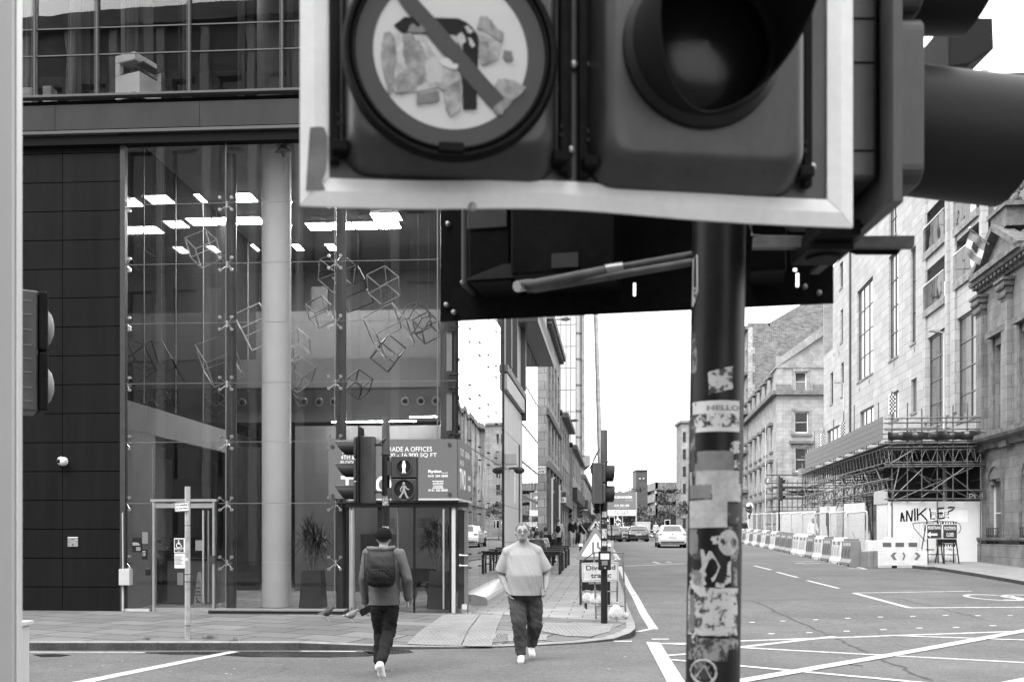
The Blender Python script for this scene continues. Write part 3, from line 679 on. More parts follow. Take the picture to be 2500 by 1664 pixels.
lettering('lettering', 'CCTV in', X(325), -.018, Z(1327), .12, M_white, nb, bold=.02); lettering('lettering', 'operation.', X(325), -.018, Z(1331), .14, M_white, nb, bold=.02)
for i in range(4): part('text_line', MB().box(X(333), -.0165, Z(1336+i*2.4), X(344), -.0125, Z(1335+i*2.4)), M_light, nb)
nb = notice('grey_plaque', 347, 1298, 361, 1326, M_mid); nb = notice('black_notice', 347, 1341, 360, 1365, M_blackm)
for i in range(4): part('text_line', MB().box(X(349), -.0165, Z(1346+i*3.4), X(356), -.0125, Z(1344.6+i*3.4)), M_light, nb)
box('card_reader', M_black, OB, X(357), -.05, Z(1404), X(369), -.012, Z(1388), bevel=.006)
box('service_box', M_light, OB, X(299), -.16, Z(1428), X(325), -.012, Z(1388), bevel=.006)
part('conduit', MB().tube((X(303), -.05, zb), (X(303), -.05, Z(1428)), .02).tube((X(302), -.03, Z(1388)), (X(301), -.03, Z(1250)), .012), M_light, OB)
part('sill_strip', MB().box(X(304), -.03, zb+.02, X(366), .03, zb+.07), M_light, OB)
# dome camera and access plate on the cladding
cc = X(155), Z(1123); c_ = part('security_camera', MB().ell((cc[0], -.08, cc[1]), (.085, .08, .085), 20, 12).tube((cc[0], .02, cc[1]), (cc[0], -.05, cc[1]), .085, n=20), M_white, OB, smooth=True)
part('dome', MB().ell((cc[0]-.02, -.125, cc[1]), (.05, .05, .05), 16, 10), M_black, c_, smooth=True)
a_ = box('access_plate', M_alu, OB, X(165), -.0, Z(1334), X(190), .019, Z(1310), bevel=.004)
part('screw', MB().ell((X(168), -.002, Z(1322)), .008).ell((X(187), -.002, Z(1322)), .008).box(X(176), -.004, Z(1331), X(179), 0, Z(1327)).box(X(174), -.003, Z(1317), X(181), 0, Z(1315.5)), M_dark, a_)
# glazed corner entrance below the letting board
ze = Z(1236, 0, 980)
def eb(name, px0, px1, py0, py1, m_, y0=-.02, y1=.06): return box(name, m_, OB, X(px0), y0, Z(py1, 0, px0), X(px1), y1, Z(py0, 0, px0))
eb('lintel', 845, 1143, 1226, 1238, M_blackm, -.06, .1)
for a, b, m_ in ((846, 850, M_black), (853, 858, M_alu), (861, 866, M_alu), (922, 935, M_blackm), (971, 973, M_seal), (1009, 1013, M_black), (1097, 1102, M_blackm), (1103, 1112, M_light), (1140, 1143, M_seal)):
    eb('door_post', a, b, 1238, 1500, m_)
for a, b in ((867, 921), (936, 970), (974, 1008), (1014, 1096), (1114, 1139)): part('glass_pane', MB().box(X(a), .0, zb+.04, X(b), .012, ze), M_glass, OB)
part('threshold', MB().box(X(850), -.10, zb-.1, X(1150), .1, zb+.02), M_steel, OB)
eb('side_panel', 1114, 1133, 1244, 1486, M_colb, .2, .24); eb('side_strip', 1133, 1139, 1246, 1480, M_light, .02, .04)
part('door_pull', MB().tube((X(1084), -.07, Z(1483)), (X(1084), -.07, Z(1243)), .018).tube((X(862), -.07, Z(1480)), (X(862), -.07, Z(1245)), .02), M_steel, OB, smooth=True)
part('door_handle', MB().tube((X(1124), -.05, Z(1354)), (X(1142), -.05, Z(1355)), .015).tube((X(1124), -.05, Z(1379)), (X(1142), -.05, Z(1379)), .015).ell((X(1124), -.05, Z(1354)), .025).ell((X(1124), -.05, Z(1379)), .025), M_steel, OB, smooth=True)
part('white_block', MB().box(X(1128), -.05, Z(1484), X(1141), .02, Z(1472)), M_light, OB)
m = MB()                                              # dotted pattern printed on the entrance glass
for i in range(14):
    for j in range(22):
        px, py = 1013+i*2.9+(j % 2)*1.45, 1266+j*3.3; r = .012*(1-abs(i-7)/11) * (1 if (j < 7 or j > 12 or i > 7) else .0)
        if r > .003: m.tube((X(px), -.006, Z(py)), (X(px), -.002, Z(py)), r, n=6)
for i in range(7):
    for j in range(20):
        px, py = 950+i*2.6+(j % 2)*1.3, 1266+j*3.3; r = .009*(1-abs(i-3)/6)* (1 if (j < 7 or j > 12 or i > 3) else .0)
        if r > .003: m.tube((X(px), -.006, Z(py)), (X(px), -.002, Z(py)), r, n=6)
part('glass_dots', m, M_blackm, OB)
# street side of the lobby: mirror-like glass in large panes with paired clips
x_end = LS.X(1228)
SD = thing('glass_wall', 'frameless street wall of mirror-like glass panes beside the lobby corner', 'glass wall', (-1.013, 18.8, 0), R(90)-AS)
off = -.0                                             # plane of the street glass
npn = 5; pw = x_end/npn
zr = [zrow(p) for p in rows[:-1]]
for i in range(npn):
    for (t, u) in zip(zr, zr[1:]+[.25]):
        part('glass_pane', MB().box(i*pw+.01, 0, u+.01, (i+1)*pw-.01, .012, t-.01), M_mirror, SD)
m = MB()
for i in range(npn):
    for z in zr[1:]:
        for dx in (-.07, .07):
            for dz in (-.14, .14): m.tube((i*pw+pw*(.98)+dx, -.03, z+dz), (i*pw+pw*.98+dx, .03, z+dz), .012, n=8)
part('glass_clip', m, M_blackm, SD)
m = MB()
for z in zr[1:]: m.box(0, -.004, z-.006, x_end, .006, z+.006)
part('glazing_seal', m, M_dark, SD)
part('end_mullion', MB().box(x_end, -.03, .2, x_end+.10, .1, zr[0]+6), M_dark, SD)
part('head_band', MB().box(.2, -.05, zr[0], x_end, .1, zr[0]+6), M_fascia, SD)
# low stone plinth along the street glass
bn = MB(); b0, b1 = LS.X(1150), x_end+.4
bn.add([(b0, -.62, .12), (b0, .0, .12), (b0, .0, .42), (b0, -.12, .42), (b0, -.55, .36), (b0, -.62, .30), (b1, -.62, .2), (b1, 0, .2), (b1, 0, .52), (b1, -.12, .52), (b1, -.55, .46), (b1, -.62, .4)],
       [(0, 1, 2, 3, 4, 5), (6, 11, 10, 9, 8, 7), (5, 4, 10, 11), (4, 3, 9, 10), (3, 2, 8, 9), (0, 5, 11, 6)])
pl = bn.build('plinth', mat('polished_stone', .27, .3, var=.12, scale=5), None); pl.location = (-1.013, 18.8, 0); pl.rotation_euler = (0, 0, R(90)-AS)
pl.parent = SD; pl.location = (0, 0, 0); pl.rotation_euler = (0, 0, 0)
pl.scale.y = .55

# ---------------- letting board over the entrance ----------------
M_board = mat('letting_board_grey', .115, .5, var=.03); M_let = mat('board_lettering', .78, .6)
yb = -.13
SB = thing('letting_sign', 'wide grey letting board wrapped round the lobby corner with white lettering', 'sign', (-1.013, 18.8, 0), -AF)
def sx(px): return LF.X(px, yb)
def sz(py, px=960): return LF.at(px, py, yb)[1]
zl, zh2 = sz(1216), sz(1072); e = LF.i.to_3x3() @ Vector((math.sin(AS), math.cos(AS), 0)); cx0 = sx(1119)
L2 = 1.75; a_ = (cx0, yb); b_ = (cx0+e.x*L2, yb+e.y*L2)
part('board', MB().box(sx(802), yb, zl, cx0-.02, yb+.04, zh2), M_board, SB)
part('side_board', MB().add([(a_[0], a_[1], zl), (b_[0], b_[1], zl), (b_[0], b_[1], zh2), (a_[0], a_[1], zh2), (a_[0]-.04, a_[1]+.04, zl), (b_[0]-.04, b_[1], zl), (b_[0]-.04, b_[1], zh2), (a_[0]-.04, a_[1]+.04, zh2)], [(0, 1, 2, 3), (7, 6, 5, 4), (0, 4, 5, 1), (3, 2, 6, 7), (0, 3, 7, 4), (1, 5, 6, 2)]), M_board, SB)
part('underside', MB().add([(sx(850), yb, zl), (a_[0], a_[1], zl), (b_[0], b_[1], zl), (sx(850), yb+1.5, zl), (sx(850), yb, zl-.035), (a_[0], a_[1], zl-.035), (b_[0], b_[1], zl-.035), (sx(850), yb+1.5, zl-.035)], [(0, 1, 2, 3), (4, 7, 6, 5), (0, 4, 5, 1), (1, 5, 6, 2), (2, 6, 7, 3), (3, 7, 4, 0)]), M_light, SB)
def c5s(x, y): return sx(700+x/2.361), sz(1000+y/2.361)
def ltr(s, x0, y0, x1, h, bold=0.0, name='lettering'):     # in the board's own layout
    xa, za = c5s(x0, y0); xb_, _ = c5s(x1, y0); lettering(name, s, xa, yb-.004, za, xb_-xa, M_let, SB, h=h, bold=bold)
u = 1/2.361/F*18.7
ltr('TO LET', 312, 250, 445, 30*u, .01); ltr('GRADE A OFFICES', 562, 240, 838, 27*u, .0)
ltr('4TH & 5TH', 312, 284, 455, 24*u); ltr('9,100 - 16,900 SQ FT', 545, 276, 865, 27*u)
ltr('FLOORS', 312, 312, 410, 20*u)
ltr('TWO', 312, 482, 605, 104*u, .02, 'logo')
ltr('Ryden', 816, 368, 892, 22*u, .03); ltr('.co.uk', 893, 368, 928, 10*u); ltr('0141 204 3838', 814, 388, 928, 13*u, .02)
ltr('AVISON', 841, 430, 902, 12*u, .02); ltr('YOUNG', 843, 446, 900, 12*u, .02); ltr('0141 300 8000', 817, 470, 928, 13*u, .02)
m = MB()
for y in (411, 450): x0, z = c5s(839, y); x1, _ = c5s(904, y); m.box(x0, yb-.004, z-.006, x1, yb-.001, z+.006)
part('logo_rule', m, M_let, SB)
m = MB()
for x, y in ((263, 208), (938, 201), (940, 486), (265, 494), (327, 492)): xx, z_ = c5s(x, y); m.tube((xx, yb-.02, z_), (xx, yb+.0, z_), .033, n=16)
part('fixing', m, M_dark, SB)
def side_text(s, t0, z_, w, h, bold=0):
    vs, fs = text_mb(s, w, h, bold); m = MB(); o2 = Vector((e.y, -e.x, 0))*.004
    m.add([(a_[0]+e.x*(t0+p)+o2.x, a_[1]+e.y*(t0+p)+o2.y, z_+q) for p, q in vs], fs); part('lettering', m, M_let, SB)
side_text('TO LET', .2, zh2-.28, .45, .13); side_text('GRADE A', .85, zh2-.28, .6, .12); side_text('4TH & 5TH', .2, zh2-.48, .45, .11); side_text('TWO', .15, zl+.18, .75, .4, .02); side_text('RYDEN', 1.2, zl+.2, .35, .1, .02); side_text('0141', 1.2, zl+.4, .35, .1, .02)

# ---------------- things inside the lobby ----------------
def lattice(pxc, pyc, hpx, yl, m_, label, spin, tilt=0, r=.011):
    """a wire cube hung from one corner on a thin cord"""
    xq, zq = LF.at(pxc, pyc, yl); wp = LF.w(xq, yl, zq); Dq = wp.y; half = hpx/2/F*Dq; a = 2*half/math.sqrt(3)
    t = thing('lattice_cube', label, 'hanging ornament', wp, spin, 'wire cubes hanging in the lobby')
    rot = Matrix.Rotation(math.atan(math.sqrt(2))+tilt, 3, 'Y') @ Matrix.Rotation(R(45), 3, 'Z')
    c = {}
    for i in (-1, 1):
        for j in (-1, 1):
            for k in (-1, 1): c[i, j, k] = rot @ (Vector((i, j, k))*a/2)
    m = MB()
    for p in c:
        for q in c:
            if p < q and sum(abs(u1-u2) for u1, u2 in zip(p, q)) == 2: m.bar(c[p], c[q], r*2)
    m.build('wire_frame', m_, t)
    top = max(c.values(), key=lambda v: v.z); MB().tube(top, (top.x, top.y, 9.45-wp.z), .0025, n=5).build('cord', M_mid, t)
M_wl = mat('pale_wire', .5, .8, spec=.1); M_wm = mat('grey_wire', .25, .8, spec=.1); M_wd = mat('dark_wire', .03, .5)
for n_, args in enumerate([
    (936, 696, 96, 2.2, M_wl, 'pale wire cube hanging alone just above the largest cube', .5, .08), (950, 808, 140, 2.6, M_wl, 'largest pale wire cube, below the bright one near the corner post', .2, .1),
    (876, 938, 74, 2.6, M_wd, 'small dark wire cube against the pale gallery band', .9, 0), (948, 862, 92, 3.6, M_wd, 'dark wire cube partly behind the largest pale cube', 1.3, .05),
    (822, 665, 105, 3.0, M_wm, 'grey wire cube behind the second steel column, topmost there', .7, .15), (862, 706, 116, 3.4, M_wd, 'dark wire cube touching the pale one above the gallery', .1, .2),
    (782, 762, 80, 3.8, M_wm, 'faint grey wire cube between the white column and steel column', .4, .1), (1014, 776, 84, 3.4, M_wm, 'slim wire cube near the corner seen almost edge on', 1.1, .3),
    (1042, 800, 80, 4.2, M_wd, 'dark wire cube closest to the corner post', .3, .1), (722, 842, 84, 2.6, M_wl, 'pale wire cube just emerging beside the white column', .6, .1),
    (728, 912, 92, 2.9, M_wm, 'grey wire cube low beside the white column', 1.0, .05), (496, 607, 96, 2.2, M_wl, 'highest wire cube, above the door end of the lobby', .45, .1),
    (536, 880, 134, 2.4, M_wm, 'big grey wire cube in front of the first steel column', .35, .2), (624, 797, 118, 2.6, M_wl, 'pale wire cube half hidden by the white column', .15, .15),
    (528, 985, 62, 3.4, M_wd, 'small dark wire cube above the timber bulkhead end', .8, 0), (385, 905, 150, 1.5, M_wd, 'large dark wire cube by the glossy side wall', .25, .12), (345, 925, 110, 2.4, M_wd, 'dark wire cube tangled with the large one by the side wall', .9, .1), (712, 985, 52, 3.4, M_wd, 'tiny dark wire cube low beside the white column', .5, 0)]): lattice(*args[:8])
M_leaf = mat('dracaena_leaf', .045, .5, var=.4, scale=8); M_trunk = mat('plant_stem', .22, .8, var=.3, scale=20); M_pot = mat('dark_planter', .035, .35, var=.1)
def dracaena(pxc, yl, label, sc_=1.0, seed=1):
    rr = random.Random(seed); xq, _ = LF.at(pxc, 1480, yl); wp = LF.w(xq, yl, zb)
    t = thing('potted_plant', label, 'plant', wp, -AF, 'spiky plants in tall planters')
    h = .78*sc_
    p_ = MB(); b2, t2 = .235*sc_, .185*sc_; p_.add([(-b2, -b2, 0), (b2, -b2, 0), (b2, b2, 0), (-b2, b2, 0), (-t2, -t2, h), (t2, -t2, h), (t2, t2, h), (-t2, t2, h), (-t2*.85, -t2*.85, h-.05), (t2*.85, -t2*.85, h-.05), (t2*.85, t2*.85, h-.05), (-t2*.85, t2*.85, h-.05), (-t2*.85, -t2*.85, h), (t2*.85, -t2*.85, h), (t2*.85, t2*.85, h), (-t2*.85, t2*.85, h)],
          [(0, 3, 2, 1), (0, 1, 5, 4), (1, 2, 6, 5), (2, 3, 7, 6), (3, 0, 4, 7), (8, 9, 10, 11), (4, 5, 13, 12), (5, 6, 14, 13), (6, 7, 15, 14), (7, 4, 12, 15), (12, 13, 9, 8), (13, 14, 10, 9), (14, 15, 11, 10), (15, 12, 8, 11)])
    p_.build('planter', M_pot, t); st = MB(); lf = MB()
    for i in range(5):
        a = i*1.26; top = Vector((.20*math.cos(a)*rr.uniform(.5, 1.4), .15*math.sin(a), h+rr.uniform(.40, .88)*sc_)); base = Vector((.04*math.cos(a), .04*math.sin(a), h-.05))
        mid = (top+base)/2+Vector((.04*math.cos(a), 0, 0)); st.path([base, mid, top], [.022, .017, .014], 7)
        for k in range(95):
            b = rr.uniform(0, 6.28); el = rr.uniform(-.5, 1.35); L = rr.uniform(.30, .58)*sc_; d_ = Vector((math.cos(b)*math.cos(el), math.sin(b)*math.cos(el), math.sin(el)))
            u_ = d_.cross(Vector((0, 0, 1))).normalized()*rr.uniform(.007, .012); o_ = top+Vector((0, 0, rr.uniform(-.14, .05))); droop = Vector((0, 0, -1))*L*rr.uniform(.1, .5)
            p1 = o_+d_*L*.5+droop*.2; p2 = o_+d_*L*.85+droop*.9
            lf.add([o_-u_*.6, o_+u_*.6, p1+u_, p1-u_, p2], [(0, 1, 2, 3), (3, 2, 4)])
    st.build('stem', M_trunk, t); lf.build('foliage', M_leaf, t)
dracaena(765, 1.0, 'spiky potted plant in tall dark planter between white column and steel column', 1.0, 3)
dracaena(1073, 1.1, 'spiky potted plant in tall dark planter inside the corner entrance', .98, 5)
# star balloon
xq, zq = LF.at(690, 364, .76); wp = LF.w(xq, .76, zq)
st_ = thing('star_balloon', 'deflating foil star balloon stuck under the lobby ceiling beside the white column', 'balloon', wp, -AF+.2)
pts = [(.19*(1 if i % 2 == 0 else .48)*math.cos(R(-90+36*i)+.15), .19*(1 if i % 2 == 0 else .48)*math.sin(R(-90+36*i)+.15)) for i in range(10)]
MB().add([(x, 0, z) for x, z in pts]+[(0, -.07, 0), (0, .07, 0)], [(i, (i+1) % 10, 10) for i in range(10)]+[((i+1) % 10, i, 11) for i in range(10)]).build('foil', mat('foil', .16, .3, .5), st_)
MB().path([(0, 0, -.18), (.03, 0, -.3), (.0, 0, -.5)], .004, 5).build('ribbon', M_light, st_)
# wet-floor cone, desk, monitor, bowl of orchids
def at_lf(px, py, yl): x, z = LF.at(px, py, yl); return LF.w(x, yl, z)
wp = at_lf(487, 1495, .7); wp.z = zb
cn = thing('caution_cone', 'tall pale folding wet floor cone inside the lobby door', 'safety sign', wp, -AF)
prof = [(.15, .0), (.145, .04), (.13, .05), (.045, .70), (.04, .74), (.0, .75)]
m = MB().lathe(prof, 4, (0, 0, 0), a0=R(45), a1=R(405)); m.build('cone_body', M_light, cn)
def cone_text(s, z, w, h=.035):
    y = -(.13-(z-.05)*.13)*.71-.006; vs, fs = text_mb(s, w, h, .03); MB().add([(p-w/2, y+q*.11, z+q) for p, q in vs], fs).build('lettering', M_blackm, cn)
cone_text('CAUTION', .42, .10); cone_text('CUIDADO', .35, .115); cone_text('ATTENTION', .28, .13)
MB().path([(-.03, -.085, .22), (.0, -.088, .19), (.03, -.09, .15), (.06, -.09, .16)], .007, 5).path([(0, -.088, .19), (-.03, -.09, .15)], .007, 5).ell((-.03, -.085, .235), .012).path([(-.035, -.06, .56), (.035, -.06, .56), (0, -.055, .61)], .004, 4, True).build('falling_figure', M_blackm, cn)
wp = at_lf(455, 1480, 2.2); wp.z = zb
ds = thing('reception_desk', 'timber fronted reception desk seen through the lobby door', 'desk', wp, -AF)
MB().box(-.30, -.3, 0, .85, .3, .95).build('desk_body', M_wood, ds, bevel=.02); MB().box(-.95, -.34, .95, .9, .34, 1.0).build('desk_top', M_black, ds, bevel=.01)
MB().box(-.93, -.3, .0, -.42, .3, .95).build('desk_end', M_black, ds, bevel=.02)
wp = at_lf(448, 1400, 2.4); wp.z = zb+1.0
mo = thing('computer_monitor', 'black desktop monitor standing on the reception desk', 'monitor', wp, -AF)
MB().box(-.28, -.02, .10, .28, .02, .45).build('screen', M_black, mo, bevel=.008); MB().box(-.03, -.0, .01, .03, .03, .12).box(-.12, -.08, 0, .12, .08, .012).build('stand', M_black, mo)
wp = at_lf(408, 1425, 2.0); wp.z = zb+1.0
bo = thing('orchid_bowl', 'dark bowl of orchids with drooping blooms on the reception desk', 'plant', wp, 0)
MB().lathe([(.10, 0), (.17, .10), (.19, .17), (.17, .17), (.1, .05)], 18).build('bowl', M_black, bo, smooth=True)
m = MB(); m2 = MB(); rr = random.Random(4)
for i in range(4):
    a = rr.uniform(-.2, .2); top = Vector((a, rr.uniform(-.05, .05), rr.uniform(.35, .5))); m.path([(0, 0, .1), (a*.4, 0, .28), top, top+Vector((a*.6, 0, -.05))], .006, 5)
    for k in range(7): q = top+Vector((rr.uniform(-.08, .08), rr.uniform(-.04, .04), rr.uniform(-.06, .05))); m2.ell(q, (.028, .01, .026), 7, 5)
for i in range(16):
    a = rr.uniform(0, 6.28); L = rr.uniform(.12, .2); m.add([(0, 0, .15), (L*.5*math.cos(a), L*.5*math.sin(a), .24), (L*.5*math.cos(a+.35), L*.5*math.sin(a+.35), .23), (L*math.cos(a+.1), L*math.sin(a+.1), .17)], [(0, 1, 3, 2)])
m.build('stem', M_leaf, bo); m2.build('bloom', M_dark, bo)
# chair inside the entrance
wp = at_lf(1030, 1486, 1.6); wp.z = zb
ch = thing('bucket_chair', 'dark bucket chair with pale splayed legs inside the corner entrance', 'chair', wp, .3)
MB().lathe([(.16, .42), (.24, .50), (.27, .62), (.28, .80), (.255, .80), (.22, .55), (.1, .47), (0, .46)], 20, a0=R(-60), a1=R(240)).build('seat', M_dark, ch, smooth=True)
MB().lathe([(.0, .42), (.2, .43), (.2, .47), (0, .48)], 16).build('cushion', M_dark, ch, smooth=True)
for sx_ in (-1, 1):
    for sy_ in (-1, 1): MB().tube((sx_*.10, sy_*.10, .44), (sx_*.23, sy_*.2, 0), .018, .011, 8).build('leg', M_wood, ch)
# printer and boxes behind the upper windows
wp = at_lf(338, 222, .42); wp.z = zs+.04
pr = thing('office_printer', 'white floor standing photocopier behind the window above the lobby', 'printer', wp, -AF-.35)
MB().box(-.31, -.3, 0, .31, .3, .48).box(-.31, -.3, .48, -.2, .3, .72).box(-.31, .2, .48, .31, .3, .72).box(-.31, -.3, .72, .20, .3, .88).build('body', M_white, pr, bevel=.02)
MB().box(-.19, -.27, .49, .30, .19, .51).box(-.19, -.2, .51, -.18, .2, .7).build('paper_tray', M_black, pr); MB().box(.20, -.28, .62, .40, .2, .66).build('control_panel', M_black, pr, bevel=.01)
MB().box(-.25, -.305, .06, -.15, -.301, .09).box(.12, -.305, .06, .22, -.301, .09).build('drawer_grip', M_dark, pr)
for i, (px, w, h, d_) in enumerate(((122, .17, .32, 'tall pale folder box leaning inside the window above the cladding'), (73, .2, .3, 'pale box file by the edge of the upper window'), (548, .45, .55, 'grey office cabinet far back behind the upper window'))):
    wp = at_lf(px, 222, .3 if i < 2 else 3.0); wp.z = zs+.03
    b_ = thing('storage_box', d_, 'box', wp, -AF); MB().box(-w/2, -.12, 0, w/2, .12, h).build('carton', M_ltd, b_, bevel=.006); MB().box(-w/2+.02, -.124, h*.55, w/2-.02, -.1205, h*.8).build('label_strip', M_light, b_)
# ---------------- helpers for street fronts ----------------
def wall_mb(x0, x1, z0, z1, holes, y0=0.0, th=.35):
    """a wall with real openings: holes are (xa, xb, za, zb)"""
    xs = sorted(set([x0, x1]+[min(max(v, x0), x1) for h in holes for v in h[:2]])); zs_ = sorted(set([z0, z1]+[min(max(v, z0), z1) for h in holes for v in h[2:4]]))
    m = MB()
    for za, zc in zip(zs_, zs_[1:]):
        run = None
        for xa, xb in zip(xs, xs[1:]):
            cx_, cz_ = (xa+xb)/2, (za+zc)/2; hole = any(h[0] < cx_ < h[1] and h[2] < cz_ < h[3] for h in holes)
            if hole:
                if run is not None: m.box(run, y0, za, xa, y0+th, zc); run = None
            elif run is None: run = xa
        if run is not None: m.box(run, y0, za, x1, y0+th, zc)
    return m
def window(parent, x0, x1, z0, z1, y, fm, pm, nx=1, nz=2, fw=.06, sill=None, mid=.04, proud=0):
    f = MB().box(x0, y, z0, x0+fw, y+.08, z1).box(x1-fw, y, z0, x1, y+.08, z1).box(x0+fw, y, z0, x1-fw, y+.08, z0+fw).box(x0+fw, y, z1-fw, x1-fw, y+.08, z1)
    for i in range(1, nx): xx = x0+(x1-x0)*i/nx; f.box(xx-mid/2, y+.004, z0+fw, xx+mid/2, y+.07, z1-fw)
    for j in range(1, nz): zz_ = z0+(z1-z0)*j/nz; f.box(x0+fw, y+.008, zz_-mid/2, x1-fw, y+.066, zz_+mid/2)
    fo = f.build('window', fm, parent)
    MB().box(x0+fw*.5, y+.045, z0+fw*.5, x1-fw*.5, y+.055, z1-fw*.5).build('pane', pm, fo)
    if sill is not None: MB().box(x0-.08, -.07, z0-.12, x1+.08, y, z0).build('sill', sill, fo)
    return fo
M_stone = brick_mat('pale_ashlar', .33, .17, 1.15, .46, .012, .8, .09, .5, big=.13, axes='wall')
M_sand = brick_mat('sandstone', .27, .14, .75, .36, .008, .85, .10, .5, big=.2, axes='wall', stain=.12)
M_sandd = brick_mat('sooty_sandstone', .30, .10, .7, .36, .01, .85, .16, .5, big=.25, axes='wall', stain=.1)
M_brick = brick_mat('dark_brick', .125, .20, .46, .16, .018, .9, .35, .5, big=.2, axes='wall', stain=.1)
M_trim = mat('stone_trim', .20, .85, var=.35, scale=2.5, var2=.2, scale2=20)
M_trimd = mat('sooty_trim', .13, .85, var=.4, scale=3, var2=.25, scale2=20)
M_panel = mat('pale_metal_panel', .40, .45, 0, var=.06, scale=1)
M_frame = mat('dark_frame', .05, .4)
M_wframe = mat('white_frame', .6, .5)
M_conc = mat('weathered_concrete', .19, .85, var=.3, scale=1.2, var2=.15, scale2=12)

# ---------------- metal and glass shop building on the left-hand street ----------------
org = LS.o
RB = thing('shop_building', 'pale metal clad building with a tall mullioned shop window past the mirror glass', 'building', org, R(90)-AS)
t0, t1, t2 = x_end+.11, LS.X(1275), LS.X(1313)
zc0 = 5.5
m = MB(); n = 9; pw2 = (t1-t0)/n
for i in range(n):
    for j in range(5):
        za, zb_ = .45+j*(zc0-.5)/5, .45+(j+1)*(zc0-.5)/5
        if i == 7 and j < 4: continue
        m.box(t0+i*pw2+.008, .0, za+.006, t0+(i+1)*pw2-.008, .05, zb_-.006)
part('metal_panels', m, M_panel, RB)
box('panel_backing', M_gap, RB, t0, .06, .2, t1, .3, zc0)
box('doorway', M_blackm, RB, t0+7*pw2, .02, .3, t0+8*pw2, .05, 4.4)
box('house_number_strip', M_white, RB, t0+4.6*pw2, -.03, 2.6, t0+4.75*pw2, -.004, 3.7)
box('canopy_beam', M_mid, RB, t0, -.12, 5.98, t1+.3, .3, 6.18, bevel=.02)
box('canopy_soffit', M_light, RB, t0, -.1, 5.52, t1, .3, 5.93)
box('beam_end', M_dark, RB, t1-.2, -.14, 5.3, t1+.05, .1, 5.94)
m = MB()
for i in range(6):
    for j in range(4): m.box(t0+i*(t1-t0)/6+.01, 0, 6.2+j*1.9+.01, t0+(i+1)*(t1-t0)/6-.01, .05, 6.2+(j+1)*1.9-.01)
part('metal_panels', m, M_panel, RB)
for tt in (t0+.6, t0+2.2, t1-.5): box('dark_fin', M_frame, RB, tt, -.15, 6.2, tt+.25, .06, 13.8)
# curtain wall
zmull = [.35, 2.9, 4.0, 5.2, 6.6, 8.1]
nm = 5
for i in range(nm+1):
    xx = t1+(t2-t1)*i/nm; box('mullion', M_frame, RB, xx-.03, -.006, .3, xx+.03, .12, 8.1)
for i in range(nm):
    xa, xb = t1+(t2-t1)*i/nm+.05, t1+(t2-t1)*(i+1)/nm-.05
    for za, zb_ in zip(zmull, zmull[1:]): part('glass_pane', MB().box(xa, 0, za+.03, xb, .02, zb_-.03), M_mirror, RB)
for z in zmull[1:-1]: box('transom', M_frame, RB, t1, -.009, z-.04, t2, .09, z+.04)
box('shop_interior', M_dark, RB, t1, 3, .2, t2, 3.2, 8.1)
box('projecting_bay', M_frame, RB, t1-1.5, -.62, 8.12, t2+.05, .3, 8.32, bevel=.02)
box('projecting_bay', M_conc, RB, t1-1.4, -.56, 8.33, t2, .3, 8.9)
box('upper_wall', M_panel, RB, t1, -.02, 8.91, t2, .3, 13.8)
for i in range(5): box('upper_window', M_win, RB, t1+.3+i*1.3, -.06, 9.3, t1+1.2+i*1.3, -.022, 11.5)
c_ = part('security_camera', MB().box(t0+.35, -.32, 3.55, t0+.62, -.0, 3.85), M_light, RB, bevel=.02)
part('dome', MB().ell((t0+1.3, -.3, 3.45), (.16, .16, .1)).tube((t0+1.3, 0, 3.5), (t0+1.3, -.3, 3.52), .03), M_dark, RB, smooth=True)

# ---------------- sooty stone building with shops ----------------
SBd = thing('stone_building', 'sooty sandstone building with pilasters and a dentilled cornice, beyond the glass shop', 'building', org, R(90)-AS)
s0, s1 = t2+4.6, t2+4.6+10.6; yo = -.02; hz = 11.2; D_s = 18.8+.9947*(t2+4.6)
box('end_wall', M_mid, RB, t2-.05, .13, .3, t2, 6, 13.8)
holes = []
box('gable_wall', M_sandd, SBd, s0, .49, .3, s0+.4, 8, hz)
for i in range(4):
    a = s0+1.2+i*2.4; holes.append((a, a+1.5, 7.6, 9.9)); holes.append((a, a+1.5, 5.2, 6.8)); holes.append((a-.2, a+1.7, .6, 4.1))
part('wall', wall_mb(s0, s1, .3, hz, holes, yo, .5), M_sandd, SBd)
for (a, b, za, zb_) in holes: window(SBd, a, b, za, zb_, yo+.22, M_frame, M_win, 1, 2)
for z, p in ((4.72, .14), (7.0, .10), (hz-.1, .30)): box('string_course', M_trimd, SBd, s0-.04, yo-p, z-.14, s1, yo-.003, z+.14)
m = MB()
for i in range(29): m.box(s0+.1+i*.36, yo-.22, hz-.42, s0+.28+i*.36, yo-.004, hz-.25)
part('dentils', m, M_trimd, SBd)
for i in range(5): box('pilaster', M_trimd, SBd, s0+.2+i*2.45, yo-.12, .3, s0+.7+i*2.45, yo-.003, 4.55)
for i in range(6): box('shop_mullion', M_white if i % 4 == 0 else M_frame, SBd, s0+1.2+i*1.5, yo-.2, .4, s0+1.27+i*1.5, yo-.13, 4.2)
box('roof', M_dark, SBd, s0, yo, hz+.06, s1, 5, hz+.2)
# nameplate on the pilaster that faces down the street
fr = LS
wp = P(1314.5, 1155, D_s-.25)
ns = thing('street_nameplate', 'white street nameplate with black lettering on the sooty stone corner', 'sign', (wp.x, wp.y, wp.z), 0)
MB().box(-.10, 0, 0, .30, .015, .31).build('plate', M_white, ns)
lettering('lettering', 'BATH', -.04, -.004, .17, .30, M_blackm, ns, h=.09, bold=.02); lettering('lettering', 'LANE', -.04, -.004, .04, .30, M_blackm, ns, h=.09, bold=.02)
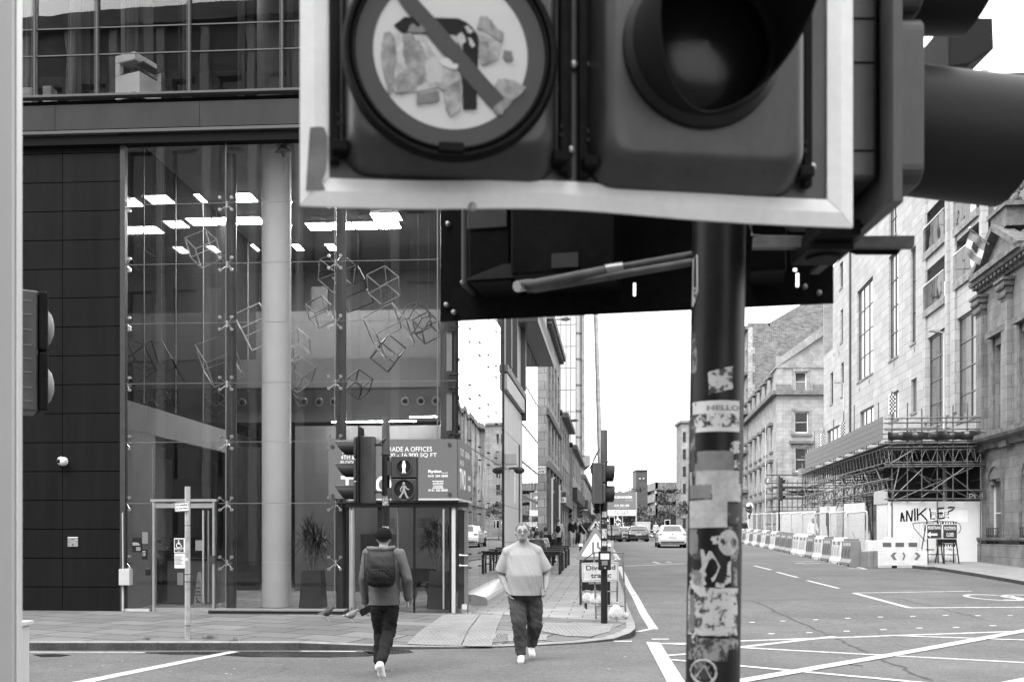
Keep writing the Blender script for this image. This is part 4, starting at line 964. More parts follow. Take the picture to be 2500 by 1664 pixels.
# next buildings along
def along(px): return LS.X(px, -.42)
B2 = thing('stone_building', 'lower stone fronted shop block following the dentilled building', 'building', org, R(90)-AS)
q0, q1 = s1+.03, s1+9; y2 = -.12
holes = []
for i in range(4):
    a = q0+.8+i*2.2; holes += [(a, a+1.2, 6.1, 7.5), (a, a+1.2, 4.4, 5.5), (a-.1, a+1.4, .8, 3.2)]
part('wall', wall_mb(q0, q1, .4, 8.1, holes, y2, .5), M_sand, B2)
for (a, b, za, zb_) in holes: window(B2, a, b, za, zb_, y2+.2, M_frame, M_win)
box('cornice', M_trimd, B2, q0-.02, y2-.35, 8.0, q1, y2-.003, 8.25); box('shop_fascia', M_frame, B2, q0, y2-.2, 3.3, q1, y2-.003, 4.0); box('roof', M_dark, B2, q0, y2, 8.26, q1, 5, 8.4)
B3 = thing('stone_building', 'pale narrow house front with steep cornice in front of the tall tower', 'building', org, R(90)-AS)
r0, r1 = q1+.03, q1+16; y3 = -.3
holes = []
for i in range(6):
    a = r0+.9+i*2.5; holes += [(a, a+1.2, 5.4, 6.6), (a, a+1.4, 1.6, 3.6)]
part('wall', wall_mb(r0, r1, .5, 7.2, holes, y3, .6), M_sand, B3)
for (a, b, za, zb_) in holes: window(B3, a, b, za, zb_, y3+.2, M_frame, M_win)
box('cornice', M_trimd, B3, r0-.05, y3-.3, 7.1, r1, y3-.003, 7.35); box('shop_fascia', M_dark, B3, r0, y3-.3, 3.9, r1, y3-.003, 4.7); box('roof', M_dark, B3, r0, y3, 7.36, r1, 5, 7.5)
B4 = thing('shop_building', 'long low parade of shops with dark signs running up the hill', 'building', org, R(90)-AS)
u0, u1 = r1+.05, r1+62; y4 = -.5
m = wall_mb(u0, u1, .6, 6.2, [(u0+1+i*3.4, u0+3.4+i*3.4, 1.3, 3.6) for i in range(17)]+[(u0+1.2+i*3.4, u0+2.6+i*3.4, 4.7, 5.7) for i in range(17)], y4, .6); part('wall', m, M_sandd, B4)
box('shop_window', M_win, B4, u0, y4+.3, 1.2, u1, y4+.34, 5.9); box('shop_fascia', M_frame, B4, u0, y4-.35, 3.75, u1, y4-.003, 4.5); box('roof', M_conc, B4, u0-.03, y4-.2, 6.21, u1, 5, 6.5)
# tower block
tw = thing('tower_block', 'tall pale panelled tower block with rounded stair shaft rising above the shops', 'building', (P(1385, 1200, 116).x, 116, 1), -AS)
k = 116/F
def tx(px): return (px-1385)*k
m = MB(); m2 = MB(); hh = 46
lev = 2.53
for i in range(int(hh/lev)):
    for a, b in ((1335, 1352), (1352, 1368), (1368, 1382), (1382, 1393), (1393, 1406)): m.box(tx(a)+.03, 0, i*lev+.04, tx(b)-.03, .1, (i+1)*lev-.03)
part('panels', m, mat('tower_panel', .34, .4, var=.06, scale=.3), tw)
box('core', M_mid, tw, tx(1335), .11, 0, tx(1406), 14, hh)
part('stair_shaft', MB().lathe([(tx(1393+14)-tx(1393), z) for z in (0, hh)], 20, (tx(1406), 1.2, 0)), mat('shaft_glass', .42, .3, var=.1), tw, smooth=True)
m = MB()
for i in range(16): m.lathe([(.70, i*lev*1.2), (.70, i*lev*1.2+.25)], 20, (tx(1406), 1.2, 0))
part('shaft_band', m, M_mid, tw)
box('end_fin', M_conc, tw, tx(1420), .3, 0, tx(1426), 3, hh); box('fin_bracket', M_dark, tw, tx(1426), .6, 31, tx(1433), 1.4, 36.5)
# low podium with soffit beside the tower
pd = thing('podium_building', 'grey podium block with a raked strut at the foot of the pale tower', 'building', P(1420, 1290, 100), 0)
k = 100/F
MB().box(-30*k, 0, 0, 6*k, 8, 120*k).build('wall', M_trim, pd); MB().box(-6*k, -.5, 152*k, 20*k, 6, 178*k).box(-2*k, 0, 120*k, 4*k, 2, 152*k).build('upper_soffit', M_conc, pd)
MB().bar((-8*k, -.6, 130*k), (14*k, -.6, 40*k), .5, .3).bar((-14*k, -.6, 130*k), (8*k, -.6, 40*k), .3, .3).build('raked_strut', M_light, pd)
MB().box(-24*k, -.05, 70*k, -12*k, 0, 100*k).box(-24*k, -.05, 20*k, -12*k, 0, 50*k).build('window', M_win, pd)
MB().box(-34*k, -1.5, 55*k, 14*k, -.1, 62*k).box(-34*k, -1.5, 0, -33*k, -1.3, 55*k).build('kiosk_roof', M_light, pd)
# hanging oval sign
wp = P(1428, 1244, 78); ov = thing('oval_sign', 'dark oval hanging sign with pale lettering above the far pavement', 'sign', wp, 0)
k = 78/F
MB().lathe([(.0, -.05), (12*k, -.05), (12*k, .05), (0, .05)], 24, (0, 0, 0), 'y').build('sign_disc', M_dark, ov); ov.children[0].scale = (1, 1, .38)
lettering('lettering', 'CORAL', -8.5*k, -.06, -1.6*k, 17*k, M_white, ov, h=3.4*k, bold=.04); MB().tube((0, 0, 4*k), (0, 0, 12*k), .04).tube((-14*k, 0, 12*k), (2*k, 0, 12*k), .04).build('bracket', M_dark, ov)
# barber poles
def barber(px, py, D, h, label):
    wp = P(px, py, D); t = thing('barber_pole', label, 'barber pole', wp, 0, 'barber poles'); r = h*.13
    MB().lathe([(0, 0), (r*1.3, 0), (r*1.3, h*.12), (r, h*.12), (r, h*.86), (r*1.25, h*.87), (r*1.25, h*.93), (r*.9, h), (0, h)], 14).build('pole_body', M_light, t, smooth=True)
    m = MB()
    for s in range(3):
        for i in range(16):
            a0_, a1_ = i*.5+s*2.1, (i+1)*.5+s*2.1; z0_, z1_ = h*(.14+.7*i/16), h*(.14+.7*(i+1)/16); q = r*1.02; dz = h*.07
            m.quad((q*math.cos(a0_), q*math.sin(a0_), z0_), (q*math.cos(a1_), q*math.sin(a1_), z1_), (q*math.cos(a1_), q*math.sin(a1_), min(z1_+dz, h*.86)), (q*math.cos(a0_), q*math.sin(a0_), min(z0_+dz, h*.86)))
    m.build('stripe', M_mid, t); MB().box(-.5, -.03, h*.3, 0, .03, h*.34).box(-.5, -.03, h*.7, 0, .03, h*.74).build('bracket', M_frame, t)
barber(1348, 1203, 45.5, .74, 'larger pale barber pole with its bracket high on the stone shopfront'); barber(1366.5, 1226, 51, .62, 'smaller barber pole with dark ends further up the street')
wp = P(1375, 1226, 52); sg = thing('shop_sign', 'small pale projecting shop sign behind the smaller barber pole', 'sign', wp, 0)
MB().box(-.12, 0, 0, .16, .05, .28).build('sign_board', M_white, sg); MB().box(-.02, -.004, .05, .03, 0, .2).build('emblem', M_dark, sg); MB().box(-.4, .01, .24, -.12, .03, .27).build('bracket', M_frame, sg)
# lamps on brackets over the street
def wall_lamp(px0, px1, py, D, label):
    a, b = P(px0, py, D), P(px1, py, D); t = thing('wall_lamp', label, 'street light', a, 0, 'lamps on wall brackets along the street'); L = b.x-a.x
    MB().tube((0, 0, 0), (L*.5, 0, .03), .03).build('arm', M_frame, t); MB().loft([[(L*.45, -.12, -.03), (L*.45, .12, -.03), (L*.45, .12, .06), (L*.45, -.12, .06)], [(L*.8, -.16, -.04), (L*.8, .16, -.04), (L*.8, .16, .10), (L*.8, -.16, .10)], [(L, -.08, 0), (L, .08, 0), (L, .08, .04), (L, -.08, .04)]]).build('lamp_head', M_frame, t, bevel=.01)
wall_lamp(1352, 1392, 780, 48, 'flat street light on a wall bracket high beside the tower, the largest of them'); wall_lamp(1376, 1412, 1027, 56, 'flat street light on a wall bracket midway down the tower'); wall_lamp(1390, 1428, 1114, 72, 'flat street light on a wall bracket level with the podium soffit'); wall_lamp(1402, 1426, 1160, 86, 'smallest street light on a wall bracket beside the raked struts')
# tall leaning lamp column on the pavement
b_, t_ = P(1474, 1420, 27), P(1453, 700, 27)
lc = thing('lamp_column', 'tall slender grey lamp column leaning slightly beside the crossing signals', 'lamp post', (b_.x, b_.y, zg(27)+.1), 0)
MB().path([(0, 0, 0), ((t_.x-b_.x)*.12, 0, 1.0), ((t_.x-b_.x)*.14, 0, 1.1), ((t_.x-b_.x)*1.4, 0, 11)], [.10, .10, .075, .05], 14).build('column', M_galv, lc, smooth=True)
MB().path([((t_.x-b_.x)*1.4, 0, 10.9), ((t_.x-b_.x)*1.4+.3, 0, 11.3), ((t_.x-b_.x)*1.4+1.5, 0, 11.5)], .04, 10).build('arm', M_galv, lc, smooth=True)
MB().loft([[(.4, -.12, 11.4), (.4, .12, 11.4), (.4, .12, 11.55), (.4, -.12, 11.55)], [(1.2, -.14, 11.45), (1.2, .14, 11.45), (1.2, .14, 11.6), (1.2, -.14, 11.6)]]).build('lamp_head', M_frame, lc, bevel=.02)

# ---------------- far end of the street ----------------
def far(name, label, cat, px, py, D): return thing(name, label, cat, P(px, py, D), 0)
D = 150; k = D/F
cp = far('car_park', 'concrete multi storey car park with dark open decks at the top of the street', 'building', 1580, 1300, D)
def cbx(nm, m_, a, b, y0, y1, d0=0, d1=12): return box(nm, m_, cp, (a-1580)*k, d0, (1300-y1)*k, (b-1580)*k, d1, (1300-y0)*k)
for a, b in ((1176, 1195), (1204, 1224), (1232, 1256)):
    cbx('parapet', M_conc, 1600, 1662, a, b)
    part('side_parapet', MB().add([(20*k, 0, (1300-b)*k), (0, 40, (1300-b)*k), (0, 40, (1300-a)*k), (20*k, 0, (1300-a)*k), (20*k+.4, 0, (1300-b)*k), (.4, 40, (1300-b)*k), (.4, 40, (1300-a)*k), (20*k+.4, 0, (1300-a)*k)], [(0, 1, 2, 3), (7, 6, 5, 4), (0, 4, 5, 1), (3, 2, 6, 7), (0, 3, 7, 4), (1, 5, 6, 2)]), M_conc, cp)
for a, b in ((1195, 1204), (1224, 1232)):
    cbx('deck', M_dark, 1604, 1660, a, b, 1.5, 10); cbx('deck_edge', M_dark, 1592, 1601, a, b, 8, 20)
    for x in (1601, 1655): cbx('pillar', M_light, x, x+4, a, b, .2, 1)
cbx('base', M_dark, 1586, 1662, 1256, 1300, 1, 10)
for x in (1624, 1651): box('drip_stain', M_light, cp, (x-1580)*k, -.03, (1300-1186)*k, (x-1580)*k+.06, -.003, (1300-1177)*k)
D = 140; k = D/F
bt = far('lift_tower', 'plain dark brick tower standing between the letting hoarding and the car park', 'building', 1553, 1300, D)
MB().box(0, 0, 0, 28*k, 4, 152*k).build('shaft', mat('brick_tower', .12, .8, var=.15, scale=.6, stretch=(1, 1, 6), var2=.1, scale2=3), bt)
MB().box(-.08, -.2, 152*k, 28*k+.1, 4.1, 154*k).build('coping', M_conc, bt); m = MB()
for x in (9, 18): m.ell((x*k, -.1, 132*k), .12)
m.build('wall_lamp', M_white, bt)
D = 118; k = D/F
ap = far('apartment_block', 'tall pale brick block with stacked windows just before the stickered pole', 'building', 1664, 1310, D)
m = MB().box(0, 0, 0, 40*k, 4, 280*k); m.build('wall', M_sand, ap)
for i in range(6): box('window', M_win, ap, 3*k, -.06, (22+i*42)*k, 10*k, -.003, (46+i*42)*k)
MB().box(-.2, -.3, 278*k, 40*k, 4, 284*k).build('parapet', M_conc, ap)
# letting hoarding on posts
D = 92; k = D/F
lb = far('letting_hoarding', 'large letting hoarding on posts, dark above a white strip reading to let', 'sign', 1480, 1312, D)
MB().box(0, 0, (1312-1244)*k, 72*k, .1, (1312-1200)*k).build('board', M_mid, lb); MB().box(0, -.01, (1312-1258)*k, 72*k, .09, (1312-1244.2)*k).build('white_strip', M_white, lb)
MB().box(.0, .1, 0, .1, .2, 112*k).box(72*k, .1, 0, 72*k+.12, .2, 112*k).tube((40*k, .1, 0), (40*k, .1, 55*k), .04).build('post', M_light, lb)
lettering('lettering', 'D.J. ALEXANDER', 4*k, -.01, (1312-1217.5)*k, 60*k, M_white, lb, h=7.5*k, bold=.03); lettering('lettering', 'Sales & Lettings', 46*k, -.01, (1312-1221.5)*k, 18*k, M_white, lb, h=2*k)
lettering('lettering', '0141 333 1345', 20*k, -.01, (1312-1235.5)*k, 36*k, M_white, lb, h=5*k, bold=.03); lettering('lettering', 'www.djalexander.co.uk', 21*k, -.01, (1312-1239.5)*k, 33*k, M_white, lb, h=2*k); lettering('lettering', 'TO LET', 20*k, -.02, (1312-1255.5)*k, 35*k, M_blackm, lb, h=9*k)
# trees
M_fol = mat('foliage', .075, .7, var=.5, scale=1.5, v2=.13); M_bark = mat('bark', .06, .9, var=.3, scale=10)
def tree(px, py, D, h, w, label, dens=900, seed=1, trunk=.35, sparse=0):
    rr = random.Random(seed); wp = P(px, py, D); wp.z = zg(D); t = thing('tree', label, 'tree', wp, 0); m = MB(); lf = MB()
    m.path([(0, 0, -.2), (.05, 0, h*trunk), (-.05, .1, h*.7)], [h*.022+.04, h*.017+.02, .03], 8); cl = []
    for i in range(14):
        a = rr.uniform(0, 6.28); z = h*rr.uniform(trunk*.8, .95); r = w*rr.uniform(.3, 1)*(1-abs(z/h-.6)*.9); e_ = Vector((r*math.cos(a), r*math.sin(a), z))
        m.path([(0, 0, h*trunk*rr.uniform(.7, 1.3)), (e_.x*.5, e_.y*.5, e_.z*.85), e_], [.05, .03, .012], 5); cl.append((e_, w*rr.uniform(.2, .42)))
    for i in range(dens):
        c, r = rr.choice(cl); d_ = Vector((rr.gauss(0, 1), rr.gauss(0, 1), rr.gauss(0, .8))).normalized()*r*rr.uniform(.4, 1.1); p = c+d_; s = rr.uniform(.07, .17)
        u_ = Vector((rr.gauss(0, 1), rr.gauss(0, 1), rr.gauss(0, 1))).normalized()*s; v_ = Vector((rr.gauss(0, 1), rr.gauss(0, 1), rr.gauss(0, 1))).normalized()*s
        lf.quad(p-u_, p-v_, p+u_, p+v_)
    m.build('trunk', M_bark, t); lf.build('crown', M_fol, t)
tree(1492, 1290, 112, 4.6, 2.4, 'bushy tree below the letting hoarding, beside the signal post', 2200, 2, .2); tree(1520, 1290, 108, 3.6, 2.4, 'rounded tree directly below the words on the letting hoarding', 2400, 3, .15)
tree(1540, 1300, 132, 7.6, 2.6, 'taller tree whose top shows above the letting hoarding', 900, 5, .3); tree(1615, 1300, 116, 4.2, 2.0, 'low leafy tree in front of the car park ramp', 1500, 7, .2); tree(1636, 1300, 112, 6.2, 2.6, 'young tree with thin upper branches before the car park', 1100, 9, .3); tree(1436, 1300, 120, 7, 2.2, 'thin tree half hidden beyond the podium block', 600, 11, .3)
# guard rail beyond the cars
gr = thing('guard_railing', 'low pale railing across the top of the street behind the parked cars', 'railing', (P(1470, 1300, 104).x, 104, zg(104)), 0)
m = MB(); 
for i in range(14): m.tube((i*.55, 0, 0), (i*.55, 0, 1.1), .03)
m.tube((0, 0, 1.1), (7.2, 0, 1.1), .035).tube((0, 0, .55), (7.2, 0, .55), .03); m.build('rails', M_galv, gr)
# ---------------- right-hand side: pale stone building ----------------
AR = math.atan(.119); far_o = Vector((.3131*72.9, 72.9, 0)); RA = R(-90)-AR
RS = Fr(far_o, RA)
PB = thing('stone_building', 'large pale ashlar building with tall windows and glass balconies above the scaffolding', 'building', far_o, RA)
X1 = RS.X(2397); zg0 = 0.9
def rz(px, py, yl=0): return RS.at(px, py, yl)[1]
def hole(pl, pr, pt, pb): return (RS.X(pl), RS.X(pr), rz(pl, pb), rz(pr, pt))
H = [  # px left, px right, y of the head at the right jamb, y of the sill at the left jamb, panes
    (2052, 2058, 752, 838, 1, 2, 'd'), (2093, 2131, 672, 934, 3, 4, 'm'), (2027, 2034, 906, 988, 1, 2, 'd'), (2053, 2060, 882, 969, 1, 2, 'd'),
    (2170, 2193, 604, 882, 2, 4, 'm'), (2223, 2236, 598, 842, 1, 3, 'm'), (2019, 2060, 1030, 1110, 4, 1, 'l'), (2099, 2133, 987, 1068, 3, 1, 'l'), (2171, 2194, 950, 1030, 2, 1, 'l'),
    (2224, 2238, 920, 1010, 1, 1, 'l'), (2265, 2312, 795, 1044, 2, 4, 'm'), (2337, 2395, 740, 1030, 2, 4, 'm'), (2050, 2058, 635, 708, 1, 2, 'd'), (2170, 2190, 470, 590, 2, 2, 'm')]
hs = [hole(*h[:4]) for h in H]
log = [hole(2259, 2310, 618, 760), hole(2333, 2390, 540, 690), hole(2259, 2310, 470, 620), hole(2333, 2390, 380, 560)]
zroof = 20.4
xn = RS.X(2033)
lowz = 14.8
part('wall', wall_mb(0, X1, zg0, lowz, [h for h in hs+log], 0, .25), M_stone, PB)
part('upper_wall', wall_mb(xn, X1, lowz, zroof, [h for h in hs+log], 0, .25), M_stone, PB)
box('return_wall', M_sand, PB, -.3, .02, lowz, 0, 3, zroof); box('roof', M_dark, PB, 0, .46, zroof-.4, X1, 12, zroof-.2); box('gable_wall', M_stone, PB, -.02, .46, zg0, .4, 14, lowz); box('end_wall', M_stone, PB, X1-.3, .46, zg0, X1, 14, zroof-.45)
for h, (a, b, za, zb_) in zip(H, hs):
    window(PB, a+.02, b-.02, za, zb_, .10, M_frame if h[6] != 'l' else M_mid, M_winl if h[6] != 'd' else M_win, h[4], h[5], .07)
    box('sill', M_trim, PB, a-.05, -.05, za-.1, b+.05, .19, za-.004)
for a, b, za, zb_ in log:
    box('loggia_wall', M_dark, PB, a, 1.6, za, b, 1.7, zb_); box('loggia_slab', M_trim, PB, a-.05, -.12, za-.35, b+.05, 1.6, za-.003)
    part('balcony_glass', MB().box(a, -.10, za, b, -.08, za+1.15), M_mirror, PB); box('handrail', M_steel, PB, a, -.12, za+1.15, b, -.06, za+1.19)
    part('loggia_window', MB().box(a+.4, 1.55, za, b-.4, 1.59, zb_-.3), M_win, PB)
part('downpipe', MB().tube((RS.X(2078), -.08, 7), (RS.X(2078), -.08, 20), .07), M_frame, PB)
for a, b in ((2258, 2264), (2328, 2336), (2312, 2318)): box('pier', M_stone, PB, RS.X(a), -.10, 7, RS.X(b), -.003, zroof-.5)
m = MB()
for px, py in ((2036, 865), (2048, 862), (2122, 930), (2182, 888), (2232, 852), (2098, 950)): a, z = RS.at(px, py); m.box(a, -.02, z-.15, a+.12, -.003, z+.1)
part('vent', m, M_frame, PB)

# ---------------- ornate classical building at the edge of the frame ----------------
M_sandc = brick_mat('weathered_sandstone', .19, .09, .8, .42, .008, .85, .12, .5, big=.28, axes='wall', stain=.15)
CB = thing('classical_building', 'ornate sandstone building with pilasters, arched windows and a triangular pediment', 'building', RS.w(X1+.05, 0, 0), RA)
def qx(px, yl=0): return RS.X(px, yl)-X1-.05
CE = 16.0
arch = [(qx(2415), qx(2446), rz(2415, 1335), rz(2446, 1165)), (qx(2496), qx(2545), rz(2415, 1335), rz(2446, 1165)), (qx(2600), qx(2680), rz(2415, 1335), rz(2446, 1165))]
upw = [(qx(2430), qx(2457), rz(2430, 1048), rz(2457, 830)), (qx(2496), qx(2535), rz(2430, 1048), rz(2457, 830)), (qx(2580), qx(2640), rz(2430, 1048), rz(2457, 830))]
zt_ = rz(2366, 738)
part('wall', wall_mb(0, CE, .5, zt_, arch+upw, 0, .35), M_sandc, CB)
for a, b, za, zb_ in arch:
    w_ = window(CB, a, b, za, zb_, .18, M_wframe, M_winl, 1, 2, .08); r = (b-a)/2; m = MB()
    n = 14                                            # arched head with keyed voussoirs
    pr = [((a+b)/2+r*math.cos(math.pi*i/n), zb_-r*.2+r*math.sin(math.pi*i/n)*.9) for i in range(n+1)]
    pts = pr+[(a-.0, zb_+r), (b+.0, zb_+r)]
    for i in range(n):
        (x0, z0_), (x1_, z1_) = pr[i], pr[i+1]; ex = lambda x, z: ((a+b)/2+(x-(a+b)/2)*1.28, zb_-r*.2+(z-zb_+r*.2)*1.3)
        (x3, z3), (x2, z2) = ex(x0, z0_), ex(x1_, z1_); m.add([(x0, -.06, z0_), (x1_, -.06, z1_), (x2, -.06, z2), (x3, -.06, z3), (x0, .3, z0_), (x1_, .3, z1_), (x2, .0, z2), (x3, .0, z3)], [(0, 1, 2, 3), (0, 4, 5, 1), (2, 6, 7, 3)])
    part('arch', m, M_sandc, CB)
    box('arch_spandrel', M_sandc, CB, a, .05, zb_-.02-r*.3, a+r*.28, .4, zb_); box('arch_spandrel', M_sandc, CB, b-r*.28, .05, zb_-.02-r*.3, b, .4, zb_)
    box('jamb', M_trimd, CB, a-.22, -.05, za, a-.02, .0-.003, zb_-.1); box('jamb', M_trimd, CB, b+.02, -.05, za, b+.22, -.003, zb_-.1)
    g = MB()
    for i in range(7): g.tube((a+(b-a)*(i+.5)/7, -.12, za+.05), (a+(b-a)*(i+.5)/7, -.12, za+.75), .015, n=5)
    for zz_ in (.08, .4, .74): g.tube((a, -.12, za+zz_), (b, -.12, za+zz_), .018, n=5)
    for i in range(5): g.path([(a+(b-a)*(i+.5)/5+.11*math.cos(t), -.12, za+.3+.18*math.sin(t)) for t in [j*.785 for j in range(8)]], .012, 4, True)
    part('window_guard', g, M_black, CB)
for a, b, za, zb_ in upw:
    window(CB, a+.05, b-.05, za, zb_, .18, M_wframe, M_winl, 1, 2, .09)
    box('architrave', M_trimd, CB, a-.25, -.10, za-.05, a-.02, -.003, zb_+.3); box('architrave', M_trimd, CB, b+.02, -.10, za-.05, b+.25, -.003, zb_+.3); box('window_hood', M_trimd, CB, a-.35, -.25, zb_+.32, b+.35, -.003, zb_+.55); box('sill', M_trimd, CB, a-.3, -.18, za-.25, b+.3, .39, za-.05)
for px in (2403, 2466, 2553, 2660):
    c = qx(px); w = .30
    box('pilaster', M_sandc, CB, c-w, -.22, rz(2430, 1082), c+w, -.003, zt_-1.0); box('pilaster_base', M_trimd, CB, c-w-.08, -.28, rz(2430, 1082)-.25, c+w+.08, -.003, rz(2430, 1082)-.003)
    cp_ = MB(); z = zt_-1.0
    for i, (e_, hh_) in enumerate(((.0, .25), (.06, .25), (.13, .2), (.2, .12))): cp_.box(c-w-e_, -.24-e_, z, c+w+e_, -.004, z+hh_-.01); z += hh_
    for i in range(5): cp_.ell((c-w+.15*i, -.30, zt_-.78), (.07, .07, .14), 8, 6).ell((c-w+.15*i, -.36, zt_-.5), (.07, .08, .12), 8, 6)
    part('capital', cp_, M_trimd, CB)
def cornice(z, p, h, nm='cornice', d=False):
    part(nm, MB().prism([(0, z), (-p*.3, z), (-p*.45, z+h*.4), (-p*.9, z+h*.5), (-p, z+h*.7), (-p, z+h), (0, z+h)], -.12, CE, 'x'), M_trimd, CB)
    if d: part('dentils', (lambda q: [q.box(i*.4, -p*.8, z+h*.18, i*.4+.2, -p*.4, z+h*.42) for i in range(40)] and q)(MB()), M_trimd, CB)
cornice(rz(2397, 1095)-.1, .55, .55); cornice(zt_+.0, .5, .45, d=True); cornice(rz(2397, 1320)-.1, .22, .25, 'plinth_course'); box('plinth', M_sandc, CB, -.05, -.18, .4, CE, -.003, rz(2397, 1320)-.11)
# pediment
A_, B_, C_ = (qx(2366, -.6), RS.at(2366, 735, -.6)[1]), (qx(2404, -.6), RS.at(2404, 655, -.6)[1]), (qx(2484, -.6), RS.at(2484, 668, -.6)[1])
zb2 = zt_+.45; A_ = (A_[0], zb2+.02); C_ = (C_[0], zb2+.02); B_ = ((A_[0]+C_[0])/2, zb2+1.35)
part('pediment', MB().prism([A_, C_, B_], -.25, .2), M_sandc, CB)
m = MB()
for p, q in ((A_, B_), (C_, B_), (A_, C_)): m.bar((p[0], -.35, p[1]), (q[0], -.35, q[1]), .55, .22)
part('raking_cornice', m, M_trimd, CB)
pk = MB().box(B_[0]-.7, -.4, B_[1]-.2, B_[0]+.9, .4, B_[1]+.5).box(B_[0]-.85, -.5, B_[1]+.5, B_[0]+1.05, .5, B_[1]+.66)
part('acroterion_block', pk, M_trimd, CB); rr = random.Random(5); m = MB()
for i in range(26): m.ell((B_[0]+.1+rr.gauss(0, .35), rr.gauss(0, .12), B_[1]+.72+abs(rr.gauss(0, .22))), (rr.uniform(.07, .16), .12, rr.uniform(.08, .2)), 8, 6)
part('carved_crest', m, M_trimd, CB, smooth=True)
box('attic_wall', M_sandc, CB, C_[0], .1, zb2, CE, .6, zb2+1.4); m = MB()
for i in range(18): m.lathe([(.09, zb2+.1), (.05, zb2+.3), (.12, zb2+.7), (.06, zb2+1.0), (.09, zb2+1.15)], 8, (C_[0]+.4+i*.42, -.1, 0))
part('balustrade', m, M_sandc, CB, smooth=True); box('balustrade_rail', M_sandc, CB, C_[0]+.1, -.28, zb2+1.16, CE, .09, zb2+1.4)
box('rear_block', M_stone, CB, 1.0, 2.2, .5, CE, 12, zb2+1.6); box('rear_balcony_slab', M_trimd, CB, .8, 1.2, zb2+1.61, CE, 2.6, zb2+2.0); box('rear_window', M_winl, CB, 1.2, 2.6, zb2+2.01, CE, 2.8, zb2+4.4); part('rear_handrail', MB().tube((.9, 1.3, zb2+3.1), (CE, 1.3, zb2+3.1), .03), M_steel, CB); box('eaves', M_trimd, CB, .8, 1.0, zb2+4.41, CE, 5, zb2+4.8)
# flag on the balcony
wp = RS.w(*(lambda a: (a[0], -1.2, a[1]))(RS.at(2415, 597, -1.2)))
fl = thing('flag', 'grey and white flag with a small crest drooping from a slanted pole above the pediment', 'flag', wp, 0)
k = wp.y/F
MB().tube((0, .0, 0), (-47*k, 0, 40*k), .022).ell((-47*k, 0, 40*k), .05).build('flagpole', M_steel, fl)
def cloth(u, v):                                       # u along the pole, v down
    p = Vector((-46*k, 0, 36*k))*(1-u)+Vector((-8*k, 0, 4*k))*u; p += Vector((-16*k*v, .04*math.sin(u*9+v*3), -56*k*v)); return p
m = MB(); N = 14
vs = [cloth(i/N, j/N) for j in range(N+1) for i in range(N+1)]
for j in range(N):
    for i in range(N):
        q = (j*(N+1)+i, j*(N+1)+i+1, (j+1)*(N+1)+i+1, (j+1)*(N+1)+i); m.k = 0 if (j < 5 or j > 9) else 1
        m.f.append(q); m.mi.append(m.k)
m.v = vs; m.build('cloth', [mat('flag_grey', .17, .8), mat('flag_white', .42, .8)], fl, smooth=True)
m = MB()
for i in range(3):
    for j in range(2): c = cloth(.35+i*.13, .42+j*.13)+Vector((0, -.03, 0)); m.cbox(c, (.09, .01, .10))
m.build('crest', M_dark, fl)

# ---------------- sandstone corner building and brick tenement up the street ----------------
S0 = Vector((.2663*90, 90, 0)); GF = Fr(S0, 0); SFr = Fr(S0, RA)
CBd = thing('stone_building', 'weathered sandstone corner building with sash windows in its gable, above the second scaffold', 'building', S0, 0)
def gx(px): return GF.X(px)
def gz(py): return GF.at(1950, py)[1]
gw = [(gx(1941), gx(1970), gz(955), gz(907)), (gx(1940), gx(1974), gz(1056), gz(1004)), (gx(1941), gx(1974), gz(1150), gz(1092))]
zc = gz(964); zp = gz(895)
part('gable_wall', wall_mb(0, 12, .9, zp, gw, 0, .5), M_sand, CBd)
for g in gw:
    window(CBd, *g, .15, M_wframe, M_win, 1, 2, .09); m = MB().box(g[0]-.25, -.06, g[2]-.1, g[0]-.01, -.003, g[3]+.3).box(g[1]+.01, -.06, g[2]-.1, g[1]+.25, -.003, g[3]+.3).box(g[0]-.25, -.09, g[3]+.02, g[1]+.25, -.004, g[3]+.28); part('surround', m, M_trim, CBd); box('sill', M_trimd, CBd, g[0]-.3, -.14, g[2]-.3, g[1]+.3, .1, g[2]-.101)
box('window_cornice', M_trimd, CBd, gw[2][0]-.5, -.35, gw[2][3]+.35, gw[2][1]+.5, -.01, gw[2][3]+.6)
box('cornice', M_trimd, CBd, -.35, -.4, zc, 12, -.005, zc+.4); box('cornice_blocking', M_trimd, CBd, -.1, -.15, zc+.41, gx(1941)-.4, -.006, gz(938)); box('cornice_blocking', M_trimd, CBd, gx(1974)+.4, -.15, zc+.41, 12, -.006, gz(938)); box('string_course', M_trim, CBd, -.15, -.1, zp-.12, 12, -.007, zp+.05)
part('raking_gable', MB().prism([(0, zp+.06), (12, zp+.06), (12, gz(640)), (gx(1910), gz(868)), (0, gz(868))], 0, .5), mat('stained_render', .22, .85, var=.35, scale=.6, var2=.2, scale2=4), CBd)
part('raking_coping', MB().bar((gx(1908), .2, gz(866)), (12, .2, gz(638)), .3, .7), M_trimd, CBd)
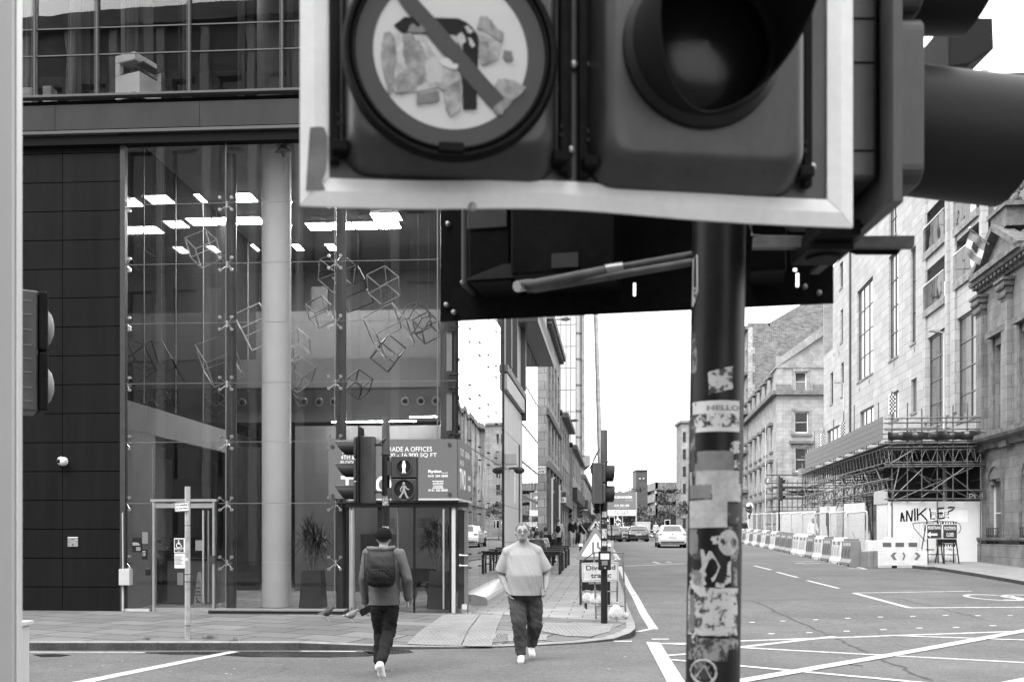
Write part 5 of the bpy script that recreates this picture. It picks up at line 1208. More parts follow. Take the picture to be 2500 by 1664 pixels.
# street face
m = MB(); im = ROOTM[CBd.name].inverted()
S2 = thing('stone_building_front', 'street front of the sandstone corner building with rows of pedimented windows', 'building', S0, 0)
bpy.data.objects.remove(S2)
L = 26
hs2 = []
for i in range(6):
    a = -4.2-i*4.0
    for za, zb_ in ((2.4, 4.9), (6.2, 8.4), (9.6, 11.8)): hs2.append((a, a+1.4, za, zb_))
    hs2.append((a, a+1.3, 14.9, 16.3))
fw = wall_mb(-L, 0, .9, zp, hs2, 0, .5); rel = Matrix.Rotation(RA, 4, 'Z'); fw.v = [rel @ v for v in fw.v]; part('street_wall', fw, M_sand, CBd)
def rparts(name, mb, m_, par=CBd): mb.v = [rel @ v for v in mb.v]; return mb.build(name, m_, par)
for h in hs2:
    f = rparts('window', MB().box(h[0], .15, h[2], h[0]+.1, .25, h[3]).box(h[1]-.1, .15, h[2], h[1], .25, h[3]).box(h[0], .16, (h[2]+h[3])/2-.05, h[1], .24, (h[2]+h[3])/2+.05), M_wframe); rparts('pane', MB().box(h[0]+.05, .2, h[2], h[1]-.05, .21, h[3]), M_win, f)
    rparts('window_hood', MB().box(h[0]-.3, -.35, h[3]+.15, h[1]+.3, -.003, h[3]+.4).box(h[0]-.2, -.15, h[2]-.2, h[1]+.2, -.003, h[2]), M_trimd)
rparts('cornice', MB().box(-L, -.5, zc, .3, -.006, zc+.4), M_trimd); rparts('string_course', MB().box(-L, -.15, zp-.12, .05, -.007, zp+.06), M_trim); rparts('string_course', MB().box(-L, -.15, 5.3, .05, -.008, 5.6), M_trim)
rparts('roof', MB().add([(-L, 0, zp), (0, 0, zp), (0, 5, zp+3.4), (-L, 5, zp+3.4)], [(0, 1, 2, 3)]), M_frame)
# tenement
T0 = Vector(((1826-CX)/F*112, 112, 0)); TB = thing('brick_tenement', 'tall dark brick tenement gable stepping up behind the sandstone corner building', 'building', T0, 0); TF = Fr(T0, 0)
def tz(py): return TF.at(1850, py)[1]
part('gable_wall', MB().prism([(0, 1), (16, 1), (16, tz(746)+2), (TF.X(1971), tz(746)), (TF.X(1880), tz(799)), (0, tz(799))], 0, .6), M_brick, TB)
m = MB()
for i in range(22): m.box(-.02, -.04, 1.2+i*1.05, .5 if i % 2 else .8, -.003, 1.2+i*1.05+.7)
part('quoins', m, M_sandd, TB)
part('coping', MB().bar((0, .2, tz(797)), (TF.X(1880), .2, tz(797)), .3, .8).bar((TF.X(1879), .2, tz(797)), (TF.X(1971), .2, tz(744)), .3, .8).bar((TF.X(1971), .2, tz(744)), (16, .2, tz(744)+2), .3, .8), M_trimd, TB)
hs3 = [(-2.4-i*3.2, -1.2-i*3.2, 3+j*4.4, 5.3+j*4.4) for i in range(5) for j in range(5)]
fw = wall_mb(-17, 0, 1, tz(799), hs3, 0, .5); fw.v = [rel @ v for v in fw.v]; part('street_wall', fw, M_sandd, TB)
for h in hs3: f = rparts('window', MB().box(h[0], .15, h[2], h[0]+.1, .25, h[3]).box(h[1]-.1, .15, h[2], h[1], .25, h[3]), M_wframe, TB); rparts('pane', MB().box(h[0]+.05, .2, h[2], h[1]-.05, .21, h[3]), M_winl, f)
for z in (2.2, 6.6, 11, 15.4, 19.8, tz(799)-.2): rparts('string_course', MB().box(-17, -.5, z, .1, -.003, z+.35), M_trimd, TB)

# ---------------- hoarding, scaffolding, canopy ----------------
M_hoard = mat('white_hoarding', .62, .55, var=.05, scale=1.5); M_tube = mat('scaffold_tube', .13, .45, .6, var=.35, scale=6); M_boards = mat('scaffold_board', .17, .85, var=.25, scale=2, stretch=(.3, 6, 6), var2=.15, scale2=10)
HO = Vector((15.15, 40.1, 0)); HFr = Fr(HO, 0); zgh = zg(40.1)+.12
hx1 = HFr.X(2397); hzt = HFr.at(2280, 1223)[1]
HD = thing('site_hoarding', 'white site hoarding with black spray graffiti wrapped round the pavement works', 'hoarding', HO, 0)
m = MB()
for i in range(3): m.box(hx1*i/3+.004, 0, zgh-.1, hx1*(i+1)/3-.004, .05, hzt)
part('front_panel', m, M_hoard, HD)
e2 = Vector((.119, 1, 0)).normalized()                # side runs up the street
def side_pt(s, off=0): return Vector((e2.x*s-e2.y*off, e2.y*s+e2.x*off, 0))
def side_panel(name, s0_, s1_, z0_, z1_, m_, off=0, th=.05):
    a, b = side_pt(s0_, off), side_pt(s1_, off); n = Vector((e2.y, -e2.x, 0))*th
    ga_, gb_ = zg(40.1+s0_)-zg(40.1), zg(40.1+s1_)-zg(40.1)
    q = MB().add([a+Vector((0, 0, z0_+ga_)), b+Vector((0, 0, z0_+gb_)), b+Vector((0, 0, z1_+gb_)), a+Vector((0, 0, z1_+ga_)), a+n+Vector((0, 0, z0_+ga_)), b+n+Vector((0, 0, z0_+gb_)), b+n+Vector((0, 0, z1_+gb_)), a+n+Vector((0, 0, z1_+ga_))], [(0, 1, 2, 3), (7, 6, 5, 4), (0, 4, 5, 1), (3, 2, 6, 7), (0, 3, 7, 4), (1, 5, 6, 2)])
    return q.build(name, m_, HD)
z0h = zgh-.1
def sd_(px):                                           # distance along the side for a sight line
    mm_ = (px-CX)/F; return (mm_*HO.y-HO.x)/(e2.x-mm_*e2.y)
for a, b, zt3, m_ in ((2166, 2140, hzt, M_hoard), (2110, 2060, hzt, M_hoard), (2040, 2025, hzt-.1, M_hoard), (2018, 2002, hzt-.1, M_hoard), (1990, 1895, hzt-.3, M_hoard)):
    n_ = max(1, int((sd_(b)-sd_(a))/1.22)); 
    for i in range(n_): s_0 = sd_(a)+(sd_(b)-sd_(a))*i/n_; side_panel('side_panel', s_0+.01, s_0+(sd_(b)-sd_(a))/n_-.01, z0h, zt3, m_)
for a, b in ((2140, 2110), (2060, 2040), (2002, 1990)): side_panel('doorway', sd_(a), sd_(b), z0h, hzt-.35, M_mid, -.5)
side_panel('gate_header', sd_(2166), sd_(2135), hzt-.1, hzt+.45, M_light, .03)
for px, z_ in ((2125, 1.3), (2026, 1.4), (2125, .5)): side_panel('safety_notice', sd_(px)+.1, sd_(px)+.75, z0h+z_, z0h+z_+.7, M_frame if z_ > 1 else M_light, .06)
def hl(s, x0, y0, x1_, h, m_=M_blackm, bold=0, name='lettering', dy=-.004, sp=1): a, z = HFr.at(*c3(x0, y0)); b, _ = HFr.at(*c3(x1_, y0)); return lettering(name, s, a, dy, z, b-a, m_, HD, h=h*40/F/3.11, bold=bold, sp=sp)
hl('PURE', 1535, 318, 1655, 42, M_mid); 
a, z = HFr.at(*c3(1500, 352)); b, z2_ = HFr.at(*c3(1812, 262)); box('painted_out_patch', M_white, HD, a, -.0025, z, b, -.0005, z2_)
def spray(strokes, w, name='graffiti'):
    m = MB()
    for st in strokes:
        pts = [HFr.at(*c3(x, y)) for x, y in st]; m.path([(a, -.008, z) for a, z in pts], w, 6)
    o = m.build(name, M_blackm, HD); o.scale = (1, .35, 1); return o
ag = [[(1305, 350), (1312, 280)], [(1312, 280), (1330, 345), (1333, 348)], [(1303, 320), (1330, 312)], [(1348, 348), (1350, 265)], [(1350, 265), (1385, 348)], [(1385, 348), (1392, 262)], [(1412, 345), (1410, 250)], [(1432, 340), (1430, 248)], [(1436, 302), (1498, 248)], [(1455, 288), (1505, 342)], [(1524, 250), (1532, 330), (1566, 327)], [(1584, 250), (1590, 328)], [(1586, 250), (1632, 246)], [(1588, 288), (1624, 284)], [(1590, 328), (1638, 322)], [(1660, 245), (1690, 240), (1712, 240), (1695, 262), (1665, 275), (1662, 300)], [(1662, 316), (1668, 322)]]
spray(ag, .034)
spray([[(1395, 365), (1430, 358), (1500, 356), (1505, 362), (1560, 358), (1530, 380)], [(1395, 365), (1405, 400), (1440, 440), (1490, 500)], [(1480, 362), (1485, 440)], [(1540, 350), (1580, 342), (1640, 350), (1680, 380)], [(1600, 345), (1590, 440)], [(1640, 370), (1720, 350), (1752, 370), (1762, 400), (1750, 430), (1725, 445), (1640, 440), (1600, 400)], [(1340, 480), (1400, 470)]], .014)
# black and white poster
a, z = HFr.at(*c3(1573, 575)); b, z2_ = HFr.at(*c3(1726, 355)); ps = box('poster', M_blackm, HD, a, -.012, z+.18, b, -.004, z2_)
m = MB()
for i in range(16):
    for j in range(2):
        for (z_a) in (z2_-.07*(j+1), z+.18+.07*j-.07):
            if (i+j) % 2 == 0: m.box(a+(b-a)*i/16, -.0145, z_a, a+(b-a)*(i+1)/16, -.0125, z_a+.07)
part('checker_border', m, M_white, HD); hl('YOU', 1588, 396, 1652, 24, M_white, .04, dy=-.016); hl('WILL BE', 1590, 416, 1652, 14, M_white, .03, dy=-.016); hl('SEEN', 1590, 434, 1650, 16, M_white, .04, dy=-.016); hl('Detertech', 1620, 522, 1716, 14, M_light, .03, dy=-.016)
box('poster_picture', M_ltd, HD, HFr.X(c3(1665, 0)[0]), -.0155, z2_-.6, HFr.X(c3(1700, 0)[0]), -.0127, z2_-.2)

# scaffolding
SCF = thing('scaffolding', 'deep pavement gantry of steel scaffold tubes with ladder beams and a boarded parapet', 'scaffolding', HO, 0)
M_tarp_shade = mat('tarpaulin_and_shade', .02, .3, var=.4, scale=3, bump=.6, bscale=5)  # for the bundled tarpaulin and the sheets imitating shade under the deck
def sp_(s, w_, z): p = side_pt(s); return Vector((p.x+w_*e2.y*1.0, p.y-w_*e2.x, z))  # s up the street, w across the pavement
bays = [0, 2.2, 4.4, 6.8, 9.2, 11.6, 14.2, 17.0, 20.0]
gz_ = lambda s: zg(40.1+s)+.12
def T(name, a, b, r=.026): return MB().tube(a, b, r, n=8).build(name, M_tube, SCF, smooth=True)
ft = 6.45
for i, s in enumerate(bays):
    for w_ in (.15, 1.9, 3.55):
        top = 7.1+(rnd.random()*.9) if w_ < 1 else 6.9
        if i == 0 or w_ < 1 or i % 2 == 0: T('upright_tube', sp_(s, w_, 0 if s == 0 else gz_(s)) if w_ > .5 or s == 0 else sp_(s, w_, gz_(s)+2.3), sp_(s, w_, top))
for w_ in (.75, 1.3, 2.5, 3.05): T('upright_tube', sp_(0, w_, zgh+2.4), sp_(0, w_, 6.6+rnd.random()*.4))
for z in (6.36, 6.18, 5.9, 5.42, 5.2, 4.5, 4.42, 3.46, 3.12): T('cross_tube', sp_(-.05, -.15, z), sp_(-.05, 3.8, z), .028)
for z in (6.38, 5.5, 4.5, 3.5):
    for i, s in enumerate(bays[1:]): T('cross_tube', sp_(s, -.1, z+.04), sp_(s, 3.7, z+.04))
for w_ in (.1, 1.9, 3.6):
    for z in (5.3, 4.46, 3.9, 3.4): T('ledger_tube', sp_(-.4, w_, z), sp_(20.3, w_, z+.1))
for i, s in enumerate(bays[:-1]):
    n_ = bays[i+1]; T('brace_tube', sp_(s, .05, 3.1), sp_(n_, .05, 4.5)); T('brace_tube', sp_(n_, 1.9, 3.1), sp_(s, 1.9, 4.5)); T('brace_tube', sp_(n_, .05, gz_(s)+2.4), sp_(s, 1.0, 4.5), .022)
for a, b in (((0, .1, 3.1), (0, 1.5, 4.5)), ((0, 3.6, 3.1), (0, 1.9, 4.5)), ((0, 1.3, 3.2), (0, 3.0, 4.4)), ((0, 0, 4.5), (0, 1.3, 5.3)), ((0, 2.2, 3.2), (0, .9, 4.4)), ((0.4, .2, 3.0), (.4, 3.4, 4.4)), ((0.4, 3.4, 3.1), (.4, .8, 4.4)), ((0, .1, 2.9), (.6, .6, 4.5))): T('brace_tube', sp_(*a), sp_(*b))
def ladder(a, b, h, n_):
    m = MB(); a = Vector(a); b = Vector(b); up = Vector((0, 0, h)); m.tube(a, b, .024, n=6).tube(a+up, b+up, .024, n=6)
    for i in range(n_):
        p = a+(b-a)*(i+.1)/n_; q = a+(b-a)*(i+.55)/n_; r_ = a+(b-a)*(i+1.0)/n_; m.tube(p, q+up, .016, n=6).tube(q+up, r_, .016, n=6)
    m.build('lattice_beam', M_tube, SCF)
for w_ in (.0, .9, 2.1, 3.3): ladder(sp_(-.3, w_, 4.6), sp_(20, w_, 4.7), .62, 32)
ladder(sp_(0, -.1, 4.6), sp_(0, 3.8, 4.6), .5, 9); ladder(sp_(.9, -.1, 4.6), sp_(.9, 3.8, 4.6), .5, 9); ladder(sp_(-.1, .0, 3.5), sp_(20, .0, 3.6), .45, 26)
for z in range(4):
    a, b = sp_(0, -.25, 5.5+z*.235), sp_(17.6, -.25, 5.5+z*.235); a2, b2 = sp_(0, -.2, 0), sp_(17.6, -.2, 0)
    MB().add([a, b, b+Vector((0, 0, .225)), a+Vector((0, 0, .225)), Vector((a2.x, a2.y, a.z)), Vector((b2.x, b2.y, b.z)), Vector((b2.x, b2.y, b.z+.225)), Vector((a2.x, a2.y, a.z+.225))], [(0, 1, 2, 3), (7, 6, 5, 4), (0, 4, 5, 1), (3, 2, 6, 7), (0, 3, 7, 4), (1, 5, 6, 2)]).build('parapet_board', M_boards, SCF)
m = MB()
for w_ in range(16): a = sp_(-.1, w_*.235, 5.36); b = sp_(20, w_*.235, 5.36); m.bar(a, b, .22, .04)
m.build('deck_boards', M_boards, SCF)
m = MB(); N = 40                                      # tarpaulin bundled along the deck edge
rows_ = []
for i in range(N+1):
    c = sp_(-.12+.03*math.sin(i*.9), 3.75*i/N, 5.64); rows_.append([c+Vector((0, math.cos(t)*(.12+.02*math.sin(i*2.1+t)+.02*noise.noise((i*.7,t,0))), math.sin(t)*(.17+.03*math.sin(i*.5+t*2)+.05*noise.noise((i*.5,t*.5,3))))) for t in [j*math.pi/5 for j in range(10)]])
m.loft(rows_).build('tarpaulin', M_tarp_shade, SCF, smooth=True)
for i in range(9):                                     # shaded steel props and kit under the gantry
    s = 1.0+i*2.1; T('prop_tube', sp_(s, 2.6+.5*(i % 2), gz_(s)), sp_(s+.3, 2.6, 5.3), .035)
part('gantry_shade', MB().add([sp_(.6, 3.72, 2.5), sp_(20, 3.72, 2.5), sp_(20, 3.72, 5.3), sp_(.6, 3.72, 5.3)], [(0, 1, 2, 3)]).add([sp_(.6, 3.70, 2.5), sp_(20, 3.70, 2.5), sp_(20, 3.70, 5.3), sp_(.6, 3.70, 5.3)], [(0, 1, 2, 3)]).add([sp_(3.2, .6, 2.5), sp_(3.2, 3.7, 2.5), sp_(3.2, 3.7, 5.3), sp_(3.2, .6, 5.3)], [(0, 1, 2, 3)]), M_tarp_shade, SCF)  # added dark sheets imitating the deep shade under the gantry deck
m = MB()
for s, w_, z0_, z1_ in ((0, .15, 6.55, 7.35), (9.2, .1, 6.5, 7.25), (14.2, .1, 6.5, 7.2)):
    c = sp_(s, w_, 0)
    for j in range(10):
        for i in range(4):
            if (i+j) % 2 == 0: m.box(c.x-.12+i*.06, c.y-.05, z0_+(z1_-z0_)*j/10, c.x-.06+i*.06, c.y-.045, z0_+(z1_-z0_)*(j+1)/10)
m.build('checker_sleeve', M_blackm, SCF); m = MB()
for s, w_, z0_, z1_ in ((0, .15, 6.55, 7.35), (9.2, .1, 6.5, 7.25), (14.2, .1, 6.5, 7.2)): c = sp_(s, w_, 0); m.box(c.x-.12, c.y-.043, z0_, c.x+.12, c.y+.04, z1_)
m.build('white_sleeve', M_white, SCF)
lt_ = MB(); vs, fs = text_mb('PURE', .95, .24); px_, z_ = HFr.at(*c3(1812, 184)); lt_.add([(px_+a, -.12, z_+b) for a, b in vs], fs); lt_.build('site_lettering', M_light, SCF)
# second scaffold tower further up
s2o = Vector((P(1897, 1250, 74).x, 74, zg(74)+.1)); s2 = thing('scaffold_tower', 'smaller scaffold tower with loaded decks before the sandstone corner building', 'scaffolding', s2o, 0)
k = 74/F; W2 = 100*k
for i in range(5):
    for j in range(2): MB().tube((W2*i/4, j*1.4, 0), (W2*i/4, j*1.4, (4.6 if i in (1, 2) else 5.4+rnd.random())), .035).build('upright_tube', M_tube, s2)
for z in (.8, 1.3, 2.2, 2.6, 3.2, 3.6, 4.0, 4.4, 5.0): MB().tube((-.8, 0, z), (W2, 0, z), .035).tube((-.5, 1.4, z+.05), (W2, 1.4, z+.05), .035).build('ledger_tube', M_tube, s2)
for i in range(4): MB().tube((W2*i/4, -.05, .8+.8*i), (W2*(i+1)/4, -.05, 1.6+.8*i), .03).build('brace_tube', M_tube, s2)
for z in (2.3, 3.3, 4.1): MB().box(-.3, -.1, z, W2+.2, 1.5, z+.06).build('deck_boards', M_boards, s2)
m = MB(); rr = random.Random(8)
for i in range(60): a = Vector((rr.uniform(W2*.5, W2), rr.uniform(.1, 1.2), 3.5+rr.uniform(0, .35))); m.tube(a, a+Vector((rr.uniform(-1.4, 1.4), rr.uniform(-.2, .2), rr.uniform(-.15, .2))), .03, n=5)
m.build('stored_tubes', M_tube, s2); MB().box(1.9, .2, 4.9, 3.3, 1.2, 5.5).build('skip_bin', M_conc, s2)
# ---------------- water filled barriers ----------------
M_bw_ = mat('white_plastic', .60, .45, var=.12, scale=4); M_br = mat('dark_plastic', .17, .45, var=.15, scale=4); M_refl = mat('reflective_strip', .55, .3); M_refd = mat('strip_dark', .10, .4)
def barrier(label, m_, L=1.62, loc=(0, 0, 0), rz_=0):
    t = thing('water_barrier', label, 'road barrier', loc, rz_, 'water filled barriers in a line along the kerb'); h = 1.0
    pf = [(-.27, 0), (-.27, .16), (-.20, .30), (-.15, .85), (-.15, h), (.15, h), (.15, .85), (.20, .30), (.27, .16), (.27, 0)]
    m = MB().prism(pf, 0, L-.02, 'x')
    for a in (.12, L*.42, L-.38): m.box(a, -.11, h, a+.24, .11, h+.09)
    b = m.build('body', m_, t, bevel=.02)
    q = MB()
    for a in (.15, L-.45): q.box(a, -.275, -.0, a+.18, -.1, .09)
    q.build('fork_slot', M_blackm, t)
    for a in (L*.22, L*.5, L*.78):                     # moulded chevron recess
        c = MB(); s = .16
        c.add([(a-s*.5, -.235+.0, .36), (a+s*.05, -.235, .36), (a+s*.9, -.215, .54), (a+s*.35, -.215, .54), (a+s*.05, -.185, .72), (a-s*.5, -.185, .72)], [(0, 1, 2, 3), (3, 2, 4, 5)]); c.build('chevron', M_refd if m_ is M_bw_ else M_blackm, t)
    for i, a in enumerate((L*.18, L*.42, L*.66)): MB().box(a, -.168, .80, a+L*.16, -.152, .92).build('reflective_panel', M_refl if i % 2 else (M_mid if m_ is M_bw_ else M_refl), t)
    return t
bx0 = Vector((13.2, 37.9)); bd = Vector((.107, 1)).normalized(); brz = math.atan2(bd.y, bd.x)
seq = 'dwdwdwwdddwdwdwdwdw'
desc = {'d': 'dark', 'w': 'white'}
Lb = 36.0/len(seq); protos = {}
ordn = ['first', 'second', 'third', 'fourth', 'fifth', 'sixth', 'seventh', 'eighth', 'ninth', 'tenth', 'eleventh', 'twelfth', 'thirteenth', 'fourteenth', 'fifteenth', 'sixteenth', 'seventeenth', 'eighteenth', 'nineteenth']
for i, c in enumerate(seq):
    a = bx0+bd*(i*Lb+.3); loc = (a.x, a.y, zg(a.y+.5)-.01); label = '%s plastic water barrier, %s up the street from the big arrowed one' % (desc[c], ordn[i])
    # the long side faces the road (local -y is to the viewer's left)
    if c not in protos: protos[c] = barrier(label, M_bw_ if c == 'w' else M_br, Lb, loc, brz+math.pi if False else brz); t = protos[c]
    else: t = dup(protos[c], loc, brz, label)
    t.scale = (1, -1, 1); t.rotation_euler = (-.0, 0, brz)
ab = G(2108, 1385); ab2 = G(2257, 1385); wL = ab2.x-ab.x
fb = thing('arrow_barrier', 'big white water barrier with arrow recesses closing the end of the line', 'road barrier', (ab.x, ab.y, ab.z), 0)
m = MB().box(.45, -.3, 0, wL, .25, .62).box(.12, -.22, .62, wL*.85, .18, 1.03).box(.8, -.15, 1.03, 1.15, .12, 1.14).box(1.5, -.15, 1.03, 1.85, .12, 1.14).lathe([(.09, .62), (.09, .72), (0, .72)], 14, (wL-.2, 0, 0)); m.build('body', M_bw_, fb, bevel=.03)
MB().lathe([(.28, 0), (.28, .62), (.2, .66), (0, .66)], 18, (.2, 0, 0)).box(-.05, -.25, .0, .44, .22, .62).build('dark_end_drum', M_br, fb, bevel=.02)
for a, m_ in ((.72, M_refd), (1.25, M_refd), (1.8, M_refd)): MB().box(a*.9, -.232, .80, a*.9+.32, -.221, .95).build('reflective_panel', m_, fb)
for a, d_, s in ((1.15, -1, .2), (1.45, 1, .1), (1.95, 1, .2)):
    c = MB(); x = a*.95; c.add([(x-d_*s*.3, -.306, .30-.0), (x+d_*s*.3, -.306, .30), (x+d_*s*.95, -.306, .46), (x+d_*s*.3, -.306, .62-.03), (x-d_*s*.3, -.306, .59), (x+d_*s*.25, -.306, .46)], [(0, 1, 2, 5), (5, 2, 3, 4)]); c.build('arrow_recess', M_mid, fb)
MB().box(.45, -.305, 0, wL, -.301, .10).build('dirt_band', M_ltd, fb); MB().box(.95, -.31, 0, 1.15, -.304, .09).box(1.75, -.31, 0, 1.95, -.304, .09).build('fork_slot', M_blackm, fb)
# ---------------- mesh fence panels ----------------
M_fence = mat('pale_fence_tube', .5, .5, .2)
def fence_panel(label, loc, rz_):
    t = thing('fence_panel', label, 'site fence', loc, rz_, 'mesh fence panels behind the barriers'); L = 3.4; h = 2.0
    MB().path([(.03, 0, 0), (.03, 0, h-.12), (.08, 0, h-.03), (.18, 0, h), (L-.18, 0, h), (L-.08, 0, h-.03), (L-.03, 0, h-.12), (L-.03, 0, 0)], .03, 8).tube((0, 0, .2), (L, 0, .2), .015).build('tube_frame', M_fence, t, smooth=True)
    m = MB()
    for i in range(1, 34): m.tube((i*.1, 0, .2), (i*.1, 0, h-.02), .0016, n=4, caps=False)
    for j in range(1, 8): m.tube((0, 0, .2+j*.25), (L, 0, .2+j*.25), .002, n=4, caps=False)
    m.build('wire_mesh', M_frame, t); MB().bar((.4, -.0, 0), (.1, .55, 1.2), .02).build('brace', M_fence, t) ; MB().box(-.1, -.2, -.05, .12, .2, .1).build('fence_foot', M_light, t)
    return t
f0 = None
for i in range(10):
    a = bx0+bd*(i*3.46+.9)+Vector((.55, 0)); loc = (a.x, a.y, zg(a.y+1)+.12); label = 'mesh fence panel behind the barriers, %s one counted up the street' % ordn[i]
    if f0 is None: f0 = fence_panel(label, loc, brz)
    else: dup(f0, loc, brz, label)
rp = thing('fence_panel', 'last fence panel turned across the pavement behind the arrowed barrier', 'site fence', (HO.x-.6, 38.9, zgh), 0, 'mesh fence panels behind the barriers'); bpy.data.objects.remove(rp)
# ---------------- A frame signs ----------------
def aframe(px0, px1, pyt, pyb, D, label, draw):
    wp = P((px0+px1)/2, pyb, D); wp.z = zg(D)+.12; t = thing('road_sign', label, 'road sign', wp, 0); k = D/F; w = (px1-px0)*k; 
    hb = 1.62
    MB().bar((-w/2, -.3, 0), (-w/2+.08, 0, hb), .035).bar((w/2, -.3, 0), (w/2-.08, 0, hb), .035).bar((-w/2-.08, .35, 0), (-w/2+.08, .02, hb), .03).bar((w/2+.08, .35, 0), (w/2-.08, .02, hb), .03).bar((-w/2+.08, 0, hb), (w/2-.08, 0, hb), .03).bar((-w/2, -.24, .35), (w/2, -.24, .35), .03).build('stand', M_black, t)
    draw(t, w, k)
    return t
def s1_(t, w, k):
    z0, z1 = .95, 1.52; MB().box(-w/2, -.16, z0, w/2, -.13, z1).build('sign_plate', M_white, t); MB().box(-w/2+.02, -.164, z0+.02, w/2-.02, -.1605, z1-.02).build('sign_field', M_dark, t)
    lettering('lettering', 'PEDESTRIANS', -w/2+.05, -.168, z1-.20, w-.1, M_white, t, h=.12, bold=.02)
    MB().add([(-.28, -.168, z0+.17), (-.14, -.168, z0+.28), (-.14, -.168, z0+.21), (.12, -.168, z0+.21), (.12, -.168, z0+.13), (-.14, -.168, z0+.13), (-.14, -.168, z0+.06)], [(0, 6, 5, 2), (0, 2, 1), (2, 5, 4, 3)]).build('arrow', M_white, t)
def s2_(t, w, k):
    z0, z1 = .95, 1.52; MB().box(-w/2, -.16, z0, w/2, -.13, z1).build('sign_plate', M_white, t); MB().box(-w/2+.02, -.164, z0+.02, w/2-.02, -.1605, z1-.02).build('sign_field', M_dark, t)
    lettering('lettering', 'FOOTPATH', -w/2+.06, -.168, z1-.23, w-.12, M_white, t, h=.14, bold=.02); lettering('lettering', 'CLOSED', -w/2+.14, -.168, z0+.10, w-.28, M_white, t, h=.14, bold=.02)
aframe(2258, 2295, 1297, 1370, 38.6, 'folding road sign saying pedestrians with a white arrow', s1_); aframe(2297, 2333, 1297, 1370, 38.4, 'folding road sign saying footpath closed', s2_)
def sandbag(loc, sx_, label, m_, rz_=0, hang=False):
    t = thing('sandbag', label, 'sandbag', loc, rz_); m = MB(); n = 28; rings = []; rr = random.Random(int(loc[0]*97))
    ph = rr.uniform(0, 6)
    for j, (f, q) in enumerate(((0, .35), (.04, .8), (.15, 1.0), (.32, 1.04), (.5, .9), (.68, .66), (.80, .36), (.86, .22), (.93, .34), (1.0, .46))):
        r = sx_*q; rings.append([(r*math.cos(2*math.pi*i/n)*(1+.10*math.sin(i*2.6+j*.4+ph)+.05*math.sin(i*1.1+ph)), r*.62*math.sin(2*math.pi*i/n)*(1+.09*math.cos(i*2.9+ph)), f*sx_*2.3+.06*sx_*math.sin(i*1.3+ph)*(j > 0)) for i in range(n)])
    m.loft(rings).build('sack', m_, t, smooth=True); return t
M_bag = mat('woven_sack', .45, .8, var=.25, scale=9, bump=.5, bscale=25)
for i, (px, py, d_) in enumerate(((2265, 1370, 'pale sandbag under the pedestrians sign'), (2275, 1371, 'pale slumped sandbag between the two folding signs'), (2318, 1370, 'pale sandbag under the footpath closed sign'))): g = G(px, py, .12); sandbag((g.x, g.y, g.z-.02), .24, d_, M_bag)
# lamp standards on the right
def lamp_std(px, pytop, pxarm, D, label, back):
    wp = P(px, pytop, D); z0 = zg(D)+.1; t = thing('street_lamp', label, 'street lamp', (wp.x, wp.y, z0), 0); h = wp.z-z0; a = (pxarm-px)/F*D
    MB().path([(0, 0, 0), (0, 0, 1.2), (0, 0, 1.3), (0, 0, h)], [.09, .09, .06, .045], 12).build('column', M_light, t, smooth=True); MB().path([(0, 0, h), (a*.5, 0, h+.05)], .03, 8).build('arm', M_light, t); MB().loft([[(a*.35, -.12, h), (a*.35, .12, h), (a*.35, .12, h+.14), (a*.35, -.12, h+.14)], [(a, -.08, h+.06), (a, .08, h+.06), (a, .08, h+.11), (a, -.08, h+.11)]]).build('lamp_head', M_galv, t, bevel=.01)
lamp_std(2305, 812, 2266, 41.5, 'pale street lamp rising behind the scaffold in front of the tall bay window', 0); lamp_std(2060, 936, 2034, 60, 'pale street lamp midway along the ashlar building', 0); lamp_std(1869, 1038, 1850, 96, 'thin street lamp beside the sandstone corner building', 0)
# round hanging sign with a letter
wp = P(1875, 1173, 86); t = thing('round_sign', 'round dark hanging sign with a single pale letter on the sandstone building', 'sign', wp, 0)
MB().lathe([(0, -.06), (.33, -.06), (.33, .06), (0, .06)], 24, (0, 0, 0), 'y').build('sign_disc', M_mid, t); MB().bar((-.06, -.07, -.14), (.0, -.07, .2), .06, .01).bar((-.06, -.07, -.14), (.12, -.07, -.12), .05, .01).build('letter', M_white, t); MB().tube((.3, 0, .0), (.9, 0, .0), .03).build('bracket', M_dark, t)
wp = P(1830, 1270, 88); t = thing('shop_kiosk', 'pale kiosk sign pillar with a round sign on top beside the far barriers', 'sign', (wp.x, wp.y, zg(88)), 0)
k = 88/F
MB().box(-5*k, 0, 0, 8*k, .6, 74*k).build('pillar', M_light, t); MB().lathe([(0, -.05), (8*k, -.05), (8*k, .05), (0, .05)], 20, (0, -.1, 88*k), 'y').build('round_sign', M_white, t); MB().box(-3*k, -.02, 56*k, 2*k, -.003, 66*k).build('dark_symbol', M_dark, t); MB().box(-16*k, .2, 58*k, -5*k, .5, 74*k).build('awning', M_trim, t)

# long terrace continuing up the street, seen mainly mirrored in the street glass
TT = thing('stone_terrace', 'long stone terrace continuing up the hill beyond the brick tenement', 'building', (14.14+.119*132, 132, 0), RA); L = 100
hs4 = [(-3-i*4.2, -1.4-i*4.2, 3+j*4, 5.6+j*4) for i in range(23) for j in range(4)]
wall_mb(-L, 0, 1, 19.5, hs4, 0, .5).build('wall', M_sand, TT); MB().box(-L, .3, 1, 0, .35, 19).build('panes', M_win, TT); MB().box(-L, -.6, 19.5, .3, -.0, 20.2).box(-L, -.3, 6.4, .1, -.003, 6.8).build('cornice', M_trimd, TT)
m = MB()
for i in range(12): m.box(-L+i*8.4, -.5, 1, -L+i*8.4+.8, -.004, 19.4)
m.build('pilasters', M_trim, TT)
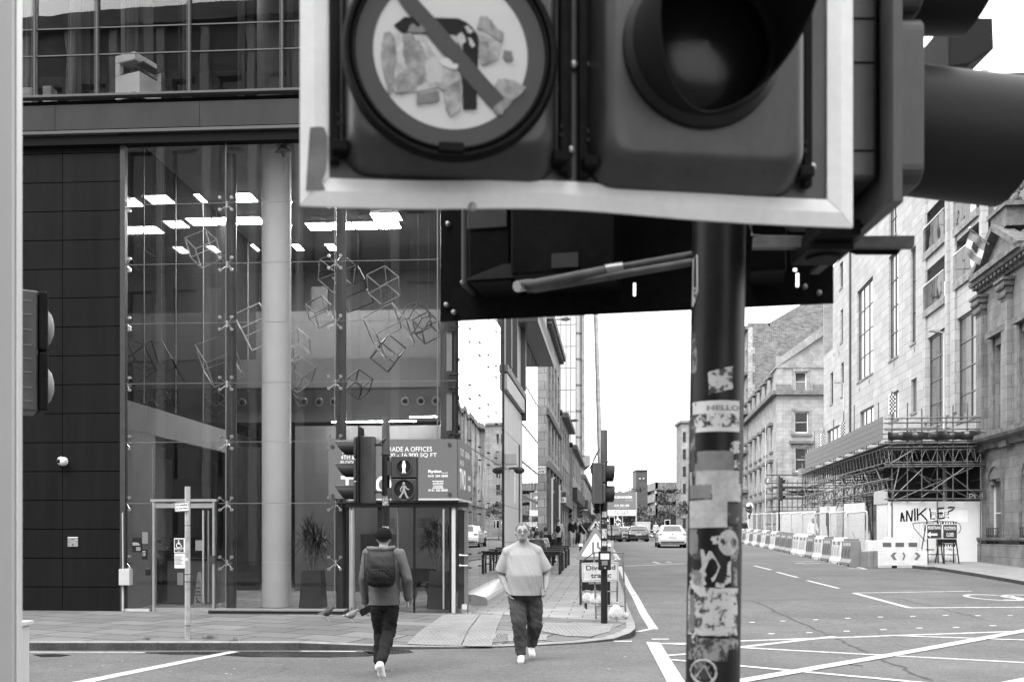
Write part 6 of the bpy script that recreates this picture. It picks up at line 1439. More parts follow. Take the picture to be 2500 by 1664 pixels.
# ---------------- close signals on the stickered pole ----------------
M_sig = mat('signal_black', .034, .45, var=.40, scale=6, stretch=(1, 1, .45), var2=.14, scale2=60, bump=.06, bscale=120); M_sigd = mat('signal_dark', .009, .5, spec=.12, var=.35, scale=9, var2=.2, scale2=50)
M_bord = mat('retroreflective_border', .66, .45, var=.07, scale=9, var2=.04, scale2=60); M_disc = mat('sign_white', .44, .5, var=.04, scale=9); M_ring = mat('sign_ring_grey', .05, .5, var=.06, scale=9)
M_bolt = mat('bolt_steel', .35, .4, .7); M_hood = mat('hood_black', .018, .5, var=.12, scale=5)
M_lens = mat('dark_lens', .006, .22, spec=.22, bump=.03, bscale=90)
L_, R_ = P(733, 505, 1.5), P(2078, 558, 1.606)
t1a = math.atan2(R_.y-L_.y, R_.x-L_.x); o1 = (L_+R_)/2; F1 = Fr(o1, t1a)
T1 = thing('traffic_light', 'close traffic light board showing a no left turn roundel beside an unlit green lamp', 'traffic light', o1, t1a)
def a1(px, py, yl=0): return F1.at(px, py, yl)
def rrect(x0, x1, z0, z1, r, n=5):
    pts = []
    for cx_, cz_, a0 in ((x1-r, z0+r, -90), (x1-r, z1-r, 0), (x0+r, z1-r, 90), (x0+r, z0+r, 180)):
        for i in range(n+1): a = R(a0+90*i/n); pts.append((cx_+r*math.cos(a), cz_+r*math.sin(a)))
    return pts
xa, xb = a1(733, 505)[0], a1(2078, 558)[0]; bh = .98; bw1 = .043
def bow(x): u = (x-xa)/(xb-xa); return .011*math.exp(-((u-.45)/.22)**2)   # the lower edge is slightly bent upwards
pl_ = MB(); N = 24; up = []; lo = []
for i in range(N+1): x = xa+(xb-xa)*i/N; lo.append((x, bow(x)+.004)); 
pl_.prism(lo+[(xb, bh), (xa, bh)], 0, .004); part('backing_board', pl_, M_sig, T1)
def strip(name, pts_o, pts_i, m_=M_bord):             # raised border with a shallow centre fold
    m = MB(); n = len(pts_o); vs = []
    for (x, z), (u, w) in zip(pts_o, pts_i): c = ((x+u)/2, (z+w)/2); vs += [(x, -.006, z), (c[0], -.0105, c[1]), (u, -.006, w), (x, .0, z), (u, .0, w)]
    fs = []
    for i in range(n-1):
        a, b = i*5, (i+1)*5; fs += [(a, b, b+1, a+1), (a+1, b+1, b+2, a+2), (a, a+3, b+3, b), (a+2, b+2, b+4, a+4)]
    fs += [(0, 1, 2, 4, 3), ((n-1)*5, (n-1)*5+3, (n-1)*5+4, (n-1)*5+2, (n-1)*5+1)]
    m.add(vs, fs); part(name, m, m_, T1)
ob = [(xa+(xb-xa)*i/N, bow(xa+(xb-xa)*i/N)) for i in range(N+1)]; ib = [(xa+bw1+(xb-xa-2*bw1)*i/N, bw1+bow(xa+(xb-xa)*i/N)) for i in range(N+1)]
g_ = .0012
strip('white_border', ob, ib); strip('white_border', [(xa, g_), (xa, bh)], [(xa+bw1, bw1+g_), (xa+bw1, bh-bw1)]); strip('white_border', [(xb, g_), (xb, bh)], [(xb-bw1, bw1+g_), (xb-bw1, bh-bw1)]); strip('white_border', [(xa, bh), (xb, bh)], [(xa+bw1, bh-bw1), (xb-bw1, bh-bw1)])
def blob(name, c, pts, y, m_, par=T1, th=.0006, fr_=None):   # torn paper or peeled patch from a traced outline, laid on its surface
    q = [(fr_ or F1).at(x, yy, y) for x, yy in pts]; return part(name, MB().prism(q, y, y-th), m_, par)
def z1c(x, y): return 700+x/2.904, y/2.904            # zoom of the roundel
M_torn = mat('torn_paper', .21, .8, var=.4, scale=22, var2=.35, scale2=90); M_torn2 = mat('peeled_grey', .14, .7, var=.25, scale=18); M_tornl = mat('torn_paper_pale', .36, .8, var=.12, scale=30)
blob('peeled_patch', None, [z1c(*p) for p in ((165, 905), (225, 898), (265, 905), (290, 970), (285, 1100), (280, 1200), (250, 1290), (275, 1345), (230, 1350), (135, 1350), (145, 1200), (155, 1050))], -.0108, M_torn2)
# housings
def housing(px0, px1, py, ptop, name='signal_body'):
    x0, z0 = a1(px0, py, -.05); x1, _ = a1(px1, py, -.05)
    m = MB(); rings = []
    for y, g in ((-.0045, -.012), (-.03, -.004), (-.055, 0), (-.066, .006), (-.070, .016)): rings.append([(x, y, z) for x, z in rrect(x0+g, x1-g, z0+g-(.012 if y > -.04 else 0), z0+.40-g, .03-min(g, .0))])
    m.loft(rings); o = part(name, m, M_sig, T1, smooth=True); return x0, x1, z0
hx0, hx1_, hz0 = housing(853, 1350, 360, 0); gx0, gx1_, gz0 = housing(1470, 1958, 398, 0)
for x0, x1, z0 in ((hx0, hx1_, hz0), (gx0, gx1_, gz0)):
    part('side_rail', MB().box(x0-.030, -.022, z0-.01, x0-.016, -.0045, bh-.05).box(x1+.016, -.022, z0-.01, x1+.030, -.0045, bh-.05), M_sigd, T1, bevel=.002)
    m = MB()
    for xx in (x0-.014, x1+.014):
        m.box(xx-.012, -.04, z0+.0, xx+.012, -.0045, z0+.016)
    part('door_clip', m, M_sigd, T1, bevel=.002)
    m = MB()
    for xx in (x0-.016, x1+.018):
        for dz in (.045, .058): m.tube((xx, -.024, z0+dz), (xx, -.020, z0+dz), .0042, n=8)
    part('clip_hole', m, M_blackm, T1)
m = MB()
for px, py in ((830, 372), (1370, 392), (1392, 370), (1422, 371), (1438, 398), (1399, 163), (1428, 163), (1950, 226), (1978, 411), (1152, 508)):
    x, z = a1(px, py); m.lathe([(.0, -.0115), (.004, -.011), (.0062, -.009), (.0062, -.0045)], 10, (x, 0, z), 'y')
part('bolt', m, M_bolt, T1, smooth=True)
xm0, _ = a1(1388, 300); xm1, _ = a1(1425, 300); part('centre_joint', MB().box(xm0-.006, -.010, .06, xm0+.004, -.0045, bh-.05).box(xm1-.002, -.010, .06, xm1+.008, -.0045, bh-.05), M_sigd, T1)
# illuminated roundel
rc = a1(1102, 122, -.085); ro = .1465
rp_ = part('roundel_bezel', MB().lathe([(.118, -.066), (ro+.011, -.068), (ro+.011, -.078), (ro+.006, -.084), (ro+.001, -.084), (ro-.001, -.076), (ro-.004, -.083), (ro-.007, -.083), (ro-.008, -.076), (.10, -.076)], 72, (rc[0], 0, rc[1]), 'y'), M_sigd, T1, smooth=True)
part('roundel_face', MB().lathe([(0, -.0785), (.07, -.0785), (.113, -.078)], 64, (rc[0], 0, rc[1]), 'y'), M_disc, T1)
part('roundel_ring', MB().lathe([(.1125, -.079), (.1380, -.079), (.1385, -.078)], 72, (rc[0], 0, rc[1]), 'y'), M_ring, T1)
part('bezel_latch', MB().box(rc[0]-.018, -.090, rc[1]-ro-.002, rc[0]+.018, -.076, rc[1]-ro+.012), M_sigd, T1, bevel=.002)
def bc(x, y): return a1(*z1c(x, y), -.0795)
ybar = -.0812
bl = [bc(785, -130), bc(945, -5), bc(1460, 600), bc(1560, 720), bc(1480, 800), bc(1370, 700), bc(870, 95), bc(700, -110)]
part('prohibition_bar', MB().prism([bc(770, -30), bc(905, -25), bc(1065, 150), bc(1210, 320), bc(1430, 575), bc(1545, 700), bc(1455, 770), bc(1320, 625), bc(1110, 385), bc(950, 190), bc(870, 105)], ybar, ybar+.0008), M_ring, T1)
ay = -.0800
part('arrow', MB().prism([bc(760, 180), bc(835, 122), bc(1060, 128), bc(1215, 132), bc(1275, 160), bc(1320, 200), bc(1355, 250), bc(1362, 300), bc(1345, 775), bc(1250, 775), bc(1245, 500), bc(1250, 300), bc(1230, 262), bc(1190, 245), bc(820, 240)], ay, ay+.0012), M_blackm, T1)
M_resid = mat('glue_residue', .31, .7, var=.3, scale=16, var2=.3, scale2=60)
def jag(pts, a, seed):
    rr = random.Random(seed); out = []
    for (x0, y0), (x1, y1) in zip(pts, pts[1:]+pts[:1]):
        n_ = max(1, int(math.hypot(x1-x0, y1-y0)/14))
        for i in range(n_): t_ = i/n_; out.append((x0+(x1-x0)*t_+rr.uniform(-a, a)*(i > 0), y0+(y1-y0)*t_+rr.uniform(-a, a)*(i > 0)))
    return out
for k_, (pts, m_) in enumerate((([(700, 250), (800, 235), (960, 250), (1060, 400), (1200, 480), (1240, 560), (1230, 640), (1180, 700), (1080, 620), (1000, 640), (900, 650), (780, 660), (700, 560)], M_resid), ([(1360, 240), (1440, 150), (1530, 230), (1500, 420), (1400, 470), (1365, 400)], M_resid), ([(760, 560), (880, 560), (900, 640), (800, 665)], M_torn2), 
    ([(690, 235), (740, 230), (770, 300), (780, 420), (760, 560), (745, 660), (720, 670), (700, 560), (672, 400)], M_torn), ([(820, 250), (900, 255), (960, 330), (985, 400), (1000, 470), (985, 580), (900, 640), (780, 660), (760, 560), (850, 490), (825, 380)], M_torn), ([(990, 430), (1060, 400), (1110, 440), (1100, 590), (1020, 600), (985, 560)], M_tornl),
    ([(920, 670), (1080, 645), (1085, 715), (925, 745)], M_torn2), ([(1115, 640), (1230, 560), (1240, 690), (1225, 790), (1160, 830), (1130, 760)], M_torn), ([(1240, 500), (1290, 560), (1340, 640), (1350, 770), (1255, 775), (1250, 650)], M_blackm), ([(1500, 560), (1620, 575), (1700, 625), (1640, 690), (1560, 750), (1520, 820), (1480, 800), (1440, 690)], M_torn), ([(1370, 120), (1430, 125), (1480, 200), (1540, 240), (1530, 300), (1480, 290), (1420, 240), (1350, 200)], M_torn), ([(1540, 360), (1600, 370), (1605, 430), (1560, 440), (1535, 400)], M_torn2),
    ([(1260, 195), (1290, 190), (1325, 230), (1300, 245)], M_tornl), ([(1210, 250), (1240, 230), (1270, 290), (1240, 340), (1205, 300)], M_tornl), ([(1285, 270), (1310, 280), (1335, 330), (1305, 345)], M_tornl), ([(1370, 300), (1430, 300), (1440, 430), (1380, 460)], M_torn), ([(870, 190), (900, 170), (930, 200), (960, 180), (990, 235), (860, 238)], M_torn2), ([(1075, 430), (1130, 415), (1215, 470), (1200, 500), (1110, 470)], M_disc))):
    part('torn_sticker', MB().prism([bc(*p) for p in jag(pts, 6, k_)], -.0806-.00006*k_, -.0798), m_, T1)
# unlit green lamp with its long visor
lcx = a1(1715, 115, -.075)
part('lens_bezel', MB().lathe([(.098, -.070), (.122, -.070), (.122, -.082), (.112, -.092), (.104, -.092), (.100, -.084)], 48, (lcx[0], 0, lcx[1]), 'y'), M_hood, T1, smooth=True)
part('lens', MB().lathe([(.0, -.098), (.03, -.0965), (.06, -.092), (.085, -.084), (.101, -.074)], 48, (lcx[0], 0, lcx[1]), 'y'), M_lens, T1, smooth=True)
def visor(r, Lt, Lb, y0=-.08, c=(0, 0), n=48, open_=.0, tilt=.0):
    """tube hood: long on top (Lt), short underneath (Lb), pointing along -y"""
    m = MB(); vs = []
    for rr_, in ((r,), (r-.0025,)):
        for row in range(2):
            for i in range(n):
                a = 2*math.pi*i/n; f = (1+math.sin(a))/2; f = f**.8; L = Lb+(Lt-Lb)*f; y = y0 if row == 0 else y0-L
                vs.append((c[0]+rr_*math.cos(a), y, c[1]+rr_*math.sin(a)-(tilt*L if row else 0)))
    fs = []
    for i in range(n):
        j = (i+1) % n; fs += [(i, j, n+j, n+i), (2*n+i, 3*n+i, 3*n+j, 2*n+j), (n+i, n+j, 3*n+j, 3*n+i)]
    return m.add(vs, fs)
part('visor', visor(.109, .27, .012, -.088, lcx), M_hood, T1, smooth=True)

# ---------------- pole with stickers ----------------
pc = P(1745, 1310, 2.13)
SP = thing('signal_pole', 'close dark pole covered in torn stickers carrying the crossing lights', 'pole', (pc.x, pc.y, .12), 0)
pr_ = .0572; lean = (1751-1735)/1124*1.0
def pcx(z): return (z-1.6)*lean*1.0               # pole axis leans slightly with height
part('pole_tube', MB().tube((pcx(.12), 0, 0), (pcx(3.6), 0, 3.48), pr_, n=48), mat('pole_paint', .010, .38, spec=.16, var=.35, scale=10, var2=.2, scale2=50), SP, smooth=True)
def z6(x, y): return 1640+x/1.625, 700+y/1.627
def patch(name, x0, x1, y0, y1, m_, lift=.0006, jag=.06, seed=0, tilt=0, coords=z6, hole=None):
    rr = random.Random(seed+int(x0*7+y0)); (pa, qa), (pb, qb) = coords(x0, y0), coords(x1, y1); n, k_ = 10, 8; D_ = pc.y; vs = []
    za, zb_ = EH+(HY-qa)/F*(D_-pr_), EH+(HY-qb)/F*(D_-pr_)
    for j in range(k_+1):
        z = za+(zb_-za)*j/k_
        for i in range(n+1):
            t = i/n; px = pa+(pb-pa)*t; px += (rr.uniform(-jag, jag)*(pb-pa)*.5 if i in (0, n) else 0); zz_ = z+(rr.uniform(-jag, jag)*(za-zb_)*.4 if j in (0, k_) else 0)+tilt*(t-.5)*(za-zb_)
            xx = ((px-CX)/F*(D_-.03)-pc.x-pcx(zz_)); s = max(-.98, min(.98, xx/pr_)); r = pr_+lift; vs.append((pcx(zz_)+r*s, -r*math.sqrt(1-s*s), zz_-.12))
    fs = [(j*(n+1)+i, j*(n+1)+i+1, (j+1)*(n+1)+i+1, (j+1)*(n+1)+i) for j in range(k_) for i in range(n)]
    return MB().add(vs, fs).build(name, m_, SP, smooth=True)
M_st1 = mat('sticker_pale', .36, .7, var=.15, scale=25, var2=.15, scale2=80); M_st2 = mat('sticker_grey', .17, .7, var=.25, scale=25); M_st3 = mat('sticker_white', .55, .6, var=.06, scale=30)
def speck(name, dark, light, thr=.5, s=60):
    m = bpy.data.materials.new(name); m.use_nodes = True; t = m.node_tree; b = t.nodes['Principled BSDF']; tc = t.nodes.new('ShaderNodeTexCoord'); n = t.nodes.new('ShaderNodeTexNoise'); n.inputs['Scale'].default_value = s; n.inputs['Detail'].default_value = 6; n.inputs['Roughness'].default_value = .7
    r = t.nodes.new('ShaderNodeValToRGB'); r.color_ramp.elements[0].position = thr-.03; r.color_ramp.elements[1].position = thr+.03; r.color_ramp.elements[0].color = (dark,)*3+(1,); r.color_ramp.elements[1].color = (light,)*3+(1,)
    t.links.new(tc.outputs['Object'], n.inputs[0]); t.links.new(n.outputs[0], r.inputs[0]); t.links.new(r.outputs[0], b.inputs['Base Color']); b.inputs['Roughness'].default_value = .7; return m
M_st4 = speck('sticker_scribbled', .02, .5, .48, 70); M_st5 = speck('sticker_torn', .03, .42, .47, 45); M_st6 = speck('sticker_scraps', .03, .22, .53, 30)
patch('sticker', 138, 232, 325, 415, M_st5, .0006, .05, 1, .25); patch('sticker', 60, 100, 170, 330, M_st6, .0005, .1, 2)
patch('name_badge_sticker', 88, 262, 450, 500, M_st3, .0008, .01, 3); patch('name_badge_sticker', 92, 262, 500, 556, M_st4, .0008, .01, 4); patch('name_badge_sticker', 96, 262, 556, 573, M_st3, .0008, .01, 5)
patch('sticker', 56, 92, 500, 720, M_st6, .0005, .1, 6); patch('sticker', 100, 235, 650, 735, M_st2, .0006, .02, 7); patch('sticker', 60, 262, 728, 785, M_st1, .0010, .03, 8); patch('sticker', 58, 150, 782, 838, M_st2, .0008, .04, 9); patch('sticker', 150, 272, 780, 852, M_st1, .0008, .05, 10)
patch('sticker', 66, 210, 845, 955, M_st1, .0010, .03, 11, .04); patch('sticker', 215, 262, 860, 940, M_st6, .0005, .06, 12); patch('sticker', 52, 100, 962, 1060, M_st2, .0006, .15, 13); patch('sticker', 55, 255, 1195, 1385, M_st5, .0009, .04, 14); patch('sticker', 52, 90, 1225, 1370, M_st2, .0006, .04, 15); patch('sticker', 60, 212, 1395, 1485, M_st6, .0005, .06, 16); patch('sticker', 225, 255, 1060, 1190, M_st6, .0005, .08, 17)
def wrap_shape(name, pts, m_, lift=.001):              # an outline wrapped round the pole
    vs = []
    for x, y in pts:
        px, py = z6(x, y); zz_ = EH+(HY-py)/F*(pc.y-pr_); s = max(-.97, min(.97, ((px-CX)/F*(pc.y-.03)-pc.x-pcx(zz_))/pr_)); r = pr_+lift; vs.append((pcx(zz_)+r*s, -r*math.sqrt(1-s*s), zz_-.12))
    c = Vector((0, 0, 0))
    for v in vs: c += Vector(v)
    c /= len(vs); rad = math.hypot(c.x-pcx(c.z+.12), c.y); ax = pcx(c.z+.12); c = Vector((ax+(c.x-ax)*(pr_+lift)/rad, c.y*(pr_+lift)/rad, c.z))
    return MB().add(vs+[tuple(c)], [(i, (i+1) % len(vs), len(vs)) for i in range(len(vs))]).build(name, m_, SP)
wrap_shape('round_sticker', [(215+42*math.cos(i*.35), 1015+52*math.sin(i*.35)) for i in range(18)], M_st1)
wrap_shape('crescent_sticker', [(110, 1040), (150, 1050), (182, 1110), (160, 1165), (110, 1212), (62, 1205), (90, 1160), (115, 1110)], M_st1)
def ringpath(pts, w, m_, name, closed=True):
    q = []
    for x, y in pts:
        px, py = z6(x, y); zz_ = EH+(HY-py)/F*(pc.y-pr_); s = max(-.97, min(.97, ((px-CX)/F*(pc.y-.03)-pc.x-pcx(zz_))/pr_)); r = pr_+.0006; q.append((pcx(zz_)+r*s, -r*math.sqrt(1-s*s), zz_-.12))
    MB().path(q, w, 5, closed).build(name, m_, SP)
ringpath([(122+44*math.cos(i*.4), 1530+48*math.sin(i*.4)) for i in range(16)], .0028, M_st1, 'ring_sticker'); ringpath([(88, 1500), (158, 1562)], .0022, M_st1, 'ring_sticker', False); ringpath([(92, 1555), (122, 1505), (150, 1560)], .0016, M_st1, 'ring_sticker', False)
ringpath([(62, -135), (103, -142), (103, 5), (62, 60)], .0018, M_st3, 'outline_tag'); ringpath([(75, -120), (77, -20)], .0018, M_st3, 'outline_tag', False); ringpath([(88, -120), (88, -30), (64, -22)], .0018, M_st3, 'outline_tag', False); ringpath([(64, -12), (98, -12), (98, 10), (80, 14), (96, 45)], .0018, M_st3, 'outline_tag', False)
zh_ = EH+(HY-z6(0, 482)[1])/F*(pc.y-pr_); vs, fs = text_mb('HELLO', .068, .011, .03); m = MB(); x_0 = (z6(132, 0)[0]-CX)/F*(pc.y-.03)-pc.x
m.add([(pcx(zh_)+x_0-pcx(zh_)+a, -math.sqrt(max(1e-6, (pr_+.0012)**2-(x_0+a-pcx(zh_))**2)), zh_-.12+b-.004) for a, b in vs], fs); m.build('lettering', M_st2, SP)

# ---------------- second signal board behind the pole, seen from the back ----------------
L2_, R2_ = P(1075, 785, 2.497), P(2035, 740, 2.30); t2a = math.atan2(R2_.y-L2_.y, R2_.x-L2_.x); o2 = (L2_+R2_)/2; F2 = Fr(o2, t2a)
T2 = thing('traffic_light', 'traffic light seen from behind, dark board with slots beyond the stickered pole', 'traffic light', o2, t2a)
def a2(px, py, yl=0): return F2.at(px, py, yl)
ya, yb_ = a2(1075, 785)[0], a2(2035, 740)[0]
sl = []
for px, py0, py1, w in ((1549, 690, 722, .006), (1947, 666, 700, .007)): x, z_0 = a2(px, py1); _, z_1 = a2(px, py0); sl.append((x-w/2, x+w/2, z_0, z_1))
for px, py in ((1941, 624), (1941, 658)): x, z_0 = a2(px, py); sl.append((x-.004, x+.004, z_0-.004, z_0+.004))
part('backing_board', wall_mb(ya, yb_, 0, .9, sl, 0, .004), M_sigd, T2)
def box2(name, px0, px1, py, y0, y1, m_, h=.9, bev=.006):
    x0, z = a2(px0, py, y0); x1, _ = a2(px1, py, y0); return box(name, m_, T2, x0, y0, z, x1, y1, h, bevel=bev)
box2('signal_body', 1142, 1245, 690, -.16, -.003, M_sigd); box2('signal_body', 1246, 1500, 672, -.20, -.003, M_sigd); box2('signal_rib', 1140, 1238, 560, -.165, -.1605, M_sig); box2('signal_body', 1830, 1920, 662, -.15, -.003, M_sigd); box2('body_flange', 1125, 1142, 700, -.10, -.003, M_sig)
x0, z_0 = a2(1255, 620, -.20); part('maker_plate', MB().box(a2(1347, 655, -.2)[0], -.203, a2(1347, 655, -.2)[1], a2(1412, 655, -.2)[0], -.2005, a2(1347, 620, -.2)[1]), M_sig, T2)
part('housing_foot', MB().add([(a2(1142, 700, -.1)[0], -.16, a2(1142, 700, -.1)[1]), (a2(1500, 690, -.1)[0], -.16, a2(1500, 690, -.1)[1]+.01), (a2(1420, 672, -.1)[0], -.2, a2(1420, 660, -.1)[1]), (a2(1250, 672, -.1)[0], -.2, a2(1250, 672, -.1)[1])], [(0, 1, 2, 3)]), M_sig, T2)
m = MB()
for px, py in ((1095, 548), (1134, 552), (1131, 690), (1091, 745), (1109, 763), (1965, 700), (2000, 715), (1995, 640)): x, z = a2(px, py); m.lathe([(0, -.012), (.0055, -.010), (.007, -.0005)], 10, (x, 0, z), 'y')
part('bolt', m, M_bolt, T2, smooth=True)
m = MB()
for (p0, q0_), (p1, q1_), r, d in (((1272, 696), (1690, 622), .0085, 0), ((1300, 706), (1690, 640), .0085, .02)):
    m.tube(F2.i @ P(p0, q0_, 2.16), F2.i @ P(p1, q1_, 2.15-d), r, n=12)
m.tube(F2.i @ P(1285, 700, 2.155), F2.i @ P(1480, 662, 2.15), .013, n=12)
part('support_arm', m, mat('arm_paint', .10, .5, var=.3, scale=20), T2, smooth=True)
m = MB(); m.tube(F2.i @ P(1262, 699, 2.14), F2.i @ P(1300, 694, 2.18), .012, n=12).tube(F2.i @ P(1478, 660, 2.15), F2.i @ P(1520, 654, 2.15), .013, n=12)
part('arm_coupling', m, M_bolt, T2, smooth=True)
part('visor', visor(.108, .25, .02, -.0, (.2, .25)), M_hood, T2).rotation_euler = (0, 0, math.pi)

# ---------------- third signal, side on at the edge of the frame ----------------
O3 = Vector((.66, 1.98, 2.2)); F3a = R(90)              # local -y looks to the viewer's right
T3 = thing('traffic_light', 'side view of a traffic light with deep visors aimed away towards the edge', 'traffic light', O3, F3a)
# local x runs away from the camera, local -y to the right
part('signal_body', MB().prism([(-.17, -.005), (.15, -.005), (.15, .07), (.10, .10), (-.06, .10), (-.17, .06)], .05, 1.0, 'z'), M_sig, T3, bevel=.008)
m = MB()
for z in (.10, .26, .34, .42, .60, .70, .78): m.box(-.1725, .0, z, -.1705, .055, z+.0025)
part('body_seam', m, M_sigd, T3)
part('backing_board', MB().prism([(-.24, -.010), (.24, -.014), (.24, -.018), (-.24, -.014)], -.01, 1.0, 'z'), M_sig, T3)
part('board_rim', MB().box(-.246, -.020, -.015, -.240, -.004, 1.0).box(-.24, -.024, -.015, .24, -.004, -.008), M_sig, T3)
for k_, z in enumerate((.05, .37, .69)):
    part('aspect_door', MB().prism(rrect(-.15, .15, z+.005, z+.312, .03), -.045, -.10, 'y'), M_sig, T3, bevel=.006)
    part('door_hinge', MB().box(-.175, -.05, z+.03, -.15, -.02, z+.06).box(-.175, -.05, z+.25, -.15, -.02, z+.28).tube((-.165, -.03, z+.03), (-.165, -.03, z+.29), .008), M_sig, T3, bevel=.002)
    part('lens', MB().lathe([(0, -.125), (.05, -.12), (.1, -.10)], 32, (0, 0, z+.16), 'y'), M_lens, T3, smooth=True)
    part('visor', visor(.122, .27 if k_ == 0 else .20, .215 if k_ == 0 else .15, -.10, (0, z+.16), tilt=.12 if k_ == 0 else .0), M_hood, T3, smooth=True)
part('underside_bracket', MB().box(-.10, -.0, -.03, .1, .08, .0).tube((0, .04, -.05), (0, .04, .02), .035, n=16).box(-.06, -.0, -.045, .06, .09, -.03), M_sigd, T3, bevel=.003)
q = lambda px, py, D: ROOTM[T3.name].inverted() @ P(px, py, D)
M_arm = bpy.data.materials['arm_paint']
part('support_arm', MB().bar(q(1838, 594, 2.02), q(2230, 592, 1.97), .020, .022), M_arm, T3); part('support_arm', MB().path([q(1832, 548, 2.02), q(1836, 574, 2.02), q(1862, 578, 2.02), q(2020, 580, 2.0)], .0035, 8), M_arm, T3)
part('rear_visor', MB().prism([(0, 0), (.0, .118), (.105, .118), (.108, .045), (.05, .008)], 0, .16), M_hood, T3, bevel=.004)
rv = [c for c in T3.children if c.name.startswith('rear_visor')][0]; rv.location = q(2316, 165, 2.35); rv.rotation_euler = (0, 0, -R(90)+0)
part('cable_tray', MB().add([q(2035, 602, 2.0), q(2205, 604, 2.0), q(2190, 622, 2.0), q(2090, 622, 2.0), q(2035, 602, 2.08), q(2205, 604, 2.08), q(2190, 622, 2.08), q(2090, 622, 2.08)], [(0, 1, 2, 3), (7, 6, 5, 4), (0, 4, 5, 1), (1, 5, 6, 2), (2, 6, 7, 3), (3, 7, 4, 0)]), M_sigd, T3)

# ---------------- grey post and side-on signal at the frame's edge ----------------
lp = P(8, 1310, 2.2); r = (55-8)/F*2.2
gp = thing('grey_post', 'blurred pale grey post running the full height beside the dark cladding', 'post', (lp.x, lp.y, .12), 0)
xr1 = (42-CX)/F*2.2-lp.x
part('post_tube', MB().box(-.2, .0, 0, xr1-.004, .0245, 4), mat('post_grey', .36, .45, .2, var=.04, scale=2), gp, bevel=.008)
part('post_lit_side', MB().box(xr1-.0035, .001, 0, xr1, .0245, 4), mat('post_lit_side_grey', .5, .4, .2), gp, bevel=.004)  # side face of the same post, its brighter light put into the colour
wp = P(60, 1664, 6.5); cbn = thing('control_cabinet', 'grey signal control cabinet just showing beside the pale grey post', 'cabinet', (wp.x-.50, 6.5, .12), 0)
hh = EH+(HY-1524)/F*6.5-.12
MB().box(-.3, 0, 0, .365, .35, hh-.03).build('cabinet_body', M_ltd, cbn, bevel=.01); MB().box(-.32, -.02, hh-.03, .385, .37, hh).build('lid', M_light, cbn, bevel=.006)
# generic signal heads further off
def head(parent, n, z0, rot, loc=(0, 0), board=False, r=.105, hood=.24, bodyd=.16, lamp=None, w=.30, p=.32, low=.42):
    """n aspects stacked upward from z0; looks along local -y after turning by rot"""
    M4 = Matrix.Translation((loc[0], loc[1], 0)) @ Matrix.Rotation(rot, 4, 'Z')
    def b(nm, mb, m_, **k_): mb.v = [M4 @ v for v in mb.v]; return mb.build(nm, m_, parent, **k_)
    b('signal_body', MB().prism([(-w/2+.02, -bodyd/2), (w/2-.02, -bodyd/2), (w/2-.02, bodyd/2-.03), (w/2-.05, bodyd/2), (-w/2+.05, bodyd/2), (-w/2+.02, bodyd/2-.03)], z0, z0+n*p, 'z'), M_sig, bevel=.01)
    if board: b('backing_board', MB().box(-w/2-.09, -.012, z0-.10, w/2+.09, -.002, z0+n*p+.10), M_sig)
    for i in range(n):
        z = z0+p*i; b('aspect_door', MB().prism(rrect(-w/2, w/2, z+.006, z+p-.006, .03), -bodyd/2-.001, -bodyd/2-.04, 'y'), M_sig, bevel=.005)
        b('lens', MB().lathe([(0, -.03), (r*.6, -.022), (r*.97, 0)], 24, (0, -bodyd/2-.04, z+p/2), 'y'), M_lens, smooth=True)
        b('visor', visor(r, hood, hood*low, -bodyd/2-.04, (0, z+p/2), 28), M_hood, smooth=True)
wp = P(88, 1010, 5.3); t = thing('traffic_light', 'side-on traffic light with two pale domed lamps against the dark cladding', 'traffic light', (wp.x, wp.y, wp.z), R(121))
part('signal_body', MB().prism([(-.12, .0), (.12, .0), (.12, .1), (.06, .14), (-.06, .14), (-.12, .1)], 0, .63, 'z'), M_sig, t, bevel=.01); m = MB()
for z in (.05, .12, .2, .27, .34, .42, .5, .57): m.box(-.1235, .03, z, -.121, .1, z+.004)
part('body_seam', m, M_mid, t); part('side_door', MB().box(-.14, -.045, .005, .14, -.004, .31).box(-.14, -.045, .32, .14, -.004, .625), M_sigd, t, bevel=.008)
for z in (.15, .46): part('domed_lamp', MB().lathe([(0, -.088), (.04, -.084), (.075, -.072), (.092, -.058), (.098, -.047)], 28, (0, 0, z), 'y'), mat('frosted_dome', .13, .45), t, smooth=True)
part('mounting_tube', MB().tube((0, .26, -wp.z), (0, .26, 1.2), .04, n=14).tube((0, .26, .1), (0, .1, .1), .02).tube((0, .26, .5), (0, .1, .5), .02), M_sig, t)
# corner crossing signal
def poleT(name, label, px, pytop, D, r=.057, cap=True):
    wp = P(px, 1310, D); z0 = zg(D)+hpav(wp.x, D)-.01; h = P(px, pytop, D).z-z0; t = thing(name, label, 'traffic light', (wp.x, D, z0), 0)
    MB().tube((0, 0, -.05), (0, 0, h-(.55 if cap else 0)), r, n=20).build('signal_post', M_black, t, smooth=True)
    if cap: MB().lathe([(r*1.18, h-.56), (r*1.18, h-.54), (r*1.05, h-.52), (r*.95, h-.01), (r*.85, h), (0, h)], 20).build('post_cap', M_dark, t, smooth=True)
    return t, z0, h
t, z0, h = poleT('crossing_signal', 'crossing signal post with traffic and pedestrian heads behind the backpack walker', 942, 1017, 14.6)
k = 14.6/F
zq = lambda py: EH+(HY-py)*k-z0
head(t, 3, zq(1228), R(-90), ((895-942)*k, 0.0), False, .105, .30, .26, w=.28, p=(1228-1066)*k/3)
bx_ = (881.5-942)*k; box('backing_board', M_sigd, t, bx_-.008, -.26, zq(1236), bx_+.008, .26, zq(1043))
